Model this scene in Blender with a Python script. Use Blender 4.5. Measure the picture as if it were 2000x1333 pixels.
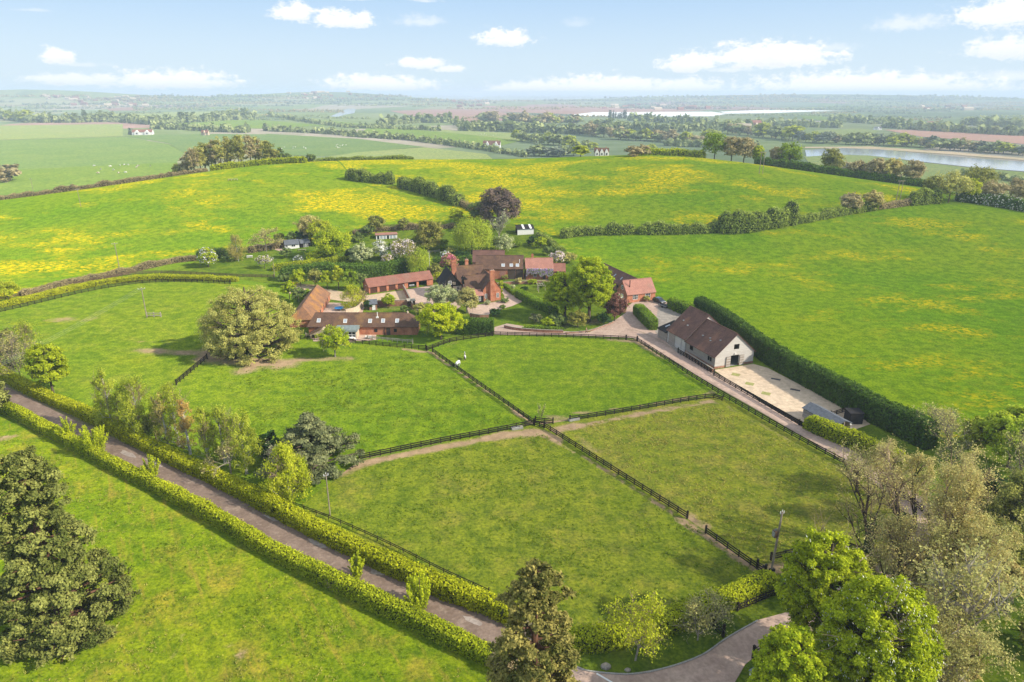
import bpy, math, random
import numpy as np
from mathutils import Vector, Matrix
from mathutils.geometry import delaunay_2d_cdt
for o in list(bpy.data.objects): bpy.data.objects.remove(o)
S=bpy.context.scene; COL=S.collection
R=math.radians
# ---------------------------------------------------------------- camera
CAMH=60.0; PIT=R(19.9); FPX=1333.3; CP,SP=math.cos(PIT),math.sin(PIT)
cam=bpy.data.cameras.new('camera'); cam.lens=24; cam.sensor_width=36; cam.clip_start=0.5; cam.clip_end=60000
co=bpy.data.objects.new('camera',cam); COL.objects.link(co); co.location=(0,0,CAMH); co.rotation_euler=(R(90)-PIT,0,0); S.camera=co
# ---------------------------------------------------------------- light
SUN_EL=R(34); SUN_AZ=R(108)
sd=Vector((math.sin(SUN_AZ)*math.cos(SUN_EL),math.cos(SUN_AZ)*math.cos(SUN_EL),math.sin(SUN_EL)))
sl=bpy.data.lights.new('sun','SUN'); sl.energy=4.1; sl.angle=R(0.55); sl.color=(1,.93,.79)
so=bpy.data.objects.new('sun',sl); COL.objects.link(so); so.rotation_euler=sd.to_track_quat('Z','Y').to_euler(); so.location=(200,-60,200)
S.view_settings.view_transform='Standard'; S.view_settings.look='None'; S.view_settings.gamma=1; S.view_settings.exposure=0.66
HAZE_D=1.75e-4
S.cycles.volume_bounces=1; S.cycles.max_bounces=6; S.cycles.diffuse_bounces=3; S.cycles.transmission_bounces=3; S.cycles.transparent_max_bounces=4

class NT:
    def __init__(s,tree): s.t=tree; tree.nodes.clear()
    def n(s,typ,ins=None,**props):
        nd=s.t.nodes.new(typ)
        for k,v in props.items(): setattr(nd,k,v)
        for k,v in (ins or {}).items(): s.set(nd,k,v)
        return nd
    def set(s,nd,k,v):
        i=nd.inputs[k]
        if isinstance(v,bpy.types.NodeSocket): s.t.links.new(v,i)
        elif isinstance(v,bpy.types.Node): s.t.links.new(v.outputs[0],i)
        else:
            if isinstance(v,(tuple,list)) and len(v)==3 and hasattr(i,'default_value') and len(i.default_value)==4: v=(*v,1)
            i.default_value=v
    def m(s,op,a,b=0.5,c=0.5,clamp=False):
        nd=s.t.nodes.new('ShaderNodeMath'); nd.operation=op; nd.use_clamp=clamp
        for k,v in enumerate((a,b,c)): s.set(nd,k,v)
        return nd.outputs[0]
    def ramp(s,x,a,b,lo=0.0,hi=1.0):
        nd=s.t.nodes.new('ShaderNodeMapRange'); nd.interpolation_type='SMOOTHSTEP'
        s.set(nd,0,x); nd.inputs[1].default_value=a; nd.inputs[2].default_value=b; nd.inputs[3].default_value=lo; nd.inputs[4].default_value=hi
        return nd.outputs[0]
    def mix(s,f,a,b,mode='MIX'):
        nd=s.t.nodes.new('ShaderNodeMix'); nd.data_type='RGBA'; nd.blend_type=mode
        s.set(nd,0,f); s.set(nd,6,a); s.set(nd,7,b); return nd.outputs[2]
    def noise(s,vec,scale,detail=3,rough=.55,dist=0):
        nd=s.t.nodes.new('ShaderNodeTexNoise'); s.t.links.new(vec,nd.inputs['Vector'])
        nd.inputs['Scale'].default_value=scale; nd.inputs['Detail'].default_value=detail; nd.inputs['Roughness'].default_value=rough; nd.inputs['Distortion'].default_value=dist
        return nd.outputs[0]
    def vscale(s,vec,sc):
        nd=s.t.nodes.new('ShaderNodeVectorMath'); nd.operation='MULTIPLY'; s.set(nd,0,vec); nd.inputs[1].default_value=sc; return nd.outputs[0]
def newmat(name):
    m=bpy.data.materials.new(name); m.use_nodes=True; return m,NT(m.node_tree)
def finish(nt,shader): 
    o=nt.n('ShaderNodeOutputMaterial'); nt.set(o,'Surface',shader)
# ---------------------------------------------------------------- sky (Nishita + clouds on the sky dome)
W=bpy.data.worlds.new('World'); S.world=W; W.use_nodes=True
w=NT(W.node_tree)
sky=w.n('ShaderNodeTexSky',sky_type='NISHITA',sun_disc=False,sun_elevation=SUN_EL,sun_rotation=SUN_AZ,altitude=60,air_density=1.0,dust_density=1.2,ozone_density=1.6)
gen=w.n('ShaderNodeTexCoord').outputs['Generated']
sep=w.n('ShaderNodeSeparateXYZ',{0:gen})
az=w.m('ARCTAN2',sep.outputs[0],sep.outputs[1]); el=w.m('ARCSINE',sep.outputs[2])
def sky_dir(u,v):
    a=(u-1000)/FPX; b=(v-666.5)/FPX; d=Vector((a,CP-b*SP,-SP-b*CP)).normalized()
    return math.atan2(d.x,d.y), math.asin(d.z)
cmb=w.n('ShaderNodeCombineXYZ',{0:az,1:w.m('MULTIPLY',el,1.7),2:0.0}).outputs[0]
n1=w.noise(cmb,60,8,.68); n2=w.noise(cmb,7,3,.5); n3=w.noise(cmb,90,4,.6)
azw=w.m('ADD',az,w.m('MULTIPLY',w.m('SUBTRACT',n2,.5),.06)); elw=w.m('ADD',el,w.m('MULTIPLY',w.m('SUBTRACT',n2,.5),.012))
CL=[(578,22,52,22,1),(665,36,70,22,1),(820,40,60,16,.45),(985,72,66,24,1),(112,108,28,18,1),(155,126,45,6,.35),(340,154,130,24,1),(350,140,35,7,.5),(150,154,95,14,.8),(745,160,125,24,1),(830,120,58,15,.95),(885,132,30,10,.8),
 (1345,120,58,24,1),(1500,106,140,34,1),(1620,92,60,14,.4),(1420,136,60,8,.5),(1355,165,60,22,.9),(1180,166,190,26,1),(1040,170,100,18,.9),(1780,42,72,20,.5),(1970,22,85,34,.95),(1975,92,75,26,.8),(1720,150,50,12,.6),(1690,164,250,32,1),(1980,148,80,14,.5),(1130,42,30,14,.22),(62,20,30,4,.3),(820,2,45,5,.5),(690,0,30,4,.4)]
mask=None; shade=None
for (u,v,ww,hh,op) in CL:
    a0,e0=sky_dir(u,v+hh*.25); aw=ww/FPX*.93; eh=hh/FPX*.9
    dx=w.m('MULTIPLY',w.m('SUBTRACT',azw,a0),1/aw); dy=w.m('MULTIPLY',w.m('SUBTRACT',elw,e0),1/eh)
    dyn=w.m('MULTIPLY',dy,w.m('ADD',1.35,w.m('MULTIPLY',w.m('SIGN',dy),-.35)))
    d=w.m('SUBTRACT',1.12,w.m('SQRT',w.m('ADD',w.m('MULTIPLY',dx,dx),w.m('MULTIPLY',dyn,dyn))))
    d=w.m('ADD',d,w.m('MULTIPLY',w.m('SUBTRACT',n1,.5),2.3)); 
    mk=w.ramp(d,.02,.62 if op>.7 else 1.0,0,op)
    mask=mk if mask is None else w.m('MAXIMUM',mask,mk)
    if op>.7:
        sh=w.m('MULTIPLY',w.ramp(dy,.35,-.75),w.ramp(d,.2,.7)); shade=sh if shade is None else w.m('MAXIMUM',shade,sh)
mask=w.m('MULTIPLY',mask,w.ramp(n3,.1,.5,.75,1.0),clamp=True)
shade=w.m('MULTIPLY',shade,w.ramp(n1,.35,.65,.55,1.0))
ccol=w.mix(shade,(7.2,7.15,7.1),(5.4,5.65,6.0))
skyc=w.mix(1.0,sky,(1.35,1.13,.96),'MULTIPLY')
skyc=w.mix(.9,skyc,w.mix(w.ramp(el,.0,.17),(4.5,5.6,6.5),(2.7,4.2,6.2)))
skyc=w.mix(w.ramp(el,.30,.75,0,.8),skyc,(5.6,6.0,6.6))  # unseen upper sky whitened to add fill light
bg=w.n('ShaderNodeBackground',{0:w.mix(mask,skyc,ccol),1:.1})
wo=w.n('ShaderNodeOutputWorld',{0:bg})
# ---------------------------------------------------------------- terrain function and pixel -> ground
KX=np.array([-3000,-700,-400,-255,-146,-60,0,100,204,300,450,800,3000.])
KH=np.array([-12,-9,-1,8.5,22,22,21,26.5,14,4,-6,-11,-12.])
_xs=np.linspace(-3000,3000,1501); _h=np.interp(_xs,KX,KH)
_k=np.exp(-0.5*(np.arange(-20,21)/7.0)**2); _k/=_k.sum(); _h=np.convolve(np.pad(_h,20,mode='edge'),_k,'valid')
def sstep(t): t=np.clip(t,0,1); return t*t*(3-2*t)
def tz(x,y):
    x=np.asarray(x,float); y=np.asarray(y,float)
    hc=np.interp(x,_xs,_h); yc=430-.0012*np.minimum(np.abs(x),330)**2
    z=np.where(y<yc,hc*sstep((y-225)/(yc-225)),hc+(-12-hc)*sstep((y-yc)/210))
    return z+100*np.exp(-((x+3300)/1100)**2-((y-4900)/700)**2)+84*np.exp(-((x+1350)/800)**2-((y-5400)/700)**2)+70*np.exp(-((x-2600)/2200)**2-((y-6300)/900)**2)
_s=np.concatenate([np.arange(20,900,1.0),np.geomspace(900,16000,2500)])
def P(u,v):
    a=(u-1000)/FPX; b=(v-666.5)/FPX; d=(a,CP-b*SP,-SP-b*CP)
    hit=CAMH+d[2]*_s<tz(d[0]*_s,d[1]*_s); i=int(np.argmax(hit)) if hit.any() else len(_s)-1
    lo,hi=_s[max(i-1,0)],_s[i]
    for _ in range(22):
        m=(lo+hi)/2
        if CAMH+d[2]*m<float(tz(d[0]*m,d[1]*m)): hi=m
        else: lo=m
    return np.array([d[0]*hi,d[1]*hi,float(tz(d[0]*hi,d[1]*hi))])
def px(p):
    z=p[2]-CAMH; dz=p[1]*CP-z*SP; return 1000+FPX*p[0]/dz, 666.5+FPX*(-z*CP-p[1]*SP)/dz, dz
def hat(p,v):
    b=(v-666.5)/FPX; return CAMH-(p[1]*SP+b*p[1]*CP)/(CP-b*SP)-p[2]
def ppm(p): return FPX/px(p)[2]
def crest(u,back=0):
    best=None; a=(u-1000)/FPX
    for y in np.arange(260,460,2.0):
        dz=y*CP+45*SP; x=a*dz; z=float(tz(x,y)); x=a*(y*CP-(z-CAMH)*SP); v=px((x,y,z))[1]
        if best is None or v<best[0]: best=(v,x,y)
    k=(best[2]+back)/best[2]; return np.array([best[1]*k,best[2]+back,float(tz(best[1]*k,best[2]+back))])
def W3(x,y): return np.array([x,y,float(tz(x,y))])
def pt(q):
    if len(q)==3 and q[0]=='w': return W3(q[1],q[2])
    if len(q)==3 and q[0]=='c': return crest(q[1],q[2])
    if len(q)==2: return P(*q)
    return np.array(q)
# ---------------------------------------------------------------- objects
def tag(o,label=None,cat=None,group=None,kind=None):
    if label: o['label']=label
    if cat: o['category']=cat
    if group: o['group']=group
    if kind: o['kind']=kind
    return o
def empty(name,loc,rz=0,parent=None):
    o=bpy.data.objects.new(name,None); COL.objects.link(o); o.empty_display_size=.5; o.location=loc; o.rotation_euler=(0,0,rz)
    if parent: o.parent=parent
    return o
class MB:
    def __init__(s): s.v=[]; s.f=[]; s.mi=[]; s.t=[]; s.n=0
    def add(s,V,F,mi=0,tint=.5):
        V=np.asarray(V,float).reshape(-1,3)
        if len(V)==0: return s
        s.v.append(V); s.t.append(np.broadcast_to(np.asarray(tint,float),(len(V),)).copy())
        if isinstance(F,np.ndarray): F=[F]
        elif len(F) and not isinstance(F[0],np.ndarray):
            by={}
            for f in F: by.setdefault(len(f),[]).append(f)
            F=[np.array(x) for x in by.values()]
        for a in F: s.f.append(a+s.n); s.mi.append(np.full(len(a),mi))
        s.n+=len(V); return s
    def box(s,x0,x1,y0,y1,z0,z1,mi=0):
        V=[(x,y,z) for z in (z0,z1) for y in (y0,y1) for x in (x0,x1)]
        return s.add(V,[(0,2,3,1),(4,5,7,6),(0,1,5,4),(2,6,7,3),(0,4,6,2),(1,3,7,5)],mi)
    def poly(s,pts,off,mi=0):            # prism from a planar polygon and an offset vector
        n=len(pts); a=np.array(pts,float); b=a+np.array(off,float)
        F=[tuple(range(n))[::-1],tuple(range(n,2*n))]+[(i,(i+1)%n,n+(i+1)%n,n+i) for i in range(n)]
        return s.add(np.vstack([a,b]),F,mi)
    def tube(s,pts,rad,k=5,mi=0,tint=.5,cap=True):
        pts=np.asarray(pts,float); m=len(pts); rad=np.broadcast_to(rad,(m,))
        d=np.gradient(pts,axis=0); d/=np.linalg.norm(d,axis=1)[:,None]+1e-9
        ref=np.where(np.abs(d[:,2:3])>.9,np.array([[1.,0,0]]),np.array([[0,0,1.]])); a=np.cross(d,ref); a/=np.linalg.norm(a,axis=1)[:,None]+1e-9; b=np.cross(d,a)
        th=np.arange(k)*2*math.pi/k
        V=(pts[:,None]+rad[:,None,None]*(np.cos(th)[None,:,None]*a[:,None]+np.sin(th)[None,:,None]*b[:,None])).reshape(-1,3)
        F=np.array([(i*k+j,i*k+(j+1)%k,(i+1)*k+(j+1)%k,(i+1)*k+j) for i in range(m-1) for j in range(k)])
        s.add(V,F,mi,tint)
        if cap: s.f.append(np.array([[s.n-k*m+j for j in range(k)][::-1],[s.n-k+j for j in range(k)]])); s.mi.append(np.full(2,mi))
        return s
    def mesh(s,name,mats,smooth=False):
        me=bpy.data.meshes.new(name); V=np.vstack(s.v) if s.v else np.zeros((0,3))
        me.vertices.add(len(V)); me.vertices.foreach_set('co',V.ravel())
        nl=sum(a.size for a in s.f); npoly=sum(len(a) for a in s.f)
        me.loops.add(nl); me.loops.foreach_set('vertex_index',np.concatenate([a.ravel() for a in s.f]))
        tot=np.concatenate([np.full(len(a),a.shape[1]) for a in s.f]); st=np.concatenate([[0],np.cumsum(tot)[:-1]])
        me.polygons.add(npoly); me.polygons.foreach_set('loop_start',st); me.polygons.foreach_set('loop_total',tot)
        me.polygons.foreach_set('material_index',np.concatenate(s.mi)); me.polygons.foreach_set('use_smooth',np.full(npoly,smooth))
        at=me.attributes.new('tint','FLOAT','POINT'); at.data.foreach_set('value',np.concatenate(s.t))
        for m in (mats if isinstance(mats,(list,tuple)) else [mats]): me.materials.append(m)
        me.update(calc_edges=True); me.validate(); return me
    def build(s,name,mats,parent=None,smooth=False,loc=None):
        o=bpy.data.objects.new(name,s.mesh(name,mats,smooth)); COL.objects.link(o)
        if parent: o.parent=parent
        if loc is not None: o.location=loc
        return o
def children(o): return list(o.children)
def copy_tree(o,parent=None):
    c=o.copy(); COL.objects.link(c); c.parent=parent
    for ch in children(o): copy_tree(ch,c)
    return c
# ---------------------------------------------------------------- materials
def grassmat(name,cA,cB,cDry,dry=.4,yellow=0.0,dark=.3,ysc=.03,dirt=(.36,.25,.15),ythr=.5,bump=.35,streak=None,gm=.60):
    cA,cB,cDry=[(x[0]*gm*1.08,x[1]*gm*1.04,x[2]*gm*1.25) for x in (cA,cB,cDry)]
    m,t=newmat(name); pos=t.n('ShaderNodeNewGeometry').outputs['Position']
    n1=t.noise(pos,.018,4,.55); n2=t.noise(pos,.14,5,.65); n3=t.noise(pos,2.3,4,.72); n4=t.noise(pos,.055,5,.68,.5); n5=t.noise(pos,.38,5,.7)
    c=t.mix(t.ramp(n1,.35,.65),cA,cB)
    c=t.mix(t.m('MULTIPLY',t.ramp(n2,.46,.72),dry),c,cDry)
    c=t.mix(t.m('MULTIPLY',t.ramp(n4,.54,.68),dark),c,(cA[0]*.42,cA[1]*.62,cA[2]*.6))
    c=t.mix(1.0,c,t.n('ShaderNodeCombineColor',{0:t.ramp(n5,.3,.7,.62,1.38),1:t.ramp(n5,.3,.7,.72,1.26),2:t.ramp(n5,.3,.7,.8,1.15)}).outputs[0],'MULTIPLY')
    if streak is not None:
        sp=t.n('ShaderNodeSeparateXYZ',{0:pos}); ca,sa=math.cos(streak),math.sin(streak)
        al=t.m('ADD',t.m('MULTIPLY',sp.outputs[0],ca),t.m('MULTIPLY',sp.outputs[1],sa)); ac=t.m('SUBTRACT',t.m('MULTIPLY',sp.outputs[1],ca),t.m('MULTIPLY',sp.outputs[0],sa))
        sv=t.n('ShaderNodeCombineXYZ',{0:t.m('MULTIPLY',al,.10),1:t.m('MULTIPLY',ac,.9),2:0.0}).outputs[0]; ns=t.noise(sv,1.0,4,.6)
        c=t.mix(t.m('MULTIPLY',t.ramp(ns,.54,.72),.6),c,cDry); c=t.mix(t.m('MULTIPLY',t.ramp(ns,.46,.30),.45),c,(cA[0]*.6,cA[1]*.75,cA[2]))
    c=t.mix(1.0,c,t.n('ShaderNodeCombineColor',{0:t.ramp(n3,.27,.73,.57,1.43),1:t.ramp(n3,.27,.73,.64,1.34),2:t.ramp(n3,.25,.75,.7,1.2)}).outputs[0],'MULTIPLY')
    if yellow>0:
        ya=t.noise(t.vscale(pos,(.6,1,1)),ysc,6,.66); yb=t.noise(t.vscale(pos,(.6,1,1)),1.0,5,.8)
        yk=t.m('MULTIPLY',t.ramp(ya,ythr-.01,ythr+.13),t.ramp(yb,.46,.58)); yk=t.m('MULTIPLY',yk,yellow,clamp=True)
        ybase=t.m('MULTIPLY',t.m('MULTIPLY',t.ramp(yb,.56,.68),t.ramp(ya,.36,.52)),.22*yellow); yk=t.m('MAXIMUM',yk,ybase)
        c=t.mix(yk,c,(.66,.46,.003))
    at=t.n('ShaderNodeAttribute',attribute_name='tint').outputs['Fac']
    dk=t.m('ADD',at,t.m('ADD',t.m('MULTIPLY',t.m('SUBTRACT',n2,.5),1.1),t.m('MULTIPLY',t.m('SUBTRACT',n3,.5),.7)))
    dcol=t.mix(t.ramp(t.noise(pos,.6,4,.6),.35,.65),dirt,tuple(x*.75 for x in dirt))
    c=t.mix(t.ramp(dk,.36,.88),c,dcol)
    b=t.n('ShaderNodeBsdfDiffuse',{0:c,1:.9}); bp=t.n('ShaderNodeBump',{'Height':n3,'Strength':bump,'Distance':.25}); t.set(b,'Normal',bp)
    finish(t,b); return m
LM=1.7
def leafmat(name,dark,light,tr=.35):
    dark,light=[tuple(min(x*LM,.42+.5*x) if LM>1 else x for x in c) for c in (dark,light)]
    m,t=newmat(name); at=t.n('ShaderNodeAttribute',attribute_name='tint').outputs['Fac']
    c=t.mix(at,dark,light); pos=t.n('ShaderNodeNewGeometry').outputs['Random Per Island']
    c=t.mix(1.0,c,t.n('ShaderNodeCombineColor',{0:t.ramp(pos,0,1,.75,1.25),1:t.ramp(pos,0,1,.78,1.22),2:t.ramp(pos,0,1,.8,1.2)}).outputs[0],'MULTIPLY')
    d=t.n('ShaderNodeBsdfDiffuse',{0:c}); tl=t.n('ShaderNodeBsdfTranslucent',{0:c}); mx=t.n('ShaderNodeMixShader',{0:tr,1:d,2:tl}); finish(t,mx); return m
def flat(name,c,var=.25,scale=1.0,rough=.85,spec=.2,stretch=(1,1,1),bump=0,c2=None,metal=0):
    m,t=newmat(name); pos=t.n('ShaderNodeTexCoord').outputs['Object']; v=t.vscale(pos,stretch); n=t.noise(v,scale,5,.62)
    c2=c2 or tuple(x*(1-var*1.6) for x in c); col=t.mix(t.ramp(n,.32,.68),c,c2)
    b=t.n('ShaderNodeBsdfPrincipled',{'Base Color':col,'Roughness':rough,'Specular IOR Level':spec,'Metallic':metal})
    if bump: t.set(b,'Normal',t.n('ShaderNodeBump',{'Height':n,'Strength':bump,'Distance':.05}))
    finish(t,b); return m
def tilemat(name,c,c2,c3,lich=.3):
    m,t=newmat(name); tc=t.n('ShaderNodeTexCoord').outputs['Object']
    n=t.noise(tc,.55,5,.65); n2=t.noise(tc,5,3,.7); n3=t.noise(tc,.25,3,.5)
    wv=t.n('ShaderNodeTexWave',{'Vector':tc,'Scale':1.6,'Distortion':.6,'Detail':1},bands_direction='Z')
    col=t.mix(t.ramp(n,.35,.65),c,c2); col=t.mix(t.m('MULTIPLY',t.ramp(n3,.52,.7),lich),col,c3)
    col=t.mix(1.0,col,t.n('ShaderNodeCombineColor',{0:t.ramp(n2,.3,.7,.72,1.25),1:t.ramp(n2,.3,.7,.74,1.22),2:t.ramp(n2,.3,.7,.78,1.2)}).outputs[0],'MULTIPLY')
    col=t.mix(t.m('MULTIPLY',wv.outputs[1],.22),col,tuple(x*.5 for x in c))
    b=t.n('ShaderNodeBsdfPrincipled',{'Base Color':col,'Roughness':.9,'Specular IOR Level':.15}); t.set(b,'Normal',t.n('ShaderNodeBump',{'Height':wv.outputs[1],'Strength':.5,'Distance':.04})); finish(t,b); return m
def brickmat(name,c,c2,mort=(.42,.34,.27)):
    m,t=newmat(name); tc=t.n('ShaderNodeTexCoord').outputs['Object']; sp=t.n('ShaderNodeSeparateXYZ',{0:tc})
    v=t.n('ShaderNodeCombineXYZ',{0:t.m('ADD',sp.outputs[0],sp.outputs[1]),1:sp.outputs[2],2:0.0}).outputs[0]
    br=t.n('ShaderNodeTexBrick',{'Vector':v,'Color1':c,'Color2':c2,'Mortar':mort,'Scale':1.0,'Mortar Size':.008,'Brick Width':.23,'Row Height':.075})
    n=t.noise(tc,.7,5,.65); col=t.mix(1.0,br.outputs[0],t.n('ShaderNodeCombineColor',{0:t.ramp(n,.3,.7,.7,1.2),1:t.ramp(n,.3,.7,.66,1.2),2:t.ramp(n,.3,.7,.66,1.2)}).outputs[0],'MULTIPLY')
    finish(t,t.n('ShaderNodeBsdfPrincipled',{'Base Color':col,'Roughness':.9,'Specular IOR Level':.15})); return m
def boardmat(name,c,c2,period=.2):
    m,t=newmat(name); tc=t.n('ShaderNodeTexCoord').outputs['Object']; sp=t.n('ShaderNodeSeparateXYZ',{0:tc})
    fr=t.m('FRACT',t.m('DIVIDE',sp.outputs[2],period)); ln=t.ramp(fr,0.0,.16,1,0)
    row=t.n('ShaderNodeTexWhiteNoise',{'W':t.m('FLOOR',t.m('DIVIDE',sp.outputs[2],period))},noise_dimensions='1D').outputs[0]
    n=t.noise(t.vscale(tc,(.6,.6,6)),1.2,5,.65); col=t.mix(t.m('ADD',t.m('MULTIPLY',t.ramp(n,.3,.7),.6),t.m('MULTIPLY',row,.4)),c,c2); col=t.mix(t.m('MULTIPLY',ln,.55),col,tuple(x*.35 for x in c))
    finish(t,t.n('ShaderNodeBsdfPrincipled',{'Base Color':col,'Roughness':.85,'Specular IOR Level':.2})); return m
M={}
M['bark']=flat('bark',(.16,.12,.08),.4,3,stretch=(1,1,.3)); M['darkbark']=flat('dark_bark',(.07,.05,.035),.4,3); M['palebark']=flat('pale_bark',(.42,.36,.29),.35,3); M['birchbark']=flat('birch_bark',(.62,.58,.52),.35,4); M['redbark']=flat('red_bark',(.2,.1,.06),.4,2)
M['twig']=flat('twig',(.36,.26,.16),.25,2); M['greytwig']=flat('grey_twig',(.30,.24,.19),.25,2); M['pinktwig']=flat('pink_twig',(.34,.22,.16),.25,2)
M['fence']=flat('fence_wood',(.028,.02,.015),.3,4); M['palefence']=flat('pale_fence_wood',(.5,.43,.33),.3,4); M['brownfence']=flat('brown_fence_wood',(.17,.11,.07),.3,4)
M['polewood']=flat('pole_wood',(.36,.29,.22),.3,5,stretch=(1,1,.2)); M['metal']=flat('grey_metal',(.3,.3,.3),.2,4,.5,.5); M['darkmetal']=flat('dark_metal',(.016,.017,.021),.2,4,.7,.2)
M['brick']=brickmat('orange_brick',(.50,.15,.055),(.42,.115,.045)); M['brick2']=brickmat('old_brick',(.34,.135,.07),(.27,.10,.055)); M['cream']=flat('cream_render',(.62,.49,.35),.15,2)
M['tilebrown']=tilemat('brown_tiles',(.155,.088,.058),(.105,.062,.045),(.30,.17,.06),.5); M['tilered']=tilemat('red_tiles',(.30,.135,.095),(.24,.105,.078),(.24,.15,.11),.5); M['tilepink']=tilemat('pink_tiles',(.42,.20,.15),(.35,.165,.125),(.30,.2,.15),.5); M['tiledark']=tilemat('dark_tiles',(.185,.095,.072),(.125,.07,.055),(.29,.14,.09),.75)
M['tileorange']=tilemat('lichen_tiles',(.30,.15,.075),(.19,.105,.07),(.42,.2,.05),.75); M['tileblack']=tilemat('black_tiles',(.03,.027,.028),(.022,.02,.02),(.045,.04,.04),.3)
M['board']=boardmat('silver_weatherboard',(.60,.565,.52),(.43,.39,.35)); M['boardd']=boardmat('grey_weatherboard',(.40,.34,.29),(.27,.22,.18)); M['slate']=flat('grey_slate',(.13,.14,.16),.2,2); M['lead']=flat('lead_roof',(.22,.26,.25),.2,2)
M['white']=flat('white_paint',(.78,.76,.72),.06,2); M['dark']=flat('dark_interior',(.012,.011,.011),.2,2); M['black']=flat('black_timber',(.022,.018,.016),.3,3); M['doorbrown']=boardmat('brown_door',(.11,.045,.03),(.085,.035,.024),.12); M['oak']=boardmat('oak_door',(.10,.07,.05),(.07,.05,.04),.25)
def glass():
    m,t=newmat('window_glass'); finish(t,t.n('ShaderNodeBsdfPrincipled',{'Base Color':(.025,.03,.035),'Roughness':.08,'Specular IOR Level':.6})); return m
M['glass']=glass()
def glass2():
    m,t=newmat('skylight_glass'); finish(t,t.n('ShaderNodeBsdfPrincipled',{'Base Color':(.35,.38,.42),'Roughness':.1,'Specular IOR Level':.7})); return m
M['skyglass']=glass2()
M['stone']=flat('stone',(.36,.31,.25),.3,3); M['concrete']=flat('concrete',(.36,.34,.31),.2,2); M['blue']=flat('blue_cover',(.02,.22,.55),.15,2,.5); M['yellow']=flat('yellow_plastic',(.7,.33,.01),.2,2,.5)
def groundmat(name,c,c2,c3,s1=.12,s2=1.4,amt=.5,track=None):
    m,t=newmat(name); pos=t.n('ShaderNodeNewGeometry').outputs['Position']; n1=t.noise(pos,s1,5,.6,.4); n2=t.noise(pos,s2,5,.7); n3=t.noise(pos,s1*3,4,.6)
    col=t.mix(t.ramp(n1,.38,.62),c,c2); col=t.mix(t.m('MULTIPLY',t.ramp(n3,.52,.66),amt),col,c3)
    at=t.n('ShaderNodeAttribute',attribute_name='tint').outputs['Fac']
    if track: col=t.mix(t.m('MULTIPLY',t.ramp(t.m('ADD',at,t.m('MULTIPLY',t.m('SUBTRACT',n3,.5),.8)),.55,.95),.8),col,track)
    col=t.mix(1.0,col,t.n('ShaderNodeCombineColor',{0:t.ramp(n2,.25,.75,.78,1.2),1:t.ramp(n2,.25,.75,.78,1.2),2:t.ramp(n2,.25,.75,.78,1.2)}).outputs[0],'MULTIPLY')
    b=t.n('ShaderNodeBsdfPrincipled',{'Base Color':col,'Roughness':.9,'Specular IOR Level':.15}); t.set(b,'Normal',t.n('ShaderNodeBump',{'Height':n2,'Strength':.25,'Distance':.05})); finish(t,b); return m
# ---------------------------------------------------------------- sheets and strips
def inside(poly,pts):
    x,y=pts[:,0],pts[:,1]; c=np.zeros(len(pts),bool); j=len(poly)-1
    for i in range(len(poly)):
        xi,yi=poly[i]; xj,yj=poly[j]
        k=((yi>y)!=(yj>y))&(x<(xj-xi)*(y-yi)/(yj-yi+1e-12)+xi); c^=k; j=i
    return c
def seg_dist(pts,line):
    d=np.full(len(pts),1e9)
    for a,b in zip(line[:-1],line[1:]):
        ab=b-a; t=np.clip(((pts-a)@ab)/(ab@ab+1e-9),0,1); d=np.minimum(d,np.linalg.norm(pts-(a+t[:,None]*ab),axis=1))
    return d
def sheet(name,poly,mat,dz=.04,step=4.0,label=None,cat=None,kind='structure',dirt=(),raw=False,edge=0):
    pp=np.array(poly if raw else [pt(q)[:2] for q in poly]); out=[]
    for a,b in zip(pp,np.roll(pp,-1,0)):
        n=max(1,int(np.linalg.norm(b-a)/step)); out+= [a+(b-a)*k/n for k in range(n)]
    out=np.array(out); lo,hi=out.min(0),out.max(0)
    gx,gy=np.meshgrid(np.arange(lo[0]+step/2,hi[0],step),np.arange(lo[1]+step/2,hi[1],step)); g=np.stack([gx.ravel(),gy.ravel()],1)+np.random.RandomState(1).uniform(-.15,.15,(gx.size,2))*step
    g=g[inside(out,g)]
    if len(g): g=g[seg_dist(g,np.vstack([out,out[:1]]))>step*.35]
    allp=np.vstack([out,g]); n=len(out); ctr=allp.mean(0)
    r=delaunay_2d_cdt([Vector(p-ctr) for p in allp],[(i,(i+1)%n) for i in range(n)],[],1,1e-4)
    V=np.array([list(v) for v in r[0]])+ctr; z=tz(V[:,0],V[:,1])+dz
    tint=np.zeros(len(V))
    for line,wd,st in dirt:
        l=np.array([pt(q)[:2] for q in line]); 
        if len(l)==1: l=np.vstack([l,l+.01])
        tint=np.maximum(tint,st*np.clip(1.25-seg_dist(V,l)/wd,0,1))
    if edge: tint=np.maximum(tint,np.clip(1-seg_dist(V,np.vstack([out,out[:1]]))/edge,0,1))
    F=[tuple(f) for f in r[2]]; mb=MB(); mb.add(np.column_stack([V,z]),F,0,tint)
    o=mb.build(name,mat,smooth=True)
    me=o.data
    if sum(p.normal.z for p in me.polygons)<0: me.flip_normals()
    return tag(o,label,cat,None,kind)
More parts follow.
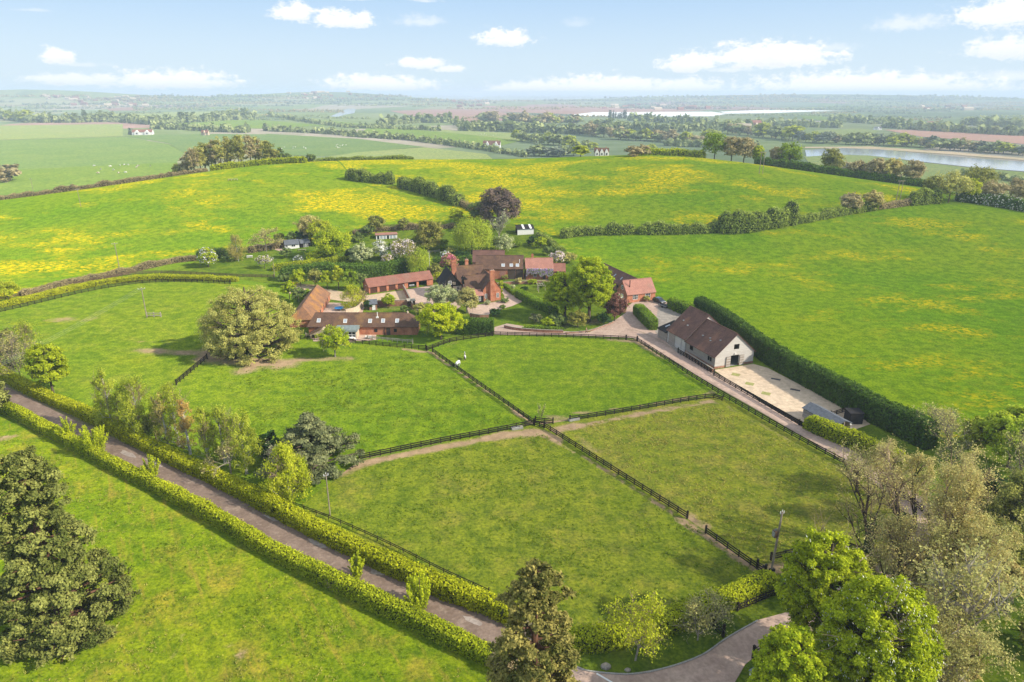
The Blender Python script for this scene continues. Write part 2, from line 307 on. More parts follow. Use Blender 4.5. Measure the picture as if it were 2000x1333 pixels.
def smooth_path(pts,step):
    p=np.array(pts,float)[:,:2]
    if len(p)>2:
        q=[]; e=np.vstack([2*p[0]-p[1],p,2*p[-1]-p[-2]])
        for i in range(1,len(e)-2):
            for t in np.linspace(0,1,8,endpoint=False):
                a,b,c,d=e[i-1],e[i],e[i+1],e[i+2]
                q.append(.5*((2*b)+(c-a)*t+(2*a-5*b+4*c-d)*t*t+(3*b-a-3*c+d)*t**3))
        q.append(e[-2]); p=np.array(q)
    L=np.concatenate([[0],np.cumsum(np.linalg.norm(np.diff(p,axis=0),axis=1))]); n=max(2,int(L[-1]/step)+1); s=np.linspace(0,L[-1],n)
    return np.column_stack([np.interp(s,L,p[:,0]),np.interp(s,L,p[:,1])]),s
def side(p):
    d=np.gradient(p,axis=0); d/=np.linalg.norm(d,axis=1)[:,None]; return np.column_stack([-d[:,1],d[:,0]])
def strip(name,line,width,mat,dz=.08,tint_edge=True,label=None,cat=None):
    p,s=smooth_path([pt(q) for q in line],1.5); nn=side(p); k=np.linspace(-.5,.5,7); wd=np.broadcast_to(width,(len(p),)) if np.isscalar(width) else np.interp(np.linspace(0,1,len(p)),np.linspace(0,1,len(width)),width)
    V=(p[:,None]+nn[:,None]*k[None,:,None]*wd[:,None,None]).reshape(-1,2); z=tz(V[:,0],V[:,1])+dz
    F=np.array([(i*7+j,i*7+j+1,(i+1)*7+j+1,(i+1)*7+j) for i in range(len(p)-1) for j in range(6)]); tint=np.tile(np.abs(k)*2,len(p))
    o=MB().add(np.column_stack([V,z]),F[:,::-1],0,tint).build(name,mat,smooth=True)
    if sum(q.normal.z for q in o.data.polygons)<0: o.data.flip_normals()
    return tag(o,label,cat,None,'structure')
# ---------------------------------------------------------------- foliage
def unit(a): return a/(np.linalg.norm(a,axis=-1,keepdims=True)+1e-9)
def leaves(mb,C,N,size,rng,aspect=.55,mi=0,tint=.5,T=None):
    n=len(C); 
    if n==0: return
    if T is None: T=rng.normal(size=(n,3))
    T=unit(T-N*np.sum(T*N,1)[:,None]); B=np.cross(N,T); s=(size*rng.uniform(.6,1.35,n))[:,None]
    V=np.stack([C+T*s,C+B*s*aspect,C-T*s,C-B*s*aspect],1).reshape(-1,3); F=np.arange(4*n).reshape(-1,4)
    mb.add(V,F,mi,np.repeat(np.clip(np.broadcast_to(tint,(n,)),0,1),4))
def puffs(mb,centers,radii,nleaf,size,rng,axis,flat=.75,mi=0,shell=.5,aspect=.6,droop=0,tint=None,up=.25):
    """leaf faces scattered through a set of puffs; radii (n,)"""
    n=len(centers); K=7; i0=np.repeat(np.arange(n),K); d0=unit(rng.normal(size=(n*K,3))); d0[:,2]=np.where((d0[:,2]<-.2)&(rng.random(n*K)<.6),-d0[:,2],d0[:,2])
    sc=centers[i0]+d0*(radii[i0]*rng.uniform(.3,1.02,n*K))[:,None]*np.array([1,1,flat]); sr=radii[i0]*rng.uniform(.18,.52,n*K); t0=(rng.uniform(.2,.8,n) if tint is None else tint)[i0]+rng.normal(size=n*K)*.13
    cnt=np.maximum(2,(nleaf*sr**2/np.sum(sr**2)).astype(int)); idx=np.repeat(np.arange(n*K),cnt); m=len(idx)
    g=np.clip(rng.normal(size=(m,3)),-2,2)*.6; C=sc[idx]+g*sr[idx][:,None]*np.array([1,1,.8 if flat>.5 else flat*1.6])
    if droop: C[:,2]-=droop*radii[i0[idx]]*rng.random(m)**2
    out=unit(C-axis); N=unit(unit(C-centers[i0[idx]])*.55+out*.5+rng.normal(size=(m,3))*.6+np.array([0,0,up])); tp=t0[idx]+rng.normal(size=m)*.13
    T=None
    if droop>.8: T=np.array([0,0,-1.])+rng.normal(size=(m,3))*.45
    leaves(mb,C,N,size,rng,aspect,mi,tp,T)
def fib(n,rng,jit=.25,zmin=-1):
    i=np.arange(n)+.5; z=1-(1-zmin)*i/n; th=i*2.39996+rng.random()*6; r=np.sqrt(np.clip(1-z*z,0,1)); return unit(np.column_stack([r*np.cos(th),r*np.sin(th),z])+rng.normal(size=(n,3))*jit)
def limb(mb,a,b,r0,r1,rng,k=5,mi=0,sag=.12,n=5):
    t=np.linspace(0,1,n)[:,None]; L=np.linalg.norm(b-a); p=a+(b-a)*t+np.sin(t*math.pi)*rng.normal(size=3)*L*sag*.5; p[:,2]+=(np.sin(t*math.pi)*-L*sag*.3)[:,0]
    mb.tube(p,np.linspace(r0,r1,n),k,mi,cap=False); return p
def skeleton(rng,h,levels,spread=.7,upb=.25,r0=.25,l0=.45,ratio=.62,trunk=.3,lean=0):
    """recursive twigs: returns list of (p0,p1,r0,r1,level) arrays"""
    st=np.array([[0,0,0.]]); dr=unit(np.array([[lean,0,1.]])); ln=np.array([l0*h]); rd=np.array([r0]); segs=[]; 
    for lv,nc in enumerate(levels+[0]):
        bend=rng.normal(size=dr.shape)*.16; mid=st+dr*ln[:,None]*.5+bend*ln[:,None]*.3; d2=unit(dr+bend*1.5+np.array([0,0,.12])); end=mid+d2*ln[:,None]*.5
        rm=rd*.8; re=rd*.55; segs.append((st,mid,rd,rm,lv)); segs.append((mid,end,rm,re,lv))
        if nc==0: return segs,end,d2
        n=len(st); idx=np.repeat(np.arange(n),nc); t=rng.uniform(trunk if lv==0 else .25,1,len(idx)); t[::nc]=1
        a=np.where((t<.5)[:,None],st[idx]+(mid-st)[idx]*(t*2)[:,None],mid[idx]+(end-mid)[idx]*((t-.5)*2)[:,None])
        dr=unit(d2[idx]*1.0+rng.normal(size=(len(idx),3))*spread+np.array([0,0,upb])); ln=ln[idx]*ratio*rng.uniform(.65,1.2,len(idx))*(1.15-.4*t); rd=np.maximum(re[idx]*rng.uniform(.6,.95,len(idx)),.012); st=a
def prisms(mb,a,b,ra,rb,mi=0,tint=.5):
    d=unit(b-a); ref=np.where(np.abs(d[:,2:3])>.9,np.array([[1.,0,0]]),np.array([[0,0,1.]])); u=unit(np.cross(d,ref)); v=np.cross(d,u); th=np.arange(3)*2.0944; n=len(a)
    ring=np.cos(th)[None,:,None]*u[:,None]+np.sin(th)[None,:,None]*v[:,None]
    V=np.concatenate([a[:,None]+ring*ra[:,None,None],b[:,None]+ring*rb[:,None,None]],1).reshape(-1,3); o=np.arange(n)[:,None]*6
    F=np.concatenate([o+np.array([j,(j+1)%3,3+(j+1)%3,3+j]) for j in range(3)]); mb.add(V,F,mi,np.repeat(tint,6) if np.ndim(tint) else tint)
TREES=[]
def tree(label,base,top,width,kind='round',leaf='leaf_green',n=6000,ls=.28,cb=.22,seed=0,name='tree',cat='tree',group=None,bark='bark',np_=46,pr=.34,ecc=.9,lean=(0,0),blossom=None,nb=0,parts=True,levels=None,twig='twig',tr=None,spread=.7,upb=.3,flat=.75,droop=0,shell=.5,dx=0,drop=0,under=0.0):
    rng=np.random.RandomState(seed+len(TREES)*7+3); b=pt(base); h=hat(b,top) if top is not None and top>0 else -top
    sc=ppm(b); wd=width/sc if width>0 else -width; Rr=wd/2
    T=MB(); C=MB(); X=MB(); hb=h*cb
    tr=tr or max(.08,min(.5,h*.022))
    ax=np.array([lean[0],lean[1],0.])
    if kind=='bare':
        lv=levels or [7,6,5,5]; segs,end,dd=skeleton(rng,h,lv,spread=spread,upb=upb,r0=tr,trunk=cb)
        E=np.vstack([s[1] for s in segs]); ex=np.quantile(np.abs(E[:,:2]),.985); ez=np.quantile(E[:,2],.998); k=np.array([Rr/ex,Rr/ex,h/ez])
        for (a,c,ra,rb,l) in segs:
            prisms(T if l<(3 if n<1000 else 2) else X,a*k,c*k,ra if l<3 else np.full(len(ra),max(.012,.16/sc)),rb if l<3 else np.full(len(ra),max(.009,.12/sc)),0,rng.uniform(.2,.8,len(a)) if l>1 else .5)
        if n: 
            pe=end[rng.randint(0,len(end),n)]*k+rng.normal(size=(n,3))*.25; leaves(C,pe,unit(rng.normal(size=(n,3))+np.array([0,0,.6])),ls,rng,.6,0,rng.random(n))
    else:
        top3=np.array([lean[0],lean[1],h*.86]); T.tube([np.array([0,0,-.2]),np.array([0,0,.3]),top3*.5,top3],[tr*1.5,tr,tr*.7,tr*.2],7)
        cz=(h+hb)/2; ch=(h-hb)/2; cen=np.array([lean[0]*.6,lean[1]*.6,cz])
        if kind in('round','bush'):
            d=fib(np_,rng,.22,-.75 if kind=='round' else -.3); rr=rng.uniform(.58,.80,np_); pc=cen+d*rr[:,None]*np.array([Rr,Rr*ecc,ch]); pr_=pr*(Rr*ch*Rr*ecc)**(1/3)*rng.uniform(.65,1.2,np_)
            ni=np_//3; pc=np.vstack([pc,cen+unit(rng.normal(size=(ni,3)))*rng.uniform(0,.45,(ni,1))*np.array([Rr,Rr*ecc,ch])]); pr_=np.concatenate([pr_,np.full(ni,pr*Rr*.8)])
            kz=pc[:,2]>h*.045; pc=pc[kz]; pr_=pr_[kz]
            if drop: keep=rng.random(len(pc))>drop; pc=pc[keep]; pr_=pr_[keep]
            puffs(C,pc,pr_,n,ls,rng,cen-np.array([0,0,ch*.5]),flat,shell=shell,droop=droop)
        elif kind=='cone':
            K=np_; zz=np.sort(rng.random(K)**1.25); prof=np.interp(zz,[0,.06,.2,.45,.7,.88,1],[.85,.97,1,.78,.55,.40,.18]); th=np.arange(K)*2.39996; f1,f2,f3=rng.random(3)*6.28; lob=1+.13*np.sin(3*th+f1+zz*5)+.12*np.sin(2*th+f2-zz*9)+.12*np.sin(zz*21+f3+th); rr=Rr*prof*lob*rng.uniform(.42,.98,K)
            pc=np.column_stack([rr*np.cos(th),rr*np.sin(th)*ecc,hb+zz*(h-hb)*.96])+ax*zz[:,None]; pr_=Rr*pr*rng.uniform(.7,1.25,K)*(.5+.5*prof); pc[:,2]-=pr_*.35
            puffs(C,pc,pr_,n,ls,rng,cen*np.array([1,1,.7]),flat,shell=shell,droop=droop,tint=np.clip(rng.uniform(.1,.9,K),0,1))
            for i in range(0,K,2): limb(T,np.array([0,0,max(.5,pc[i,2]-rr[i]*.25)])+ax*zz[i],pc[i]+(pc[i]-np.array([0,0,pc[i,2]]))*.18,tr*.30*(1-zz[i]*.6)+.04,.03,rng,4,0,.1)
        elif kind=='cedar':
            K=np_; zz=np.linspace(0,1,K)**.9; th=np.arange(K)*2.39996+rng.random(K); prof=np.interp(zz,[0,.2,.45,.7,.88,1],[1,.98,.66,.36,.16,.03]); rr=Rr*prof*rng.uniform(.25,.95,K)
            lay=np.round(zz*8)/8; pc=np.column_stack([rr*np.cos(th),rr*np.sin(th),hb+(lay*.93+rng.normal(size=K)*.02)*(h-hb)]); pr_=Rr*pr*rng.uniform(.6,1.3,K)*(.5+.5*prof)
            puffs(C,pc,pr_,n,ls,rng,cen*np.array([1,1,.2]),.26,shell=.3,up=.8)
            for i in range(0,K,2): limb(T,np.array([0,0,max(.5,pc[i,2]-rr[i]*.15)]),pc[i],tr*.3,.05,rng,4,0,.08)
        elif kind=='birch':
            K=np_; zz=rng.random(K); prof=np.interp(zz,[0,.25,.6,.9,1],[.7,1,.85,.45,.12]); th=rng.random(K)*6.283; rr=Rr*prof*np.sqrt(rng.random(K))*.9; pc=np.column_stack([rr*np.cos(th),rr*np.sin(th),hb+zz*(h-hb)*.97])+ax*zz[:,None]; pr_=Rr*pr*rng.uniform(.6,1.1,K)
            puffs(C,pc,pr_,n,ls,rng,cen,1.25,shell=.15,aspect=.42,droop=1.1)
            for i in range(0,K,2):
                q=pc[i]; limb(T,np.array([lean[0]*zz[i],lean[1]*zz[i],max(.6,q[2]-1.2*rr[i])]),q,tr*.32,.02,rng,3,0,.15)
            segs,end,dd=skeleton(rng,h,[9,6,5],spread=.5,upb=.2,r0=tr*.5,trunk=.3); E=np.vstack([s[1] for s in segs]); k=np.array([Rr/np.abs(E[:,:2]).max()]*2+[h/E[:,2].max()])
            for (a,c,ra,rb,l) in segs[4:]: prisms(X,a*k,c*k,np.full(len(ra),.022),np.full(len(ra),.014),0,rng.random(len(a)))
        elif kind=='weep':
            K=np_; d=fib(K,rng,.2,.0); pc=cen+np.array([0,0,ch*.15])+d*np.array([Rr*.8,Rr*.8,ch*.8])*rng.uniform(.6,1,(K,1)); pr_=Rr*pr*rng.uniform(.7,1.2,K)
            idx=np.repeat(np.arange(K),n//K); m=len(idx); dd=unit(rng.normal(size=(m,3))); p=pc[idx]+dd*(pr_[idx]*rng.random(m)**.4)[:,None]; rad=np.linalg.norm(p[:,:2],axis=1)/Rr; p[:,2]-=rng.random(m)**1.3*(h-hb)*.55*np.clip(rad,.1,1); p[:,2]=np.maximum(p[:,2],hb*.5+.3*rng.random(m))
            leaves(C,p,unit(dd*.5+unit(p-cen*.6)*.8+rng.normal(size=(m,3))*.4),ls,rng,.34,0,rng.uniform(.1,.9,K)[idx]+rng.normal(size=m)*.15,np.array([0,0,-1.])+rng.normal(size=(m,3))*.25)
        elif kind=='shoot':
            K=np_; th=rng.random(K)*6.283; sp=np.sqrt(rng.random(K)); tip=np.column_stack([Rr*sp*np.cos(th),Rr*sp*np.sin(th),h*(1-.45*sp*sp)*rng.uniform(.75,1.05,K)]); cnt=n//K
            for i in range(K):
                t=np.linspace(.12,1,cnt); st=np.array([tip[i,0]*.25,tip[i,1]*.25,0]); p=st+(tip[i]-st)*t[:,None]; p[:,2]=tip[i,2]*t**.85
                C_=p+rng.normal(size=(cnt,3))*Rr*.10*(1.15-t[:,None]*.9); dirn=unit(tip[i]-st)
                leaves(C,C_,unit(rng.normal(size=(cnt,3))+np.array([0,0,.5])),ls,rng,.5,0,.3+.6*t+rng.normal(size=cnt)*.15,dirn+rng.normal(size=(cnt,3))*.6)
                X.tube(np.vstack([st,(st+tip[i])/2+np.array([0,0,tip[i,2]*.06]),tip[i]*.97]),[.05,.03,.012],3,0,cap=False)
        if kind in('round','bush','weep'):
            for i in range(0,min(len(pc),np_),2):
                z0=max(hb*.6,min(pc[i,2]-.35*np.linalg.norm(pc[i,:2]),h*.75)); limb(T,np.array([ax[0]*z0/h,ax[1]*z0/h,z0]),pc[i],tr*.35,.04,rng,4)
            if parts and kind!='bush' and n<40000:
                q=pc[rng.randint(0,len(pc),160)]; e=q+rng.normal(size=q.shape)*pr_.mean()*.9; prisms(T,q,e,np.full(160,.05),np.full(160,.02),0,.5)
        if kind in('round','bush') and len(C.v): 
            for v in C.v: v[:,2]=np.where(v[:,2]<.05,np.abs(v[:,2])*.5+.05,v[:,2])
        if blossom=='candle':
            for q in range(5):
                d=unit(rng.normal(size=3)+np.array([0,-.5,.6])); e_=cen+d*np.array([Rr,Rr,ch])*1.02; a_=cen.copy(); limb(X,a_,e_,.09,.02,rng,4,0,.35)
                for w_ in range(4): limb(X,a_+(e_-a_)*rng.uniform(.5,.8),e_+rng.normal(size=3)*1.1,.04,.012,rng,3,0,.3)
        if blossom: 
            pb=pc[rng.randint(0,len(pc),nb)]; prb=pr_.mean(); d=unit(rng.normal(size=(nb,3))+np.array([0,0,.35])); B_=MB(); leaves(B_,pb+d*prb*rng.uniform(.85,1.25,(nb,1))*np.array([1,1,flat]),unit((d if blossom!='candle' else d*.3)+rng.normal(size=(nb,3))*.3+np.array([.9,-.45,.4])*(blossom=='candle')),ls*(.9 if blossom!='candle' else .8),rng,.8 if blossom!='candle' else .45,0,rng.random(nb),None if blossom!='candle' else np.array([0,0,1.])+rng.normal(size=(nb,3))*.2)
    b=b.copy(); b[2]-=.05
    if parts:
        e=empty(name,b,0); tag(e,label,cat,group)
        if T.n: T.build('trunk',M[bark],e)
        if X.n: X.build('twigs' if kind!='shoot' else 'stems',M[twig],e)
        if C.n: C.build('crown',M[leaf],e)
        if blossom: B_.build('blossom',M['candle' if blossom=='candle' else blossom],e)
    else:
        J=MB()
        for q,mi in ((T,0),(X,1),(C,2)):
            for v,t in zip(q.v,q.t): pass
            o=J.n
            if q.n:
                J.v.append(np.vstack(q.v)); J.t.append(np.concatenate(q.t)); J.f+=[a+o for a in q.f]; J.mi+=[np.full(len(a),mi) for a in q.f]; J.n+=q.n
        mats=[M[bark],M[twig],M[leaf]]
        if blossom:
            o=J.n; q=B_; J.v+=q.v; J.t+=q.t; J.f+=[a+o for a in q.f]; J.mi+=[np.full(len(a),3) for a in q.f]; J.n+=q.n; mats.append(M[blossom])
        e=J.build(name,mats); e.location=b; tag(e,label,cat,group)
    TREES.append(e); return e
def hedge(label,path,h,wd,leaf='hedge_leaf',n=60,ls=.16,seed=0,name='hedge',cat='hedge',group=None,lump=.12,wild=0.0,core='hedge_core',step=.6,flower=None,nf=0,taper=True,tg=None,offs=0.0):
    """leafy hedge along a ground path; n leaves per metre"""
    rng=np.random.RandomState(seed+11); p,s=smooth_path([pt(q) for q in path],step); 
    if len(p)<3: p,s=smooth_path([pt(q) for q in path],max(.2,s[-1]/4))
    nn=side(p); p=p+nn*offs; z=tz(p[:,0],p[:,1]); m=len(p)
    def sn(sc,a):
        k=rng.normal(size=int(s[-1]/sc)+4); return 1+a*np.interp(s/sc,np.arange(len(k)),k)
    hh=h*sn(2.5,lump*.5)*sn(9,lump*.6)*(1+wild*np.abs(sn(4,1)-1)); ww=wd*sn(2.5,lump*.5)*(1+wild*.4*np.abs(sn(5,1)-1))
    if taper:
        ed=np.minimum(np.arange(m),np.arange(m)[::-1]); tp=np.clip(.72+.28*ed/2,0,1); hh=hh*tp; ww=ww*tp
    prof=np.array([(-.46,0),(-.5,.3),(-.5,.75),(-.42,.94),(-.2,1.0),(.2,1.0),(.42,.94),(.5,.75),(.5,.3),(.46,0)])
    q=len(prof); ins=.86
    XY=p[:,None]+nn[:,None]*(prof[None,:,0:1]*ww[:,None,None]*ins); Z=z[:,None]+prof[None,:,1]*(hh[:,None])*.93-.03
    V=np.concatenate([XY,Z[:,:,None]],2).reshape(-1,3)+rng.normal(size=(m*q,3))*.05*wd
    F=np.array([(i*q+j,(i+1)*q+j,(i+1)*q+j+1,i*q+j+1) for i in range(m-1) for j in range(q-1)]); mb=MB(); mb.add(V,F,1,.2); mb.add(V[:q],[tuple(range(q))],1,.2); mb.add(V[-q:],[tuple(range(q))[::-1]],1,.2)
    L=s[-1]; N=int(n*L); N=min(N,90000); t=rng.random(N)*(m-1); i0=np.minimum(t.astype(int),m-2); fr=t-i0
    pl=np.concatenate([[0],np.cumsum(np.hypot(*np.diff(prof*np.array([wd,h]),axis=0).T))]); u=rng.random(N)*pl[-1]; px_=np.interp(u,pl,prof[:,0]); pz=np.interp(u,pl,prof[:,1])
    lerp=lambda a:a[i0]*(1-fr.reshape(-1,*([1]*(a.ndim-1))))+a[i0+1]*fr.reshape(-1,*([1]*(a.ndim-1)))
    pc=lerp(p)+lerp(nn)*(px_*lerp(ww))[:,None]; zc=lerp(z)+pz*lerp(hh)
    out=np.column_stack([lerp(nn)*(np.sign(px_)*np.clip(np.abs(px_)*2,0,1)**3)[:,None],np.clip((pz-.75)*4,0,1)]); out=unit(out+1e-3)
    # end caps
    ec=rng.random(N)<min(.3,wd*1.2/max(L,1)); 
    for e_,i_,sg in ((0,0,-1),(1,m-1,1)):
        k=ec&(rng.random(N)<.5) if e_==0 else ec&(fr>=0)
        d=unit(p[min(i_+1,m-1)]-p[max(i_-1,0)]); k=k&((t<(m-1)/2) if e_==0 else (t>=(m-1)/2)); nk=int(k.sum())
        pc[k]=p[i_]+nn[i_]*(rng.uniform(-.48,.48,nk)*ww[i_])[:,None]; zc[k]=z[i_]+rng.random(nk)*hh[i_]*.97; out[k]=np.array([d[0]*sg,d[1]*sg,.1])
    Cc=np.column_stack([pc,zc])+out*rng.normal(size=(N,1))*ls*.7+rng.normal(size=(N,3))*ls*.4
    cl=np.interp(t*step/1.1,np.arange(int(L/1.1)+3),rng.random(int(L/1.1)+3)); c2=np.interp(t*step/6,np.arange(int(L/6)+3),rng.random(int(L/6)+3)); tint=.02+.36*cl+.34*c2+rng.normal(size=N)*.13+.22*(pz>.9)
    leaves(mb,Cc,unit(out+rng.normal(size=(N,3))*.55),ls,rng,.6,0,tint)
    mats=[M[leaf],M[core]]
    if flower:
        k=rng.randint(0,N,nf); leaves(mb,Cc[k]+out[k]*ls*.8,unit(out[k]+rng.normal(size=(nf,3))*.4),ls*.9,rng,.8,2,rng.random(nf)); mats.append(M[flower])
    o=mb.build(name,mats); return tag(o,label,cat,group)
def fence(label,path,h=1.2,sp=1.9,rails=3,wood='fence',pw=.14,rh=.10,name='post_and_rail_fence',endw=.22,group=None,endh=1.15,ends=(1,1)):
    pts=[pt(q) for q in path]; p,s=smooth_path(pts,.5) if len(pts)>2 else (np.array([pts[0][:2]+(pts[1]-pts[0])[:2]*k/60 for k in range(61)]),np.linspace(0,np.linalg.norm((pts[1]-pts[0])[:2]),61))
    L=s[-1]; n=min(max(2,int(round(L/sp))+1),100); ss=np.linspace(0,L,n); q=np.column_stack([np.interp(ss,s,p[:,0]),np.interp(ss,s,p[:,1])]); z=tz(q[:,0],q[:,1]); o0=np.array([q[0,0],q[0,1],z[0]])
    e=empty(name,o0,0); tag(e,label,'fence',group)
    d=np.gradient(q,axis=0); ang=np.arctan2(d[:,1],d[:,0])
    pm=MB().box(-pw/2,pw/2,-pw/2,pw/2,-.15,h).mesh('post',M[wood]); em=MB().box(-endw/2,endw/2,-endw/2,endw/2,-.15,h*endh).box(-endw/2-.01,endw/2+.01,-endw/2-.01,endw/2+.01,h*endh,h*endh+.05).mesh('end_post',M[wood])
    for i in range(n):
        ee=(i==0 and ends[0]) or (i==n-1 and ends[1])
        o=bpy.data.objects.new('post',em if ee else pm); COL.objects.link(o); o.parent=e; o.location=(q[i,0]-o0[0],q[i,1]-o0[1],z[i]-o0[2]); o.rotation_euler=(0,0,ang[i])
    off=side(q)*(pw/2+.022)
    for r in range(rails):
        zz=h*(.93-.30*r) if rails>1 else h*.9; mb=MB()
        for i in range(n-1):
            a=np.array([*(q[i]-off[i]-o0[:2]),z[i]-o0[2]+zz]); b=np.array([*(q[i+1]-off[i+1]-o0[:2]),z[i+1]-o0[2]+zz]); dd=unit(b-a); nx=np.array([-dd[1],dd[0],0])*.03; up=np.array([0,0,rh*.9])
            mb.add([a-nx-up,a+nx-up,a+nx+up,a-nx+up,b-nx-up,b+nx-up,b+nx+up,b-nx+up],[(0,1,2,3),(7,6,5,4),(0,4,5,1),(1,5,6,2),(2,6,7,3),(3,7,4,0)])
        mb.build('rail',M[wood],e)
    return e
# ---------------------------------------------------------------- ground
G={}
G['paddockA']=grassmat('paddock_grass',(.17,.285,.016),(.225,.325,.018),(.31,.32,.05),.35,.25,.5,.04,ythr=.56)
G['paddockB']=grassmat('meadow_grass',(.17,.29,.014),(.215,.325,.016),(.29,.31,.04),.3,.05,.45,.05,ythr=.62)
G['paddockC']=grassmat('cropped_grass',(.19,.27,.018),(.235,.295,.024),(.33,.30,.055),.5,.0,.4,.05)
G['paddockD']=grassmat('olive_grass',(.235,.295,.026),(.285,.32,.03),(.37,.325,.07),.6,.0,.4,.05)
G['fieldBL']=grassmat('pasture_grass',(.20,.31,.012),(.27,.345,.014),(.42,.33,.05),.6,.0,.3,.05,bump=.6,streak=-1.0)
G['buttercup']=grassmat('buttercup_meadow',(.17,.33,.012),(.24,.37,.014),(.28,.34,.03),.3,.98,.25,.030,ythr=.475)
G['buttercup2']=grassmat('thin_buttercup_meadow',(.17,.34,.010),(.24,.38,.012),(.27,.35,.03),.3,.75,.25,.036,ythr=.515)
G['lawn']=grassmat('mown_lawn',(.13,.22,.015),(.17,.25,.018),(.25,.25,.04),.3,0,.3)
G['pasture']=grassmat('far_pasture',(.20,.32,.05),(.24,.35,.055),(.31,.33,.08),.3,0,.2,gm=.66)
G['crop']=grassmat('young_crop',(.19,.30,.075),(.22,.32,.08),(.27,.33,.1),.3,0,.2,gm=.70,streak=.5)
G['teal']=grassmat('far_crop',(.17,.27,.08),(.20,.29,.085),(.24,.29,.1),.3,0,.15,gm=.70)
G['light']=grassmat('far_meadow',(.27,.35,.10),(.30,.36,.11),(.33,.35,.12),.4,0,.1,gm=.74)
G['plough']=groundmat('ploughed_earth',(.36,.20,.14),(.32,.175,.125),(.30,.22,.15),.01,.2)
G['tan']=groundmat('bare_earth',(.42,.32,.2),(.36,.28,.17),(.3,.3,.12),.02,.3)
def farground():
    m,t=newmat('farmland'); pos=t.n('ShaderNodeNewGeometry').outputs['Position']; v=t.vscale(pos,(1/420,1/620,0))
    vo=t.n('ShaderNodeTexVoronoi',{'Vector':v,'Scale':1.0,'Randomness':.85}); c=vo.outputs['Color']; sp=t.n('ShaderNodeSeparateColor',{0:c})
    r=t.n('ShaderNodeValToRGB'); r.color_ramp.interpolation='CONSTANT'; e=r.color_ramp.elements
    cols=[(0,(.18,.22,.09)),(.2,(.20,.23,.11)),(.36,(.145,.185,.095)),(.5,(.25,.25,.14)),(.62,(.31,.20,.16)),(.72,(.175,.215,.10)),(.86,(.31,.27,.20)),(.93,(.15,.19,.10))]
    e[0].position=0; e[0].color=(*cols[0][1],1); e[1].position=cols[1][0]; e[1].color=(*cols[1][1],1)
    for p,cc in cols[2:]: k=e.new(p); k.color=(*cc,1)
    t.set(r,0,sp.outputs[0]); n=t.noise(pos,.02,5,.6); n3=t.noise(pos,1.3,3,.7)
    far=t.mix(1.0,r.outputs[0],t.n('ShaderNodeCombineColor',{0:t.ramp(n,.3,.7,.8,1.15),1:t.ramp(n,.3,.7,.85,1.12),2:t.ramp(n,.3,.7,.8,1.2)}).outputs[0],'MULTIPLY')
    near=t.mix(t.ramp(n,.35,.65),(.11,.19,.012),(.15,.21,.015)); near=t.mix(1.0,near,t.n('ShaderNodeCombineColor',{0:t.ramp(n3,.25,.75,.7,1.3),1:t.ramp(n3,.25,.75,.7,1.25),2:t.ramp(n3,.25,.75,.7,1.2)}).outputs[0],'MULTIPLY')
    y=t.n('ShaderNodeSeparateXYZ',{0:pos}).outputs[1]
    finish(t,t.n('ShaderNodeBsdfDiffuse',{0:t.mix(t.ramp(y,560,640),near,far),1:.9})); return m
G['far']=farground()
G['road']=groundmat('lane_tarmac',(.185,.13,.10),(.225,.16,.125),(.31,.235,.185),.25,2.2,.55)
G['drive']=groundmat('drive_gravel',(.38,.265,.21),(.43,.31,.245),(.30,.205,.165),.16,2.0,.5,track=(.27,.2,.15))
G['yard']=groundmat('yard_concrete',(.56,.43,.30),(.50,.38,.265),(.38,.29,.2),.09,.9,.45)
G['pave']=groundmat('courtyard_setts',(.52,.38,.25),(.48,.35,.23),(.42,.34,.19),.12,1.4,.4)
G['hard']=groundmat('old_concrete',(.30,.26,.22),(.25,.215,.185),(.19,.165,.145),.2,1.1,.7)
G['grit']=groundmat('courtyard_gravel',(.50,.36,.28),(.46,.33,.26),(.38,.28,.22),.15,1.4,.4)
G['covery']=groundmat('mossy_cover',(.30,.29,.10),(.26,.26,.09),(.3,.25,.1),.5,2)
G['coverd']=groundmat('drain_cover',(.06,.055,.06),(.08,.07,.07),(.05,.05,.05),.5,2)
G['patch']=groundmat('worn_tarmac',(.36,.30,.26),(.30,.245,.215),(.2,.16,.14),.5,2.5)
def ax_(lo,hi,dn0,dn1,st,g):
    a=list(np.arange(dn0,dn1+.1,st)); s=st
    while a[-1]<hi: s*=g; a.append(a[-1]+s)
    b=[dn0]; s=st
    while b[-1]>lo: s*=g; b.append(b[-1]-s)
    return np.array(b[:0:-1]+a)
gx=ax_(-16000,16000,-340,340,4,1.09); gy=ax_(-300,17000,8,680,4,1.09)
X_,Y_=np.meshgrid(gx,gy); Z_=tz(X_,Y_); nx=len(gx); ny=len(gy); ii=np.arange(nx*ny).reshape(ny,nx)
mb=MB().add(np.column_stack([X_.ravel(),Y_.ravel(),Z_.ravel()]),np.column_stack([ii[:-1,:-1].ravel(),ii[:-1,1:].ravel(),ii[1:,1:].ravel(),ii[1:,:-1].ravel()]),0,0)
tag(mb.build('ground',G['far'],smooth=True),kind='structure')
CR=lambda us,b=12:[('c',u,b) for u in us]
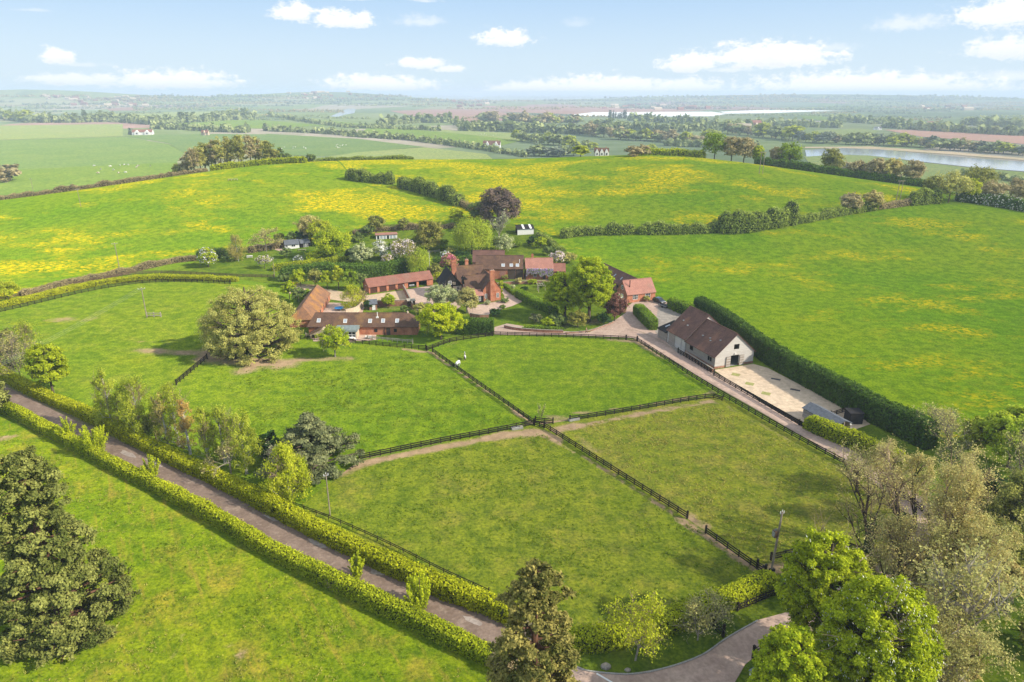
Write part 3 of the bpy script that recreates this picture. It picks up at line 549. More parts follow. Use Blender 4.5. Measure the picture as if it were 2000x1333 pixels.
# near paddocks
sheet('paddock',[(-200,650),(0,606),(60,594),(120,579),(200,561),(280,549),(420,552),(520,560),(590,600),(590,662),(412,690),(345,752),(270,860),(200,830),(100,790),(0,735)],G['paddockA'],.05,1.8,dirt=[([(430,690),(350,690),(280,685)],3.2,.75),([(400,700),(420,680),(470,690)],4,.95),([(100,625),(170,625)],4,.62),([(240,665),(330,672)],1.2,.5)])
sheet('paddock',[(412,690),(590,662),(700,668),(838,682),(848,686),(1043,828),(700,900),(600,985),(470,945),(270,862),(345,752)],G['paddockB'],.06,1.5,dirt=[([(415,695),(440,705),(560,712)],5,.85),([(480,725),(490,722)],4.5,.75),([(570,705),(680,700)],2.6,.72),([(845,692),(930,750),(1045,832)],.9,.95),([(790,684),(850,690)],1.2,.9),([(1000,845),(1040,832)],1.6,.9),([(715,898),(900,860),(1040,832)],.5,.7)])
sheet('paddock',[(848,684),(890,668),(962,656),(1240,664),(1300,702),(1400,768),(1385,775),(1240,800),(1113,822),(1060,830),(1043,826)],G['paddockB'],.07,1.5,dirt=[([(1190,664),(1245,668),(1300,700)],2.0,.85),([(1060,828),(1120,822)],1.6,.9),([(880,672),(940,662)],2.2,.5),([(1305,712),(1400,770)],.8,.6),([(1050,815),(1240,797),(1380,772)],.9,.7)])
sheet('paddock',[(1043,830),(1065,835),(1342,1014),(1490,1110),(1500,1130),(1420,1195),(1120,1262),(950,1200),(600,1010),(590,985),(700,902)],G['paddockC'],.08,1.2,dirt=[([(600,950),(640,928),(700,908)],2.8,.95),([(700,908),(800,888),(900,868),(1000,848),(1060,846),(1090,862)],1.6,1.0),([(980,850),(1050,846)],2.2,1.0),([(1090,865),(1200,930),(1330,1015)],.8,.8),([(1330,1018),(1375,1045),(1440,1088),(1490,1118)],1.3,1.0),([(1180,1225),(1260,1190),(1330,1175)],2.5,.5)])
sheet('paddock',[(1060,832),(1113,824),(1240,802),(1385,777),(1400,770),(1520,838),(1660,915),(1800,990),(1800,1120),(1500,1125),(1342,1014)],G['paddockD'],.09,1.3,dirt=[([(1075,845),(1100,838),(1130,832)],2.2,1.0),([(1110,838),(1240,812),(1390,785)],1.3,.85),([(1120,850),(1160,880)],2.2,.6),([(1342,1010),(1378,1032)],1.6,.9),([(1490,1118),(1520,1110)],1.8,.9),([(1410,790),(1520,850),(1660,930)],1.2,.55)])
sheet('field',[(-300,690),(25,800),(110,845),(215,905),(300,950),(520,1080),(780,1210),(960,1290),(1010,1330),(1010,1480),(-300,1480)],G['fieldBL'],.05,1.5,dirt=[([(0,858),(20,855)],2,.8),([(120,1245),(190,1240)],2.5,.95),([(330,1300),(360,1240)],.5,.6),([(420,1200),(470,1290)],.7,.55)])
# lane, drive and yards
G['verge']=groundmat('lane_verge',(.15,.15,.05),(.20,.16,.09),(.10,.13,.03),.3,1.8,.7)
strip('verge',[(-250,640),(-120,708),(-40,748),(60,800),(250,893),(420,975),(600,1060),(740,1125),(920,1212),(1010,1262),(1060,1300)],[8.2,8.2,8.0],G['verge'],.09)
strip('road',[(-250,640),(-120,708),(-40,748),(60,800),(250,893),(420,975),(600,1060),(740,1125),(920,1212),(1010,1262),(1100,1345),(1190,1450)],[4.6,4.6,4.6,4.6,5.0,5.2],G['road'],.10)
strip('driveway',[(1215,648),(1245,655),(1300,685),(1400,744),(1520,812),(1640,882),(1740,948),(1800,1010),(1790,1090),(1700,1160),(1600,1212)],[5.5,5.0,4.6,4.6,5.2,5.4],G['drive'],.12)
sheet('driveway',[(1120,1300),(1150,1312),(1230,1318),(1300,1306),(1370,1281),(1420,1247),(1480,1213),(1600,1180),(1640,1225),(1560,1245),(1500,1262),(1455,1300),(1435,1335),(1450,1480),(1060,1480),(1060,1300)],G['drive'],.13,1.0)
sheet('lawn',[(1110,1262),(1160,1235),(1300,1200),(1420,1175),(1490,1130),(1600,1150),(1610,1185),(1480,1215),(1420,1248),(1370,1282),(1300,1307),(1230,1319),(1150,1313),(1100,1290)],G['lawn'],.105,1.5)
sheet('lawn',[(1435,1340),(1455,1301),(1500,1263),(1560,1246),(1900,1150),(2100,1100),(2150,1500),(1440,1500)],G['lawn'],.10,3)
sheet('forecourt',[(962,654),(966,640),(990,633),(1080,647),(1150,650),(1190,634),(1222,612),(1225,600),(1240,588),(1290,585),(1345,612),(1322,640),(1345,690),(1400,735),(1380,735),(1320,700),(1290,682),(1243,662),(1100,656)],G['drive'],.11,1.3)
sheet('yard_apron',[(1285,600),(1345,612),(1322,640),(1345,690),(1330,697),(1300,668),(1280,650)],G['hard'],.13,1.5)
sheet('yard',[(1394,724),(1471,712),(1500,720),(1580,762),(1680,815),(1700,830),(1640,850),(1590,848),(1561,832),(1480,782)],G['yard'],.12,1.3)
sheet('lawn',[(1636,852),(1690,830),(1800,885),(1750,905),(1700,885)],G['lawn'],.11,1.5,dirt=[([(1640,855),(1700,885)],1.2,.9)])
# garden ground and courtyards
sheet('garden_lawn',[(290,540),(400,506),(480,497),(560,478),(690,462),(800,452),(930,443),(960,440),(1050,448),(1085,470),(1110,500),(1130,530),(1215,560),(1300,590),(1220,612),(1190,634),(1150,650),(1080,647),(990,633),(962,654),(820,660),(600,660),(570,560),(460,545)],G['lawn'],.07,2.2,dirt=[([(600,600),(700,600),(800,600)],6,.55),([(1020,545),(1080,550),(1120,575)],5,.75),([(1100,640),(1180,625)],4,.6),([(565,556),(610,560)],3,.8)])
sheet('courtyard',[(560,557),(600,560),(640,566),(716,578),(790,567),(799,587),(740,594),(700,594),(640,585),(565,574)],G['pave'],.11,1.2)
sheet('forecourt',[(789,567),(848,558),(880,553),(895,560),(892,580),(900,600),(860,625),(835,620),(808,603)],G['grit'],.12,1.2)
sheet('courtyard',[(640,592),(700,594),(712,600),(705,622),(620,622)],G['grit'],.13,1.2)
sheet('garden_path',[(912,602),(945,594),(975,590),(986,580),(976,566),(990,561),(1022,580),(1019,591),(1000,599),(975,606),(955,615),(916,615)],G['grit'],.13,1.2)
sheet('terrace',[(610,661),(705,650),(735,653),(735,665),(700,668),(612,668)],G['grit'],.13,1.2)
sheet('terrace',[(535,486),(560,484),(562,489),(548,492),(537,489)],G['grit'],.12,1.2)
# meadows on the hill
LU=[-420,-300,-160,-60,0,60,130,200,270,340,400,470,540,600,650]
sheet('field',[(-220,640),(0,600),(100,566),(230,536),(300,517),(400,506),(500,496),(560,478),(690,460),(800,450),(940,440),(935,425),(900,405),(780,384),(690,356)]+CR(LU[::-1],10)+[('w',-430,235)],G['buttercup'],.05,4)
sheet('field',[(690,353),(780,382),(900,403),(940,425),(1050,452),(1095,464),(1180,457),(1400,453),(1550,436),(1660,418),(1760,402),(1830,395)]+CR([1820,1740,1660,1560,1480,1400,1330,1260,1180,1100,1030,960,880,800,720,655],10),G['buttercup'],.06,4)
sheet('field',[(1050,455),(1095,466),(1180,459),(1400,456),(1550,439),(1660,421),(1760,405),(1830,398),(1900,402),(2000,415),(2150,440),(2300,560),(2300,820),(1990,830),(1850,860),(1800,835),(1640,745),(1480,672),(1400,615),(1290,580),(1190,540),(1100,500)],G['buttercup2'],.055,4)
# valley
V=lambda n,poly,g,dz,st=30: sheet(n,poly,G[g],dz,st)
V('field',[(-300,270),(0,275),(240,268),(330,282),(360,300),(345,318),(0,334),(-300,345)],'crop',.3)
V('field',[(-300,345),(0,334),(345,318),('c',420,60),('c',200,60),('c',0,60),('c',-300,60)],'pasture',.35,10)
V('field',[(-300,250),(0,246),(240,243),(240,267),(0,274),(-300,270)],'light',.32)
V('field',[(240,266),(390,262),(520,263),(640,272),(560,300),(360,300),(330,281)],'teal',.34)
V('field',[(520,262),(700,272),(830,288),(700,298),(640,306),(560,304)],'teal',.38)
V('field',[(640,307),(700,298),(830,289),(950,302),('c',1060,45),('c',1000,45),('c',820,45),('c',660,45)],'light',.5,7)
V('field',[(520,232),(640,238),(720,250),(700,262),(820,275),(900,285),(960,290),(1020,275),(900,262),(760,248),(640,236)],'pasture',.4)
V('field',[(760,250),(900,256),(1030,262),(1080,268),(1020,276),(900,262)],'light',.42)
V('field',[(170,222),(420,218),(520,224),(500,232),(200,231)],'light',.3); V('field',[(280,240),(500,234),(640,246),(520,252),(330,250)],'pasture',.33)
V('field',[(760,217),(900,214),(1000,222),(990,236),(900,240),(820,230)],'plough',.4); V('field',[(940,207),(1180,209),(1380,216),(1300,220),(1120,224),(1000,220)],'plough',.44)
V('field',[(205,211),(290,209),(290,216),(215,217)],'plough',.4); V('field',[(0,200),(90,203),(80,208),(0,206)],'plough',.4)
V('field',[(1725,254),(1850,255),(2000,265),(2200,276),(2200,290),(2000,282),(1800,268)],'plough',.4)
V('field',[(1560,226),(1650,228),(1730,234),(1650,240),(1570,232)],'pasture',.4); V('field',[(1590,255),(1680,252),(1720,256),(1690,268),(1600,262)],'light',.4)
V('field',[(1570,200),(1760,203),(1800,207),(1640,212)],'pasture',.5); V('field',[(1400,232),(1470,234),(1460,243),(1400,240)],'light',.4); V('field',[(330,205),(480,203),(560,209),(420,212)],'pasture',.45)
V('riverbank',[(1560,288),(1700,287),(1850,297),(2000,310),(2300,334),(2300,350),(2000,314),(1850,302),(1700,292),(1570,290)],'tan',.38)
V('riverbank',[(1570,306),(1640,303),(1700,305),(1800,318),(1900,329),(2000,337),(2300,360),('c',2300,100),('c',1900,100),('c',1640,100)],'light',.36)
def watermat():
    m,t=newmat('river_water'); pos=t.n('ShaderNodeNewGeometry').outputs['Position']; n=t.noise(t.vscale(pos,(1,.4,1)),.05,4,.6)
    b=t.n('ShaderNodeBsdfPrincipled',{'Base Color':(.36,.38,.39),'Roughness':.12,'Specular IOR Level':.9}); t.set(b,'Normal',t.n('ShaderNodeBump',{'Height':n,'Strength':.05,'Distance':1.0})); finish(t,b); return m  # pale base colour stands in for the reflected horizon
MW=watermat()
sheet('river',[(1572,294),(1640,290),(1720,293),(1800,301),(1900,310),(2000,317),(2300,350),(2300,372),(2000,336),(1900,328),(1800,317),(1700,305),(1640,303),(1575,307)],MW,.45,30)
sheet('river',[(645,228),(668,218),(678,213),(695,213),(692,222),(676,224),(660,229)],MW,.5,30)
sheet('polytunnel_field',[(1115,225),(1160,220),(1390,219),(1420,223),(1395,228),(1250,229),(1150,228)],flat('white_crop_fleece',(.8,.79,.76),.1,.01),.9,40)
sheet('polytunnel_field',[(1405,219),(1500,215),(1640,217),(1500,222),(1420,223)],bpy.data.materials['white_crop_fleece'],.9,40)
# ---------------------------------------------------------------- foliage materials
for k,a,b,tr in [('leaf_green',(0.09, 0.14, 0.012),(0.2, 0.26, 0.022),.35),('leaf_lime',(0.22, 0.28, 0.008),(0.42, 0.46, 0.015),.45),('leaf_bright',(0.16, 0.22, 0.01),(0.34, 0.4, 0.018),.42),('leaf_chestnut',(0.15, 0.19, 0.009),(0.32, 0.355, 0.018),.4),
 ('leaf_yellow',(.22,.26,.012),(.42,.42,.03),.42),('leaf_bronze',(0.22, 0.205, 0.05),(0.39, 0.345, 0.1),.3),('leaf_bronzegreen',(.13,.13,.025),(.25,.23,.05),.3),('leaf_birch',(0.16, 0.19, 0.016),(0.32, 0.34, 0.04),.42),('leaf_birch2',(.22,.19,.045),(.38,.31,.09),.4),('leaf_orange',(.30,.17,.05),(.46,.30,.09),.4),
 ('leaf_sequoia',(0.055, 0.068, 0.014),(0.185, 0.19, 0.048),.15),('leaf_sequoia2',(0.06, 0.064, 0.015),(0.215, 0.18, 0.05),.15),('leaf_cedar',(0.055, 0.066, 0.028),(0.16, 0.165, 0.07),.12),('leaf_yew',(.014,.032,.010),(.04,.075,.018),.15),('leaf_purple',(0.07, 0.052, 0.045),(0.16, 0.115, 0.085),.25),('leaf_copper',(.09,.04,.032),(.2,.10,.075),.25),
 ('leaf_willow',(.19,.26,.018),(.36,.42,.04),.42),('leaf_tan',(0.28, 0.215, 0.075),(0.45, 0.355, 0.13),.35),('leaf_budding',(0.25, 0.215, 0.075),(0.41, 0.36, 0.125),.4),('leaf_pale',(0.22, 0.25, 0.09),(0.4, 0.42, 0.21),.35),('leaf_blossom',(.42,.34,.27),(.66,.58,.50),.35),('leaf_shrub',(.07,.11,.03),(.16,.19,.05),.3),('leaf_olive',(0.11, 0.12, 0.03),(0.25, 0.24, 0.055),.3),('leaf_ivy',(.018,.03,.010),(.06,.085,.022),.15),
 ('hedge_leaf',(0.13, 0.17, 0.008),(0.36, 0.4, 0.018),.35),('hedge_yellow',(0.17, 0.19, 0.006),(0.42, 0.42, 0.018),.38),('hedge_dark',(0.026, 0.055, 0.008),(0.09, 0.145, 0.02),.2),('hedge_yew',(0.022, 0.045, 0.008),(0.07, 0.115, 0.018),.12),('hedge_trim',(0.05, 0.09, 0.01),(0.17, 0.25, 0.016),.25),('hedge_wild',(0.09, 0.12, 0.022),(0.23, 0.27, 0.05),.3),('hedge_brown',(0.15, 0.12, 0.06),(0.28, 0.22, 0.11),.25),('leaf_far',(0.14, 0.17, 0.065),(0.25, 0.27, 0.11),.3),('leaf_farbrown',(0.2, 0.165, 0.085),(0.31, 0.26, 0.13),.3),('leaf_fardark',(0.1, 0.12, 0.085),(0.165, 0.185, 0.12),.25),  # far leaf tones paler and greyer, distance haze put into the colour
 ('white_blossom',(.62,.58,.54),(.85,.82,.78),.3),('pink_blossom',(.60,.36,.34),(.75,.52,.48),.3),('candle',(0.9, 0.85, 0.6),(0.95, 0.93, 0.76),.25),('lilac_blossom',(0.27, 0.13, 0.36),(0.52, 0.36, 0.6),.3),('red_flower',(.4,.08,.12),(.55,.16,.2),.3)]:
    M[k]=leafmat(k,a,b,tr)
M['hedge_core']=flat('hedge_core',(.06,.08,.016),.4,2); M['hedge_core_brown']=flat('hedge_core_brown',(.08,.06,.035),.4,2)
# ---------------------------------------------------------------- big foreground trees
tree('tall dark conifer with clumpy branches standing alone in the near field',(132,1240),866,225,'cone','leaf_sequoia',105000,.17,.03,1,'conifer_tree',np_=300,pr=.165,bark='redbark',tr=.8,flat=.8,shell=.45)
tree('brown-tipped conifer standing beside the bend of the lane',(1040,1560),1080,235,'cone','leaf_sequoia2',90000,.15,.05,2,'conifer_tree',np_=240,pr=.19,bark='redbark',tr=.7,flat=.85,shell=.45)
tree('wide grey-green cedar with flat layered branches beside the paddock',(612,918),806,212,'cedar','leaf_cedar',52000,.18,.10,3,'cedar_tree',np_=190,pr=.16,tr=.5)
tree('dark evergreen cut by the left edge beside the lane',(-8,812),742,70,'round','leaf_sequoia',9000,.24,.05,4,'conifer_tree',np_=26)
tree('huge bronze spreading oak just opening beside the stable range',(494,692),538,226,'round','leaf_bronze',90000,.16,-.42,5,'oak_tree',np_=330,pr=.10,tr=.75,shell=.2,flat=.65)
tree('small round green tree on its own in the paddock',(655,698),640,70,'round','leaf_bright',9000,.2,.22,6,'young_tree',np_=36,bark='palebark')
tree('lime-yellow maple at the end of the stable range',(862,664),588,104,'round','leaf_lime',30000,.2,.10,7,'maple_tree',np_=100,pr=.2,shell=.4)
tree('pale blossoming tree behind the lime-yellow maple',(862,604),553,74,'round','leaf_pale',13000,.22,.06,8,'blossom_tree',np_=50,pr=.26,bark='palebark',shell=.3)
tree('buff budding tree hiding the corner of the brick house',(912,612),560,52,'round','leaf_budding',8000,.22,.05,81,'budding_tree',np_=36,pr=.28,bark='palebark',shell=.25)
tree('taller of the two bright green limes beside the lawn, right',(1150,630),488,104,'round','leaf_bright',42000,.22,.06,9,'lime_tree',np_=150,pr=.17,shell=.4,tr=.5)
tree('lower rounded bright green lime over the clipped lawn hedge',(1103,624),526,96,'round','leaf_bright',30000,.22,.08,10,'lime_tree',np_=110,pr=.19,shell=.4,tr=.45)
tree('purple-brown copper shrub beside the red-roofed cottage',(1200,628),568,46,'round','leaf_copper',8000,.22,.03,11,'copper_beech',np_=36,pr=.3)
tree('bare twiggy bush under the bright limes by the drive',(1128,640),606,44,'round','leaf_bronzegreen',4000,.2,.02,12,'shrub','shrub',np_=26,parts=False)
# birches and shrubs by the lane
for (b,t,wd,lf,n,lab) in [((222,842),720,62,'leaf_birch',5200,'tallest birch at the left end of the birch group'),((278,858),737,92,'leaf_birch',11000,'broad leafy birch second in the birch group'),((330,876),765,46,'leaf_birch2',2800,'thin tan birch in the middle of the birch group'),((350,872),750,72,'leaf_birch',5000,'fresh green birch leaning behind the tan birches'),((372,888),778,46,'leaf_orange',2600,'orange-tinted birch in the middle of the birch group'),((408,905),800,62,'leaf_birch',5000,'loose green birch next to the orange-tinted birch'),((440,905),795,70,'leaf_birch',6000,'dense birch behind the bare white-limbed tree'),((482,926),802,76,'leaf_birch',6500,'birch with white trunk at the right end of the group'),((248,846),765,60,'leaf_birch',3500,'low birch filling between the two left birches')]:
    tree(lab,b,t,wd,'birch',lf,int(n*1.25),.15,.16,20,'birch_tree','tree','birches beside the lane',bark='birchbark',np_=54,pr=.27,tr=.24)
tree('bare cream-limbed tree leaning over the lane hedge',(452,928),846,92,'bare','leaf_budding',500,.14,.18,30,'bare_tree',bark='palebark',twig='twig',levels=[6,6,5,4],tr=.2,upb=.5)
tree('yellow-green weeping birch by the wooden lane pole',(566,978),872,100,'birch','leaf_yellow',11000,.18,.12,31,'birch_tree','tree',bark='birchbark',np_=80,pr=.3,tr=.17)
tree('grey bare shrub tangled above the yellow-green birch',(548,950),868,66,'bare','leaf_pale',200,.12,.1,32,'shrub','shrub',levels=[7,5,4,4],tr=.1,twig='greytwig')
tree('small glowing yellow-green sapling among the birches',(258,846),816,32,'bush','leaf_lime',1500,.18,.1,33,'sapling',parts=False,np_=18,pr=.4)
tree('dark shrub in shade under the birches',(305,858),805,44,'bush','leaf_olive',2600,.2,.02,34,'shrub','shrub',np_=22,parts=False)
tree('dark evergreen shrub tucked beside the cedar',(528,905),842,56,'bush','leaf_yew',4200,.22,.02,35,'shrub','shrub',np_=24,parts=False)
tree('bright green shoots climbing before the cedar',(520,908),850,18,'bush','leaf_bright',1300,.2,.02,36,'shrub','shrub',np_=12,parts=False)
# left edge
tree('bright green horse chestnut at the left edge above the lane',(104,768),664,84,'round','leaf_chestnut',24000,.2,.05,37,'chestnut_tree',np_=90,pr=.21,shell=.45)
tree('bare grey twiggy bush beside the bright chestnut',(45,748),650,96,'bare','leaf_tan',900,.15,.02,38,'bare_bush','shrub',levels=[10,6,5,4],tr=.1,twig='greytwig',upb=.55,spread=.6)
tree('olive tree behind the bare bush at the left edge',(58,690),628,62,'birch','leaf_birch',4200,.2,.05,39,'olive_tree',np_=44,parts=False,tr=.15)
tree('dark brown bush at the left edge of the paddock',(18,706),640,50,'bush','leaf_olive',3500,.24,.02,40,'shrub','shrub',np_=24,parts=False)
tree('yellow round bush at the far left fence corner',(18,590),547,52,'bush','leaf_yellow',6500,.2,.02,41,'yellow_bush','shrub',np_=30,pr=.34,parts=False)
# roadside shrubs
for b,t,wd,n,lab in [((136,862),812,42,1600,'small bright shrub in the lane hedge left of the spiky one'),((188,890),826,74,4200,'largest spiky lime shrub in the lane hedge'),((297,936),886,42,1500,'narrow bright shrub in the lane hedge above the bare bit'),((700,1128),1078,38,1400,'slim pale green shrub halfway down the lane hedge'),((822,1192),1116,66,3000,'round bright shrub in the lane hedge nearest the brown conifer')]:
    tree(lab,b,t,wd,'shoot','leaf_bright',int(n*1.4),.15,.1,42,'hedge_shrub','shrub','bright shrubs growing out of the lane hedge',np_=26,twig='bark')
# near the entrance
tree('yellow budding tree beside the entrance drive',(1240,1292),1163,122,'bare','leaf_yellow',3600,.12,.16,50,'budding_tree',bark='palebark',levels=[8,6,5,4],tr=.14,twig='twig',spread=.75)
tree('thin grey budding tree by the black entrance gate',(1362,1252),1158,112,'bare','leaf_budding',1700,.12,.14,51,'budding_tree',bark='palebark',levels=[8,6,5,4],tr=.12,twig='greytwig',spread=.8)
tree('tiny leafless tree inside the fence crossing',(1057,832),783,24,'bare','leaf_budding',60,.1,.25,52,'leafless_tree',levels=[7,5,4],tr=.06,twig='greytwig',spread=.5,upb=.5)
# chestnut corner, right
CH='chestnuts at the entrance corner'
tree('horse chestnut covered in white candles, largest of the corner clump',('w',35.0,51.5),-19.5,-13.0,'round','leaf_chestnut',120000,.14,.04,60,'chestnut_tree','tree',CH,np_=330,pr=.12,shell=.4,tr=.5,blossom='candle',nb=6000)
tree('rear horse chestnut with dead grey limb rising from its crown',('w',34.2,61.0),-17.5,-11,'round','leaf_chestnut',70000,.14,.06,61,'chestnut_tree','tree',CH,np_=220,pr=.13,shell=.4,tr=.45,blossom='candle',nb=900)
tree('lighter green chestnut overhanging the entrance drive',('w',26.6,50.5),-14.5,-8.5,'round','leaf_bright',60000,.13,.04,62,'chestnut_tree','tree',CH,np_=190,pr=.14,shell=.45,tr=.4)
tree('low bright chestnut at the bottom edge by the letter box',('w',26.8,43.2),-11.0,-8.0,'round','leaf_chestnut',46000,.13,.04,63,'chestnut_tree','tree',CH,np_=170,pr=.14,shell=.45)
tree('very dark yew in front of the candle chestnut',('w',30.6,44.4),-12.5,-5.5,'round','leaf_yew',12000,.2,.02,64,'yew_tree',np_=44,pr=.3)
tree('dead pale-limbed larch leaning at the lower right',(1845,1350),1045,200,'bare','leaf_budding',5200,.17,.1,65,'larch_tree',bark='palebark',levels=[26,6,5],tr=.34,twig='palebark',spread=1.15,upb=-.12)
IV='tan budding trees along the drive'
for k,(bs,tp,wd,n,lf,lab,bk) in enumerate([((1690,1100),918,150,1100,'leaf_tan','ivy-clad thin tree nearest the transformer pole','darkbark'),((1752,1085),888,150,1700,'leaf_tan','thin ivy-clad tan tree with twin trunks','darkbark'),((1800,1165),880,180,5200,'leaf_tan','tan budding tree with a dark leaning ivy trunk','darkbark'),((1838,1190),905,215,21000,'leaf_tan','broadest golden budding tree at the lower right','darkbark'),((1785,1040),885,130,9000,'leaf_tan','tan budding tree over the bend of the drive','darkbark'),((1672,962),868,110,3600,'leaf_budding','pinkish budding tree behind the bright low hedge','darkbark'),((1725,975),872,110,5200,'leaf_tan','pale tan budding tree beside the pinkish one','darkbark'),((1858,1035),890,120,12000,'leaf_tan','golden rounded budding tree right of the pinkish one','darkbark'),((1880,1235),1010,170,13000,'leaf_budding','olive budding tree below the golden trees','darkbark'),((1790,1345),1160,210,15000,'leaf_budding','pale green budding tree at the bottom right corner','bark'),((1745,1205),1010,150,8000,'leaf_tan','golden budding tree directly behind the candle chestnut','darkbark')]):
    tree(lab,bs,tp,wd,'bare',lf,int(n*.8),.11,.2,66+k,'budding_tree','tree',IV,bark=bk,levels=[8,6,5,4],tr=.34,twig='twig',spread=.72,upb=.22)
    if k<3:
        e=TREES[-1]; r=np.random.RandomState(k); hh=hat(pt(bs),tp)*.42; z=r.random(2600)*hh; th=r.random(2600)*6.28; rad=.42+.25*r.random(2600); ivy=MB(); leaves(ivy,np.column_stack([rad*np.cos(th),rad*np.sin(th),z]),unit(np.column_stack([np.cos(th),np.sin(th),.4+0*th])+r.normal(size=(2600,3))*.4),.15,r,.7,0,r.random(2600)); ivy.build('ivy',M['leaf_ivy'],e)
UG='undergrowth below the budding trees'
for k,(x,y,h,wd,lf,lab) in enumerate([(43,61,4,6,'leaf_olive','olive undergrowth at the foot of the ivy trunks'),(47,57,5,6.5,'leaf_tan','golden undergrowth between the ivy trunks and the candle chestnut'),(50,66,4.5,7,'leaf_tan','golden undergrowth at the bend of the hidden drive'),(57,67,5.5,7,'leaf_ivy','dark ivy bush below the broad golden tree'),(49.5,51,4.5,7,'leaf_budding','pale undergrowth under the dead larch'),(43,48,4,6,'leaf_olive','olive undergrowth at the bottom edge by the larch'),(55,49,3.5,5,'leaf_budding','pale bush right of the dead larch'),(60,61,5,6,'leaf_olive','olive bush beside the churchyard grass'),(46,75,3,5,'leaf_olive','low olive scrub on the paddock side of the drive'),(62,71,6,7,'leaf_tan','golden bush on the right of the drive bend'),(45,68.5,5,6,'leaf_olive','olive bush behind the second ivy trunk'),(49.5,71.5,5,6,'leaf_budding','pale bush hiding the drive behind the ivy trunks'),(53,76,4.5,6,'leaf_tan','golden bush at the outside of the drive'),(42.5,65,4,5,'leaf_olive','dark olive bush at the first ivy trunk'),(47.5,63.5,5.5,6,'leaf_budding','pale bush around the dark leaning ivy trunk'),(52.5,70,5,6,'leaf_olive','olive bush between drive and golden trees')]):
    tree(lab,('w',x,y),-h,-wd,'bush',lf,9000,.17,.0,90+k,'undergrowth_bush','shrub',UG,np_=70,pr=.2,parts=False,shell=.2)
# right edge
tree('tangled bare grey bush at the end of the tall dark hedge',(1858,912),806,135,'bare','leaf_budding',1500,.16,.02,80,'bare_bush','shrub',levels=[14,6,5,4],tr=.16,twig='greytwig',upb=.6,spread=.55)
tree('yellow-green willow at the right edge beyond the bare bush',(1968,912),798,130,'round','leaf_willow',24000,.26,.04,81,'willow_tree',np_=60,pr=.28,shell=.4)
tree('smaller willow crown behind the bare bush',(1905,880),812,80,'round','leaf_birch',9000,.26,.04,82,'willow_tree',np_=36,pr=.3)
tree('dark evergreen cut by the right edge',(1972,1085),915,120,'round','leaf_olive',24000,.16,.03,83,'evergreen_tree',np_=50,pr=.28)
tree('grey twiggy tree in front of the dark evergreen at the right edge',(1990,1010),845,110,'bare','leaf_budding',900,.14,.1,84,'bare_tree',levels=[8,6,5,4],tr=.2,twig='greytwig')
tree('olive evergreen bush low at the right edge',(1925,1120),1010,110,'round','leaf_olive',16000,.16,.02,85,'evergreen_bush','shrub',np_=40,pr=.3,parts=False)
tree('dark yew in shadow at the end of the tall hedge',(1915,1010),915,90,'round','leaf_yew',7000,.22,.02,86,'yew_bush','shrub',np_=36,pr=.3,parts=False)
tree('dark shrub behind the churchyard grass at the right edge',(1985,1150),1075,90,'bush','leaf_olive',4000,.22,.02,87,'shrub','shrub',np_=26,parts=False)
tree('small conifer at the lower right corner',('w',51.5,42.0),-7,-4,'cone','leaf_olive',5000,.2,.02,88,'conifer_tree',np_=40,pr=.35,parts=False)
# garden trees
g=lambda lab,b,t,wd,k,lf,n,name,**kw: tree(lab,b,t,wd,k,lf,n,kw.pop('ls',.3),kw.pop('cb',.1),kw.pop('seed',100),name,**kw)
g('weeping golden willow on the garden lawn behind the house',(922,497),430,94,'weep','leaf_willow',20000,'willow_tree',np_=70,pr=.3,cb=.12,tr=.4,bark='darkbark')
g('bronze-green rounded tree left of the golden willow',(838,492),428,60,'round','leaf_bronzegreen',9000,'garden_tree',np_=46,cb=.06)
g('tall dark purple-brown tree behind the garden',(976,450),363,98,'round','leaf_purple',13000,'copper_beech',np_=64,pr=.26,cb=.04,ls=.4)
g('dark tree at the left foot of the purple-brown tree',(936,432),388,44,'round','leaf_shrub',4000,'garden_tree',np_=30,cb=.03,ls=.35,parts=False)
g('pale leafless tree in front of the purple-brown tree',(972,472),410,54,'bare','leaf_pale',300,'leafless_tree',cb=.2,bark='palebark',twig='palebark',levels=[7,6,5,4],upb=.5,spread=.5)
g('pale grey blossoming bush behind the long barn',(985,495),457,42,'round','leaf_pale',4500,'blossom_bush',cat='shrub',np_=30,cb=.02,parts=False,ls=.25)
g('brightest round lime tree beside the summerhouse',(652,508),444,78,'round','leaf_bright',15000,'lime_tree',np_=56,cb=.05)
g('yellow-green tree behind the garden shed',(630,478),428,62,'round','leaf_yellow',7000,'garden_tree',np_=40,cb=.05,ls=.3)
g('brown budding tree behind the summerhouse',(607,472),418,52,'round','leaf_tan',5000,'budding_tree',np_=36,cb=.1,shell=.2,twig='twig')
g('dark conifer between summerhouse and brown tree',(592,474),446,30,'round','leaf_yew',3000,'conifer_bush',cat='shrub',np_=22,cb=.02,parts=False)
g('green shrub left of the summerhouse roof',(572,476),452,30,'bush','leaf_shrub',2600,'shrub',cat='shrub',np_=22,cb=.02,parts=False)
g('white blossoming tree at the left end of the garden lawn',(408,523),482,38,'round','leaf_bright',4200,'blossom_tree',np_=34,cb=.04,blossom='white_blossom',nb=825,ls=.26)
g('slim brown birch on the garden lawn',(466,511),456,38,'birch','leaf_birch2',3200,'birch_tree',np_=44,cb=.12,bark='birchbark',tr=.14,ls=.22)
g('spreading budding tree on the garden lawn',(521,492),446,58,'bare','leaf_budding',1700,'budding_tree',cb=.3,bark='palebark',levels=[7,6,5,4],ls=.22,spread=.75,upb=.3)
g('small pink-white blossom tree on the garden lawn',(517,526),499,34,'round','leaf_bright',500,'blossom_tree',np_=22,cb=.35,blossom='pink_blossom',nb=495,shell=.3,ls=.22)
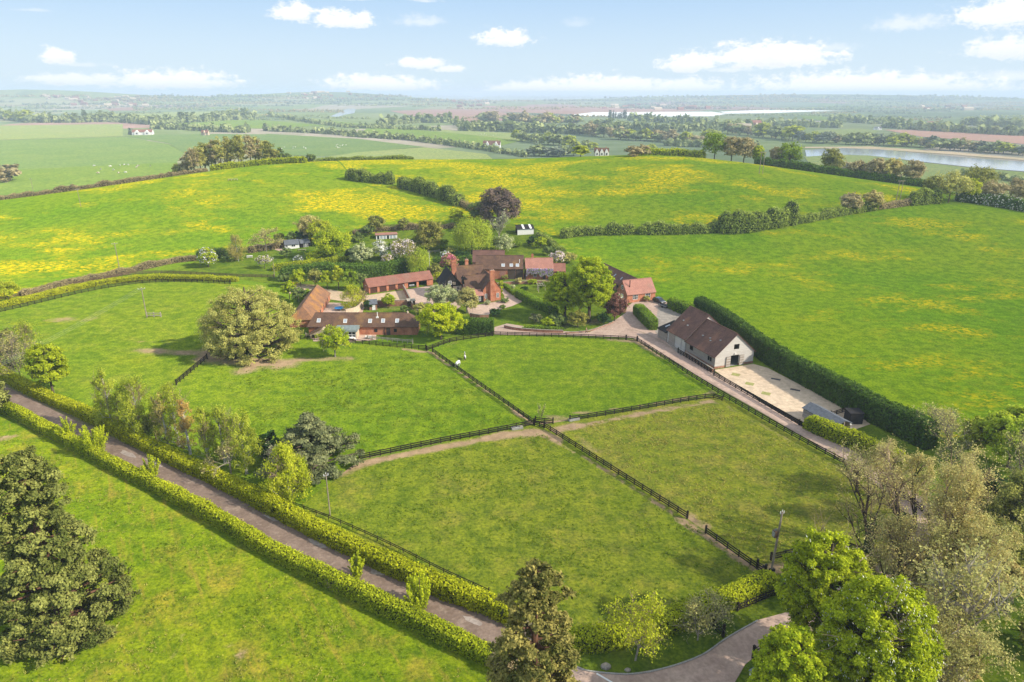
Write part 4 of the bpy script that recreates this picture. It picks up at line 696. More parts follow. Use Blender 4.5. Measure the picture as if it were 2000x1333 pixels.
g('low lime shrub in front of the round lime tree',(616,512),490,42,'bush','leaf_lime',3600,'shrub',cat='shrub',np_=26,cb=.02,parts=False,ls=.25)
g('small white blossom bush by the long white trough',(584,514),498,22,'bush','leaf_shrub',700,'blossom_bush',cat='shrub',np_=14,cb=.02,parts=False,blossom='white_blossom',nb=385,ls=.2)
g('dark conifer shrub right of the round lime tree',(684,512),482,18,'bush','leaf_yew',1500,'conifer_bush',cat='shrub',np_=14,cb=.02,parts=False)
g('pale green willow shrub above the dark hedge',(708,517),474,46,'round','leaf_pale',4200,'willow_shrub',cat='shrub',np_=30,cb=.02,parts=False)
g('white blossom tree beside the dark hedge end',(745,508),466,34,'round','leaf_pale',2200,'blossom_tree',np_=28,cb=.05,blossom='white_blossom',nb=715,parts=False)
g('wide pink-white blossom tree above the weeping willow',(788,510),465,58,'round','leaf_bronzegreen',2200,'blossom_tree',np_=36,cb=.08,blossom='pink_blossom',nb=1210,parts=False)
g('low pink blossom bush above the dark hedge',(756,517),496,24,'bush','leaf_bronzegreen',900,'blossom_bush',cat='shrub',np_=16,cb=.02,blossom='pink_blossom',nb=385,parts=False)
g('yellow-green weeping willow behind the garage block',(820,538),486,54,'weep','leaf_willow',8000,'willow_tree',np_=40,cb=.06,ls=.28)
g('pink and white flowering shrub beside the timbered house',(878,532),494,36,'bush','leaf_bronzegreen',2000,'blossom_bush',cat='shrub',np_=24,cb=.02,blossom='red_flower',nb=1200,parts=False)
g('white-tipped shrub above the pink flowering one',(871,518),488,24,'bush','leaf_shrub',1000,'blossom_bush',cat='shrub',np_=16,cb=.02,blossom='white_blossom',nb=330,parts=False)
g('olive shrub between willow and timbered house',(850,548),512,30,'bush','leaf_olive',2500,'shrub',cat='shrub',np_=20,cb=.02,parts=False)
g('golden shrub on the corner of the garage',(858,552),532,24,'bush','leaf_yellow',1300,'shrub',cat='shrub',np_=16,cb=.02,parts=False)
g('dark round evergreen behind the house chimney',(900,515),490,44,'bush','leaf_yew',4000,'evergreen_bush',cat='shrub',np_=26,cb=.02,parts=False)
g('grey-brown bushy tree by the long garden fence',(735,458),418,38,'bush','leaf_olive',3200,'shrub',cat='shrub',np_=24,cb=.02,parts=False)
g('green bush beside the pool terrace, left',(720,462),438,28,'bush','leaf_shrub',2000,'shrub',cat='shrub',np_=18,cb=.02,parts=False)
g('small dark tree right of the pool terrace',(788,452),424,26,'bush','leaf_olive',1600,'shrub',cat='shrub',np_=16,cb=.04,parts=False)
g('pale lime tree in the meadow edge above the bronze tree',(893,440),405,32,'round','leaf_yellow',2600,'garden_tree',np_=24,cb=.06,parts=False)
g('pink blossom bush at the corner right of the wisteria range',(1088,518),490,36,'bush','leaf_bronzegreen',1500,'blossom_bush',cat='shrub',np_=20,cb=.02,blossom='pink_blossom',nb=825,parts=False)
g('brown shrub beside the pink corner bush',(1112,515),492,30,'bush','leaf_bronze',1800,'shrub',cat='shrub',np_=18,cb=.02,parts=False)
g('dark clipped shrub at the foot of the hillside hedge',(1040,480),461,24,'bush','leaf_yew',1600,'shrub',cat='shrub',np_=16,cb=.02,parts=False)
g('green shrub below the corrugated shed',(1056,486),463,30,'bush','leaf_bright',2200,'shrub',cat='shrub',np_=18,cb=.02,parts=False)
g('rounded topiary bush beside the courtyard wall',(760,602),574,24,'bush','leaf_bright',3500,'topiary_bush',cat='shrub',np_=22,pr=.45,cb=.0,parts=False,ls=.2)
g('dark conifer beside the white store door',(719,606),586,16,'bush','leaf_yew',1600,'conifer_bush',cat='shrub',np_=14,pr=.45,cb=.0,parts=False,ls=.2)
g('loose yellow-green tree in the stable courtyard',(690,604),560,52,'birch','leaf_yellow',4200,'courtyard_tree',np_=44,cb=.1,tr=.12,ls=.2)
g('second loose pale tree against the courtyard wall',(706,598),566,30,'birch','leaf_birch2',1600,'courtyard_tree',np_=26,cb=.1,tr=.1,ls=.2,parts=False)
g('golden brown bush at the corner of the gravel yard',(822,616),592,34,'bush','leaf_bronze',2400,'shrub',cat='shrub',np_=20,cb=.02,parts=False,ls=.22)
g('dark rounded rhododendron on the low lawn wall',(967,619),603,26,'bush','leaf_yew',2400,'rhododendron',cat='shrub',np_=20,cb=.0,parts=False,ls=.2)
g('small clipped dome by the house path',(982,603),596,14,'bush','leaf_shrub',900,'clipped_bush',cat='shrub',np_=12,cb=.0,parts=False,ls=.18)
g('grey-leaved shrub on the far lawn edge',(1045,632),612,28,'bush','leaf_cedar',2000,'shrub',cat='shrub',np_=18,cb=.0,parts=False,ls=.2)
g('bright green shrub at the end of the lawn wall',(1070,640),622,30,'bush','leaf_bright',2200,'shrub',cat='shrub',np_=18,cb=.0,parts=False,ls=.2)
g('dark low shrubbery under the lime trees',(1090,636),616,50,'bush','leaf_shrub',3500,'shrub',cat='shrub',np_=24,cb=.0,parts=False,ls=.22)
g('dark shrub at the corner of the drive under the limes',(1178,634),612,34,'bush','leaf_yew',2600,'shrub',cat='shrub',np_=20,cb=.0,parts=False,ls=.22)
g('spiky pale grass clump at the house gable',(952,596),584,13,'shoot','leaf_pale',700,'grass_clump',cat='plant',np_=24,twig='twig',parts=False,ls=.2)
g('bright golden clipped dome by the house corner',(979,563),549,10,'bush','leaf_yellow',1100,'golden_bush',cat='shrub',np_=12,pr=.5,cb=.0,parts=False,ls=.18)
g('climbing shrub spilling from the house corner',(976,578),556,14,'bush','leaf_bright',1300,'climbing_shrub',cat='shrub',np_=12,cb=.0,parts=False,ls=.2)
g('white-flowered bush against the cottage gable',(1210,598),572,18,'bush','leaf_pale',800,'blossom_bush',cat='shrub',np_=12,cb=.0,parts=False,blossom='white_blossom',nb=165,ls=.2)
g('brown bush under the cottage front window',(1262,590),578,16,'bush','leaf_bronze',900,'shrub',cat='shrub',np_=12,cb=.0,parts=False,ls=.2)
for k,(u,v,t,wd,lf,lab) in enumerate([(560,560,530,30,'leaf_shrub','left end'),(588,562,524,34,'leaf_bright','lime green second'),(616,562,522,34,'leaf_olive','brownish third'),(640,566,526,30,'leaf_bright','bright green fourth'),(662,566,516,26,'leaf_yellow','golden flowered'),(684,568,524,36,'leaf_green','deep green right of the golden one'),(706,566,530,30,'leaf_shrub','tall last beside the garage')]):
    g(f'{lab} shrub in the border below the tall dark hedge',(u,v),t,wd,'bush',lf,2600,'border_shrub',cat='shrub',group='border shrubs below the dark hedge',np_=20,cb=.0,parts=False,ls=.24,seed=120+k)
for k,(u,v,t,wd,lf,lab) in enumerate([(566,585,548,34,'leaf_bright','bright'),(584,592,560,30,'leaf_shrub','dark')]):
    g(f'{lab} bush between the bronze oak and the stable roof',(u,v),t,wd,'bush',lf,2600,'shrub',cat='shrub',np_=20,cb=.0,parts=False,ls=.24)
for k,(u,v,t,wd,lf,lab) in enumerate([(560,505,484,30,'leaf_shrub','behind the long pale planter'),(700,498,476,30,'leaf_green','right of the round lime tree'),(722,505,482,26,'leaf_olive','above the middle of the dark hedge'),(668,478,452,30,'leaf_green','behind the round lime tree'),(700,475,452,26,'leaf_shrub','left of the pool pavilion'),(768,488,472,26,'leaf_green','below the pool pavilion'),(812,488,462,30,'leaf_shrub','left of the bronze-green tree'),(864,490,466,28,'leaf_green','between the bronze-green tree and the golden willow'),(880,505,484,26,'leaf_olive','above the flowering shrubs'),(968,488,462,24,'leaf_green','right of the golden willow'),(1010,484,470,22,'leaf_green','below the corrugated shed'),(1070,500,480,26,'leaf_shrub','on the hillside lawn edge'),(445,512,492,22,'leaf_shrub','left of the slim brown birch'),(545,470,455,22,'leaf_olive','left of the summerhouse'),(1092,548,530,24,'leaf_green','at the right end of the wisteria range'),(1110,560,540,26,'leaf_shrub','behind the taller lime'),(1170,580,556,28,'leaf_green','between the limes and the cottage'),(600,586,566,24,'leaf_green','beside the end of the stable wing'),(742,598,586,16,'leaf_green','in the courtyard lawn bed'),(790,612,596,18,'leaf_shrub','by the log store')]):
    g(f'green garden shrub {lab}',(u,v),t,wd,'bush',lf,1800,'garden_shrub',cat='shrub',np_=18,cb=.0,parts=False,ls=.24,seed=160+k)
# patio borders between house and lawn
for k,(u,v,t,wd,lf,lab) in enumerate([(985,548,536,16,'leaf_bronzegreen','against the brick barn panel'),(1012,556,542,18,'leaf_tan','before the timber doors'),(1040,556,546,22,'leaf_bright','below the wisteria'),(1000,566,556,16,'leaf_pale','pale one in the patio border'),(1060,562,550,20,'leaf_shrub','green one before the limes'),(1025,568,560,20,'leaf_yew','dark one by the pergola'),(966,586,576,18,'leaf_shrub','dark rounded one at the house foot'),(985,592,582,20,'leaf_shrub','low one on the curved path bed')]):
    g(f'small border shrub {lab}',(u,v),t,wd,'bush',lf,900,'border_shrub',cat='shrub',np_=12,cb=.0,parts=False,ls=.2,seed=140+k)
# far hill trees
for k,(u,b,t,wd,lf,kd,lab) in enumerate([(1395,4,256,56,'leaf_green','round','large dark green round tree on the hill crest'),(1428,4,262,40,'leaf_farbrown','round','brown tree right of the large crest tree'),(1452,4,264,44,'leaf_farbrown','round','second brown tree on the crest'),(1478,6,282,26,'leaf_bright','round','small bright green tree on the crest'),(1515,2,284,30,'leaf_farbrown','round','brown bush-like tree left of the green pair'),(1540,2,276,54,'leaf_green','round','green tree beyond the crest overlooking the river'),(1622,0,288,50,'leaf_olive','round','olive tree against the river'),(1672,-4,312,40,'leaf_farbrown','round','first thin brown tree in the boundary row'),(1706,-6,308,40,'leaf_farbrown','round','second thin brown tree in the boundary row'),(1738,-6,306,42,'leaf_tan','round','tan tree in the boundary row'),(1778,-8,310,44,'leaf_farbrown','round','brown bare tree nearest the twin pole')]):
    c=crest(u,12+b); tree(lab,c,t,wd,kd,lf,3600,.5,.1,150+k,'hill_tree','tree','trees along the hill boundary',np_=38,parts=(k in (0,5,6)),shell=.25 if 'brown' in lf else .4)
for k,(u,v,t,wd,lf,lab) in enumerate([(1660,416,377,46,'leaf_farbrown','left of the two round budding trees in the field hedge'),(1702,412,371,42,'leaf_tan','right of the two round budding trees in the field hedge'),(1815,392,340,34,'leaf_olive','green tree left of the big bronze corner tree'),(1852,396,332,78,'leaf_bronze','big bronze round tree at the field corner'),(1892,396,346,34,'leaf_yellow','yellow-green tree behind the bronze corner tree'),(1935,398,350,56,'leaf_farbrown','thin grey tree right of the corner'),(1985,400,346,46,'leaf_farbrown','bare brown tree at the right edge of the field'),(1905,384,319,66,'leaf_olive','wide olive tree near the river on the right')]):
    tree(lab,(u,v),t,wd,'round',lf,4500,.42,.08,170+k,'field_tree',np_=42,parts=(k in (0,1,3)),shell=.25)
# ---------------------------------------------------------------- hedges
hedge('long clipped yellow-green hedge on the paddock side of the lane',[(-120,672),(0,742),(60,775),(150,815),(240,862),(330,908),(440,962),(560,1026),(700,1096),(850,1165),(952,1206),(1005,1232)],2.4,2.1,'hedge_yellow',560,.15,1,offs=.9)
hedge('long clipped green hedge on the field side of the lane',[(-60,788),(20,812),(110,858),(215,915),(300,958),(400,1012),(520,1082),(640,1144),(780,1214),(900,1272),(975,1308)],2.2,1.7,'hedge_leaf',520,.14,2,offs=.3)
for k,(a,lab) in enumerate([([(452,1036),(478,1052)],'upper'),([(632,1136),(672,1158)],'middle'),([(955,1298),(1000,1330)],'lowest')]): hedge(f'{lab} bare brown gap-filling thicket in the lane hedge',a,2.1,1.75,'hedge_brown',420,.13,60+k,core='hedge_core_brown',offs=.3,lump=.2)
hedge('tall dark yew hedge along the barn yard',[(1352,612),(1400,640),(1478,702),(1560,752),(1660,808),(1745,852),(1800,880)],5.0,3.2,'hedge_yew',420,.24,3,lump=.05,taper=False,offs=1.8)
hedge('short bright hedge in front of the dark-roofed shelter',[(1568,838),(1600,852),(1650,872),(1700,892),(1760,920)],2.9,2.4,'hedge_leaf',420,.16,4,offs=.8)
hedge('neatly clipped block hedge between the drive and the cottage',[(1240,612),(1272,646)],3.2,3.0,'hedge_trim',600,.13,5,lump=.02,offs=.6)
hedge('clipped dark hedge behind the grey barn',[(1300,600),(1322,612),(1348,622)],3.2,3,'hedge_trim',350,.2,6,lump=.05,offs=1.5)
hedge('square dark clipped hedge beside the lime-yellow maple',[(893,655),(963,655)],4.0,3.5,'hedge_dark',700,.15,7,lump=.02,offs=1.6,taper=False)
hedge('bright clipped lawn hedge running up to the lime trees',[(1006,580),(1040,598),(1080,617)],2.6,2.8,'hedge_trim',420,.16,8,lump=.04,offs=.8)
hedge('small hedge along the top of the house path',[(985,562),(1004,578)],1.6,1.2,'hedge_trim',200,.16,81,lump=.08)
hedge('tall dark hedge behind the stable and garage yards',[(548,552),(610,549),(680,549),(740,545),(800,538)],5.2,3.6,'hedge_dark',420,.26,9,lump=.09,offs=1.8)
hedge('lower clipped hedge in front of the garden lawn',[(532,530),(600,522),(690,512)],2.4,2.2,'hedge_leaf',220,.2,10,lump=.05)
hedge('dark hedge left of the timbered house',[(845,522),(880,520),(925,516)],3.4,3,'hedge_dark',260,.24,101,lump=.1)
hedge('bright curving hedge between two fences on the left',[(-80,616),(0,603),(60,590),(110,577),(200,558),(290,549),(380,549),(462,551)],1.7,2.4,'hedge_yellow',300,.18,11,offs=.8)
hedge('brown wild hedge along the foot of the buttercup hill',[(40,579),(120,560),(200,545),(240,536),(300,522),(350,512),(395,508)],1.6,2.0,'hedge_brown',170,.2,12,lump=.25,wild=.3,core='hedge_core_brown')
hedge('dark hedge behind the white blossom tree',[(386,508),(430,504),(470,498)],2.6,2.2,'hedge_dark',170,.24,13,lump=.2,wild=.3)
hedge('brown hedge behind the spreading budding tree',[(485,494),(520,489),(562,482)],2.2,2,'hedge_brown',150,.22,14,lump=.2,wild=.3,core='hedge_core_brown')
hedge('shrubby hedge behind the pool terrace',[(690,458),(720,454),(780,450),(840,448),(890,446)],1.4,1.5,'hedge_brown',140,.22,15,lump=.3,wild=.4,core='hedge_core_brown')
hedge('green field hedge below the right buttercup hill',[(1096,466),(1130,461),(1178,458)],3.2,3,'hedge_wild',150,.36,16,lump=.2,wild=.35)
hedge('short field hedge with a gap on each side',[(1182,459),(1210,458),(1240,457)],3.6,3.2,'hedge_wild',150,.36,17,lump=.2,wild=.3)
hedge('green field hedge right of the gap',[(1247,458),(1320,457),(1400,454)],3.2,3.2,'hedge_wild',150,.36,18,lump=.18,wild=.3)
hedge('tall wild thicket in the field hedge',[(1402,455),(1450,453),(1500,446),(1550,437)],6.2,5,'hedge_wild',190,.42,19,lump=.25,wild=.25)
hedge('low field hedge climbing to the two round trees',[(1552,438),(1610,427),(1660,417),(1710,410)],2.8,2.8,'hedge_wild',130,.38,20,lump=.2,wild=.3)
hedge('tan scrubby hedge at the foot of the twin pole',[(1712,409),(1745,405),(1775,401)],2.0,2.4,'hedge_brown',110,.38,201,lump=.2,wild=.3,core='hedge_core_brown')
hedge('green hedge clump at the field corner',[(1776,402),(1800,399),(1832,397)],4.2,3.6,'hedge_wild',150,.4,21,lump=.25,wild=.35)
hedge('dark boundary hedge at the top right edge of the field',[(1868,394),(1920,401),(1980,411),(2080,430)],5.0,4,'hedge_dark',150,.45,22,lump=.12,flower='leaf_blossom',nf=900,offs=2)
hedge('hawthorn clumps on the shoulder of the hill',[(678,350),(712,355),(768,360)],4.2,4,'hedge_wild',170,.4,23,lump=.35,wild=.4)
hedge('hawthorn hedge running down to the purple-brown tree',[(782,366),(820,376),(860,388),(900,402)],4.6,4.4,'hedge_wild',170,.4,24,lump=.3,wild=.4)
hedge('thin scrub hedge beside the dark tree',[(900,402),(930,414),(950,424)],2.2,2.4,'hedge_brown',90,.36,25,lump=.3,wild=.4)
hedge('brown hedge along the left brow of the hill',[('c',u,-4) for u in (-60,0,60,130,200,260,320,370,405)],1.7,2.4,'hedge_brown',130,.3,26,lump=.25,wild=.3,core='hedge_core_brown')
hedge('bright double hedge on the brow beside the copse',[('c',412,6),('c',470,4),('c',540,-2),('c',598,-14)],3.0,3.4,'hedge_leaf',110,.42,27,lump=.15)
hedge('low hedge on the brow right of the copse',[('c',560,16),('c',640,14),('c',720,14),('c',806,12)],2.2,2.6,'hedge_wild',90,.42,28,lump=.25)
hedge('dark hedge falling along the right brow of the hill',[('c',1475,10),('c',1560,6),('c',1640,4),('c',1720,2),('c',1800,0),('c',1850,0)],4.2,4.5,'hedge_dark',120,.48,29,lump=.15)
hedge('green hedge on the crest left of the round tree',[('c',1238,14),('c',1300,14),('c',1375,14)],4.8,4.5,'hedge_leaf',110,.5,30,lump=.15)
hedge('wild hedge behind the garden shed climbing the hill edge',[(1050,462),(1070,474),(1085,490),(1100,500)],2.0,2.2,'hedge_wild',130,.28,31,lump=.3,wild=.4)
hedge('clipped hedge between the entrance lawn and the bottom paddock',[(1112,1262),(1170,1262),(1240,1245),(1310,1226),(1400,1190),(1450,1170),(1510,1140)],2.3,2.4,'hedge_leaf',500,.15,32,lump=.08)
hedge('low flower bed hedge on the lawn wall',[(1020,644),(1060,644),(1100,646)],.9,1.2,'hedge_trim',150,.16,33,lump=.2)
hedge('leafy strip under the boundary of the left edge',[(-60,690),(0,700),(40,720)],2.4,3,'hedge_wild',170,.22,34,lump=.25,wild=.3)
# copse on the brow, left
rng=np.random.RandomState(5)
for k in range(19):
    u=352+10.4*k+rng.uniform(-4,4); c=crest(u,10+rng.uniform(0,22)); top=[318,300,290,283,277,272,268,265,262,260,258,257,256,257,260,262,267,274,287][k]+rng.uniform(-2,3)
    if k%6==5: tree('dark green tree within the brown copse on the hill brow',c,top,26,'round','leaf_olive',2600,.38,.05,200+k,'copse_tree','tree','copse on the hill brow',np_=30,parts=False)
    else: tree('brown budding tree of the copse on the hill brow',c,top,26,'round','leaf_farbrown' if k%2 else 'leaf_bronze',2600,.38,.05,200+k,'copse_tree','tree','copse on the hill brow',np_=30,parts=False)
for u,top in ((548,288),(562,298),(580,304),(608,300),(525,282)):
    tree('small scrub tree trailing off the copse',crest(u,14),top,22,'bush','leaf_wild' if False else 'leaf_shrub',900,.5,.02,230,'scrub_tree','tree','copse edge scrub',np_=16,parts=False)
# ---------------------------------------------------------------- valley trees: a few kinds, copied
def proto(kind,leaf,n,ls,h,wd,np_,seed,flat=.8):
    e=tree('',('w',0,-200),-h,-wd,'round' if kind!='pop' else 'birch',leaf,n,ls,.03,seed,'valley_tree',np_=np_,parts=False,shell=.3,flat=flat); me=e.data; bpy.data.objects.remove(e); TREES.pop(); return me
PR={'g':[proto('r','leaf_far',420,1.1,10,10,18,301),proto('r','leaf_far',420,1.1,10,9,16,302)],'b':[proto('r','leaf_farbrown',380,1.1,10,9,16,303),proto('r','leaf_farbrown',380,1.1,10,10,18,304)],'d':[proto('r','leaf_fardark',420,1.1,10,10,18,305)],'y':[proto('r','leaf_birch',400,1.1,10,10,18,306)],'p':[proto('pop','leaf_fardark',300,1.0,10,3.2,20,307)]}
rng=np.random.RandomState(9); NV=[0]; SMALL=[]
VL={'g':'green round tree in the valley wood beyond the hill','b':'brown budding tree in the valley wood beyond the hill','d':'dark tree in the valley wood beyond the hill','y':'pale yellow-green tree in the valley wood beyond the hill','p':'slim poplar in the row before the white fleece field'}
def row(line,hpx,sp,mix='ggbd',jit=3,name='valley_tree'):
    """trees along a line seen in the valley; hpx their height and sp their spacing as seen"""
    if hpx<18.5 and 'p' not in mix: SMALL.append((line,hpx,sp,mix)); return
    line=[np.array(q,float) for q in line]; L=[np.linalg.norm(b-a) for a,b in zip(line[:-1],line[1:])]; tot=sum(L); s=0
    while s<tot:
        r=s; i=0
        while r>L[i]: r-=L[i]; i+=1
        q=line[i]+(line[i+1]-line[i])*r/L[i]+rng.normal(size=2)*np.array([sp*.25,jit*.25]); k=mix[rng.randint(len(mix))]; me=PR[k][rng.randint(len(PR[k]))]
        g_=P(*q); hh=hpx*rng.uniform(.7,1.2)/ppm(g_); o=bpy.data.objects.new('poplar_tree' if k=='p' else name,me); COL.objects.link(o); o.location=g_-np.array([0,0,.3]); f=hh/10*(1.25 if k=='p' else 1); wsc=f*rng.uniform(1.2,2.0) if k!='p' else f
        o.scale=(wsc,wsc,f); o.rotation_euler=(0,0,rng.uniform(0,6.28)); tag(o,VL[k],'tree','valley trees '+{'g':'green','b':'brown','d':'dark','y':'pale','p':'poplars'}[k]); NV[0]+=1; s+=sp*rng.uniform(.7,1.3)
row([(520,256),(640,262),(700,268),(800,274),(860,282),(960,296),(1030,308)],12,11,'ggbdg')
row([(300,252),(360,254),(420,258),(490,260)],14,13,'gbbd'); row([(255,263),(262,264)],10,8,'d')
row([(0,232),(60,240),(140,240),(220,238),(300,244),(400,238),(500,232)],17,11,'gybb'); row([(20,236),(55,238)],20,14,'y')
row([(530,228),(600,240),(680,250),(760,252),(860,256)],9,11,'gbd')
row([(740,246),(820,240),(880,240),(900,250),(960,256),(1010,258)],16,11,'ggyd'); row([(900,256),(1000,258),(1100,262),(1200,262)],18,12,'ggbd')
row([(940,240),(1000,240),(1060,244),(1130,244)],20,10,'bbgy'); row([(1010,275),(1060,282),(1110,288),(1160,294)],20,12,'gyg')
row([(1040,306),(1100,306),(1140,305)],20,12,'gdy'); row([(1130,262),(1200,272),(1270,276),(1340,282),(1400,280)],22,12,'ggyb')
row([(1150,250),(1220,254),(1300,258),(1380,256),(1470,250)],17,11,'ggbd'); row([(1240,305),(1262,304)],26,18,'b'); row([(1266,304),(1276,304)],26,14,'y')
row([(1190,232),(1222,232)],12,3.4,'p',0); row([(1230,236),(1300,240),(1400,244)],14,11,'gbd')
row([(1300,285),(1370,288),(1480,290)],14,12,'gyb'); row([(1420,262),(1500,270),(1560,276)],24,12,'bgy'); row([(1480,246),(1560,248),(1640,250)],14,11,'gdb')
row([(1560,278),(1660,282),(1760,286),(1850,293),(1930,299),(2010,305)],22,12,'gbgyd'); row([(1730,250),(1820,256),(1920,262),(2000,266)],17,12,'ggbd')
row([(1620,236),(1700,242),(1760,242)],14,11,'gdb'); row([(1880,244),(1960,248),(2000,250)],16,11,'gby')
row([(1640,330),(1700,340),(1760,350)],16,16,'bgy'); row([(1880,345),(1950,352),(2000,358)],14,14,'gbd')
row([(6,355),(26,352)],30,16,'b')
# farther hedgerows and woods read as one mass
def wood(lines,hpx,sp,leaf,seed,label):
    r=np.random.RandomState(seed); mb=MB()
    for line in lines:
        line=[np.array(q,float) for q in line]
        for a,b in zip(line[:-1],line[1:]):
            for t in np.arange(0,1,sp/max(np.linalg.norm(b-a),sp)):
                q=a+(b-a)*t+r.normal(size=2)*np.array([sp*.3,.4]); g_=P(*q); m=1/ppm(g_); h=hpx*m*r.uniform(.6,1.25); n=26; d=unit(r.normal(size=(n,3))); d[:,2]=np.abs(d[:,2])
                leaves(mb,g_+d*np.array([sp*m*.75,sp*m*.75,h])*r.uniform(.5,1,(n,1)),unit(d+r.normal(size=(n,3))*.4),h*.3,r,.7,0,r.uniform(.1,.9)+r.normal(size=n)*.1)
    o=mb.build('distant_woodland',M[leaf]); tag(o,label,'woodland',None,'stuff')
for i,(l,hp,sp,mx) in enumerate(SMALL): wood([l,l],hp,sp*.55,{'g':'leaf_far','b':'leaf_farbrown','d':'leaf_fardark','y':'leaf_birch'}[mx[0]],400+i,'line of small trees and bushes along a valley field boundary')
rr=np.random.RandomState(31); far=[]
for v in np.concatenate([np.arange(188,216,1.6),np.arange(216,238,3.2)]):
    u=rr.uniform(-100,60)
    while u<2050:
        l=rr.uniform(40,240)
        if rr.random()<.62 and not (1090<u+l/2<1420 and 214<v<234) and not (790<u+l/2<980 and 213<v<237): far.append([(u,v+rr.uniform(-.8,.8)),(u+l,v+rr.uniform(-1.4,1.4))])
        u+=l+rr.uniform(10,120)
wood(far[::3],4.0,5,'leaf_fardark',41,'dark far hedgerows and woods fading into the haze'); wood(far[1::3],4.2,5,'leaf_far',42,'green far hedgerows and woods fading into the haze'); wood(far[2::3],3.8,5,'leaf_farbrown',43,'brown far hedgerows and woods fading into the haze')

# rough tufts in the grazed ground
def tufts(poly,n,k,ls,leaf,seed,label):
    r=np.random.RandomState(seed); pp=np.array([pt(q)[:2] for q in poly]); lo,hi=pp.min(0),pp.max(0); c=r.uniform(lo,hi,(n*2,2)); cc=c[r.randint(0,len(c),n//14)]; c=np.vstack([c[:n//3],cc[r.randint(0,len(cc),n)]+r.normal(size=(n,2))*1.6]); c=c[inside(pp,c)]
    q=np.repeat(c,k,0)+r.normal(size=(len(c)*k,2))*.16; h=r.random(len(q))*.16; mb=MB(); N_=unit(r.normal(size=(len(q),3))+np.array([0,0,.5])); leaves(mb,np.column_stack([q,tz(q[:,0],q[:,1])+.1+h]),N_,ls,r,.3,0,np.repeat(r.random(len(c)),k),np.array([0,0,1.])+r.normal(size=(len(q),3))*.6)
    tag(mb.build('grass_tufts',M[leaf]),label,'grass',None,'stuff')
M['tuft']=leafmat('tuft',(.07,.115,.008),(.14,.18,.014),.3); M['tuft_dry']=leafmat('tuft_dry',(.16,.16,.03),(.28,.24,.06),.3)
PD_=[(1043,850),(1065,850),(1342,1024),(1480,1115),(1120,1240),(950,1180),(640,1010),(620,985),(720,915)]; PE_=[(1120,835),(1385,790),(1520,850),(1660,925),(1760,985),(1500,1110),(1342,1004),(1100,850)]; PB_=[(430,715),(590,720),(830,690),(1020,825),(700,890),(560,900),(400,740)]; BL_=[(0,850),(200,930),(520,1110),(780,1240),(930,1320),(930,1400),(250,1400),(0,1400)]
tufts(PD_,2400,8,.15,'tuft',1,'dark grass tufts in the bottom paddock'); tufts(PE_,2400,8,.15,'tuft_dry',2,'dry grass tufts in the right paddock'); tufts(PB_,2200,7,.16,'tuft',3,'dark grass tufts in the left paddock'); tufts(BL_,2600,8,.13,'tuft',4,'grass tufts in the near field'); tufts(BL_,1600,7,.13,'tuft_dry',5,'dry grass tufts in the near field')
# ---------------------------------------------------------------- buildings
def house(name,label,cat,A,B=None,ang=None,group=None):
    """Empty at the front left corner; local x runs along the front, y goes back"""
    a=pt(A); 
    if ang is None: b=pt(B); ang=math.atan2(b[1]-a[1],b[0]-a[0]); L=math.hypot(*(b-a)[:2])
    else: L=None
    e=empty(name,(a[0],a[1],a[2]),ang); tag(e,label,cat,group); return e,L
def part(name,mb,mat,parent,label=None,smooth=False):
    o=mb.build(name,mat if isinstance(mat,list) else M[mat],parent,smooth)
    if label: o['label']=label
    return o
def roofmb(x0,x1,y0,y1,ze,zr,oh=.3,th=.14,axis='x',hipL=0,hipR=0,ohe=.15,ym=None):
    """closed roof slab: ridge along x (or y); hips give a sloping end"""
    if axis=='y':
        m=roofmb(y0,y1,x0,x1,ze,zr,oh,th,'x',hipL,hipR,ohe,ym); m.v=[v[:,[1,0,2]] for v in m.v]; m.f=[f[:,::-1] for f in m.f]; return m
    ym=(y0+y1)/2 if ym is None else ym; s=(zr-ze)/(ym-y0); s2=(zr-ze)/(y1-ym); X0=x0-(oh if hipL else ohe); X1=x1+(oh if hipR else ohe)
    a=[(X0,y0-oh,ze-s*oh),(X1,y0-oh,ze-s*oh),(X1,y1+oh,ze-s2*oh),(X0,y1+oh,ze-s2*oh),(X0+(hipL+oh if hipL else 0),ym,zr),(X1-(hipR+oh if hipR else 0),ym,zr)]
    n=6; V=a+[(x,y,z-th) for x,y,z in a]; top=[(0,1,5,4),(2,3,4,5)]; F=top+[tuple(i+n for i in f[::-1]) for f in top]
    if hipL: F+=[(3,0,4),(n+4,n+0,n+3)]
    if hipR: F+=[(1,2,5),(n+5,n+2,n+1)]
    rim=[(0,1),(2,3)]+([(3,0)] if hipL else [(3,4),(4,0)])+([(1,2)] if hipR else [(1,5),(5,2)])
    F+=[(j,i,i+n,j+n) for i,j in rim]
    mb=MB().add(V,F)
    return mb
def ridge(mb,x0,x1,y,z,r=.1,axis='x'):
    p=[(x0,y,z),(x1,y,z)] if axis=='x' else [(y,x0,z),(y,x1,z)]; mb.tube(p,r,6); return mb
def gwall(x0,x1,y0,y1,ze,zr,axis='x',hip=(0,0),base=-.4,ym=None):
    if axis=='y':
        m=gwall(y0,y1,x0,x1,ze,zr,'x',hip,base,ym); m.v=[v[:,[1,0,2]] for v in m.v]; m.f=[f[:,::-1] for f in m.f]; return m
    ze-=.16; zr-=.18; ym=(y0+y1)/2 if ym is None else ym
    return MB().poly([(x0,y0,base),(x0,y1,base),(x0,y1,ze),(x0,ym,zr),(x0,y0,ze)] if not hip[0] else [(x0,y0,base),(x0,y1,base),(x0,y1,ze),(x0,y0,ze)],(x1-x0,0,0))
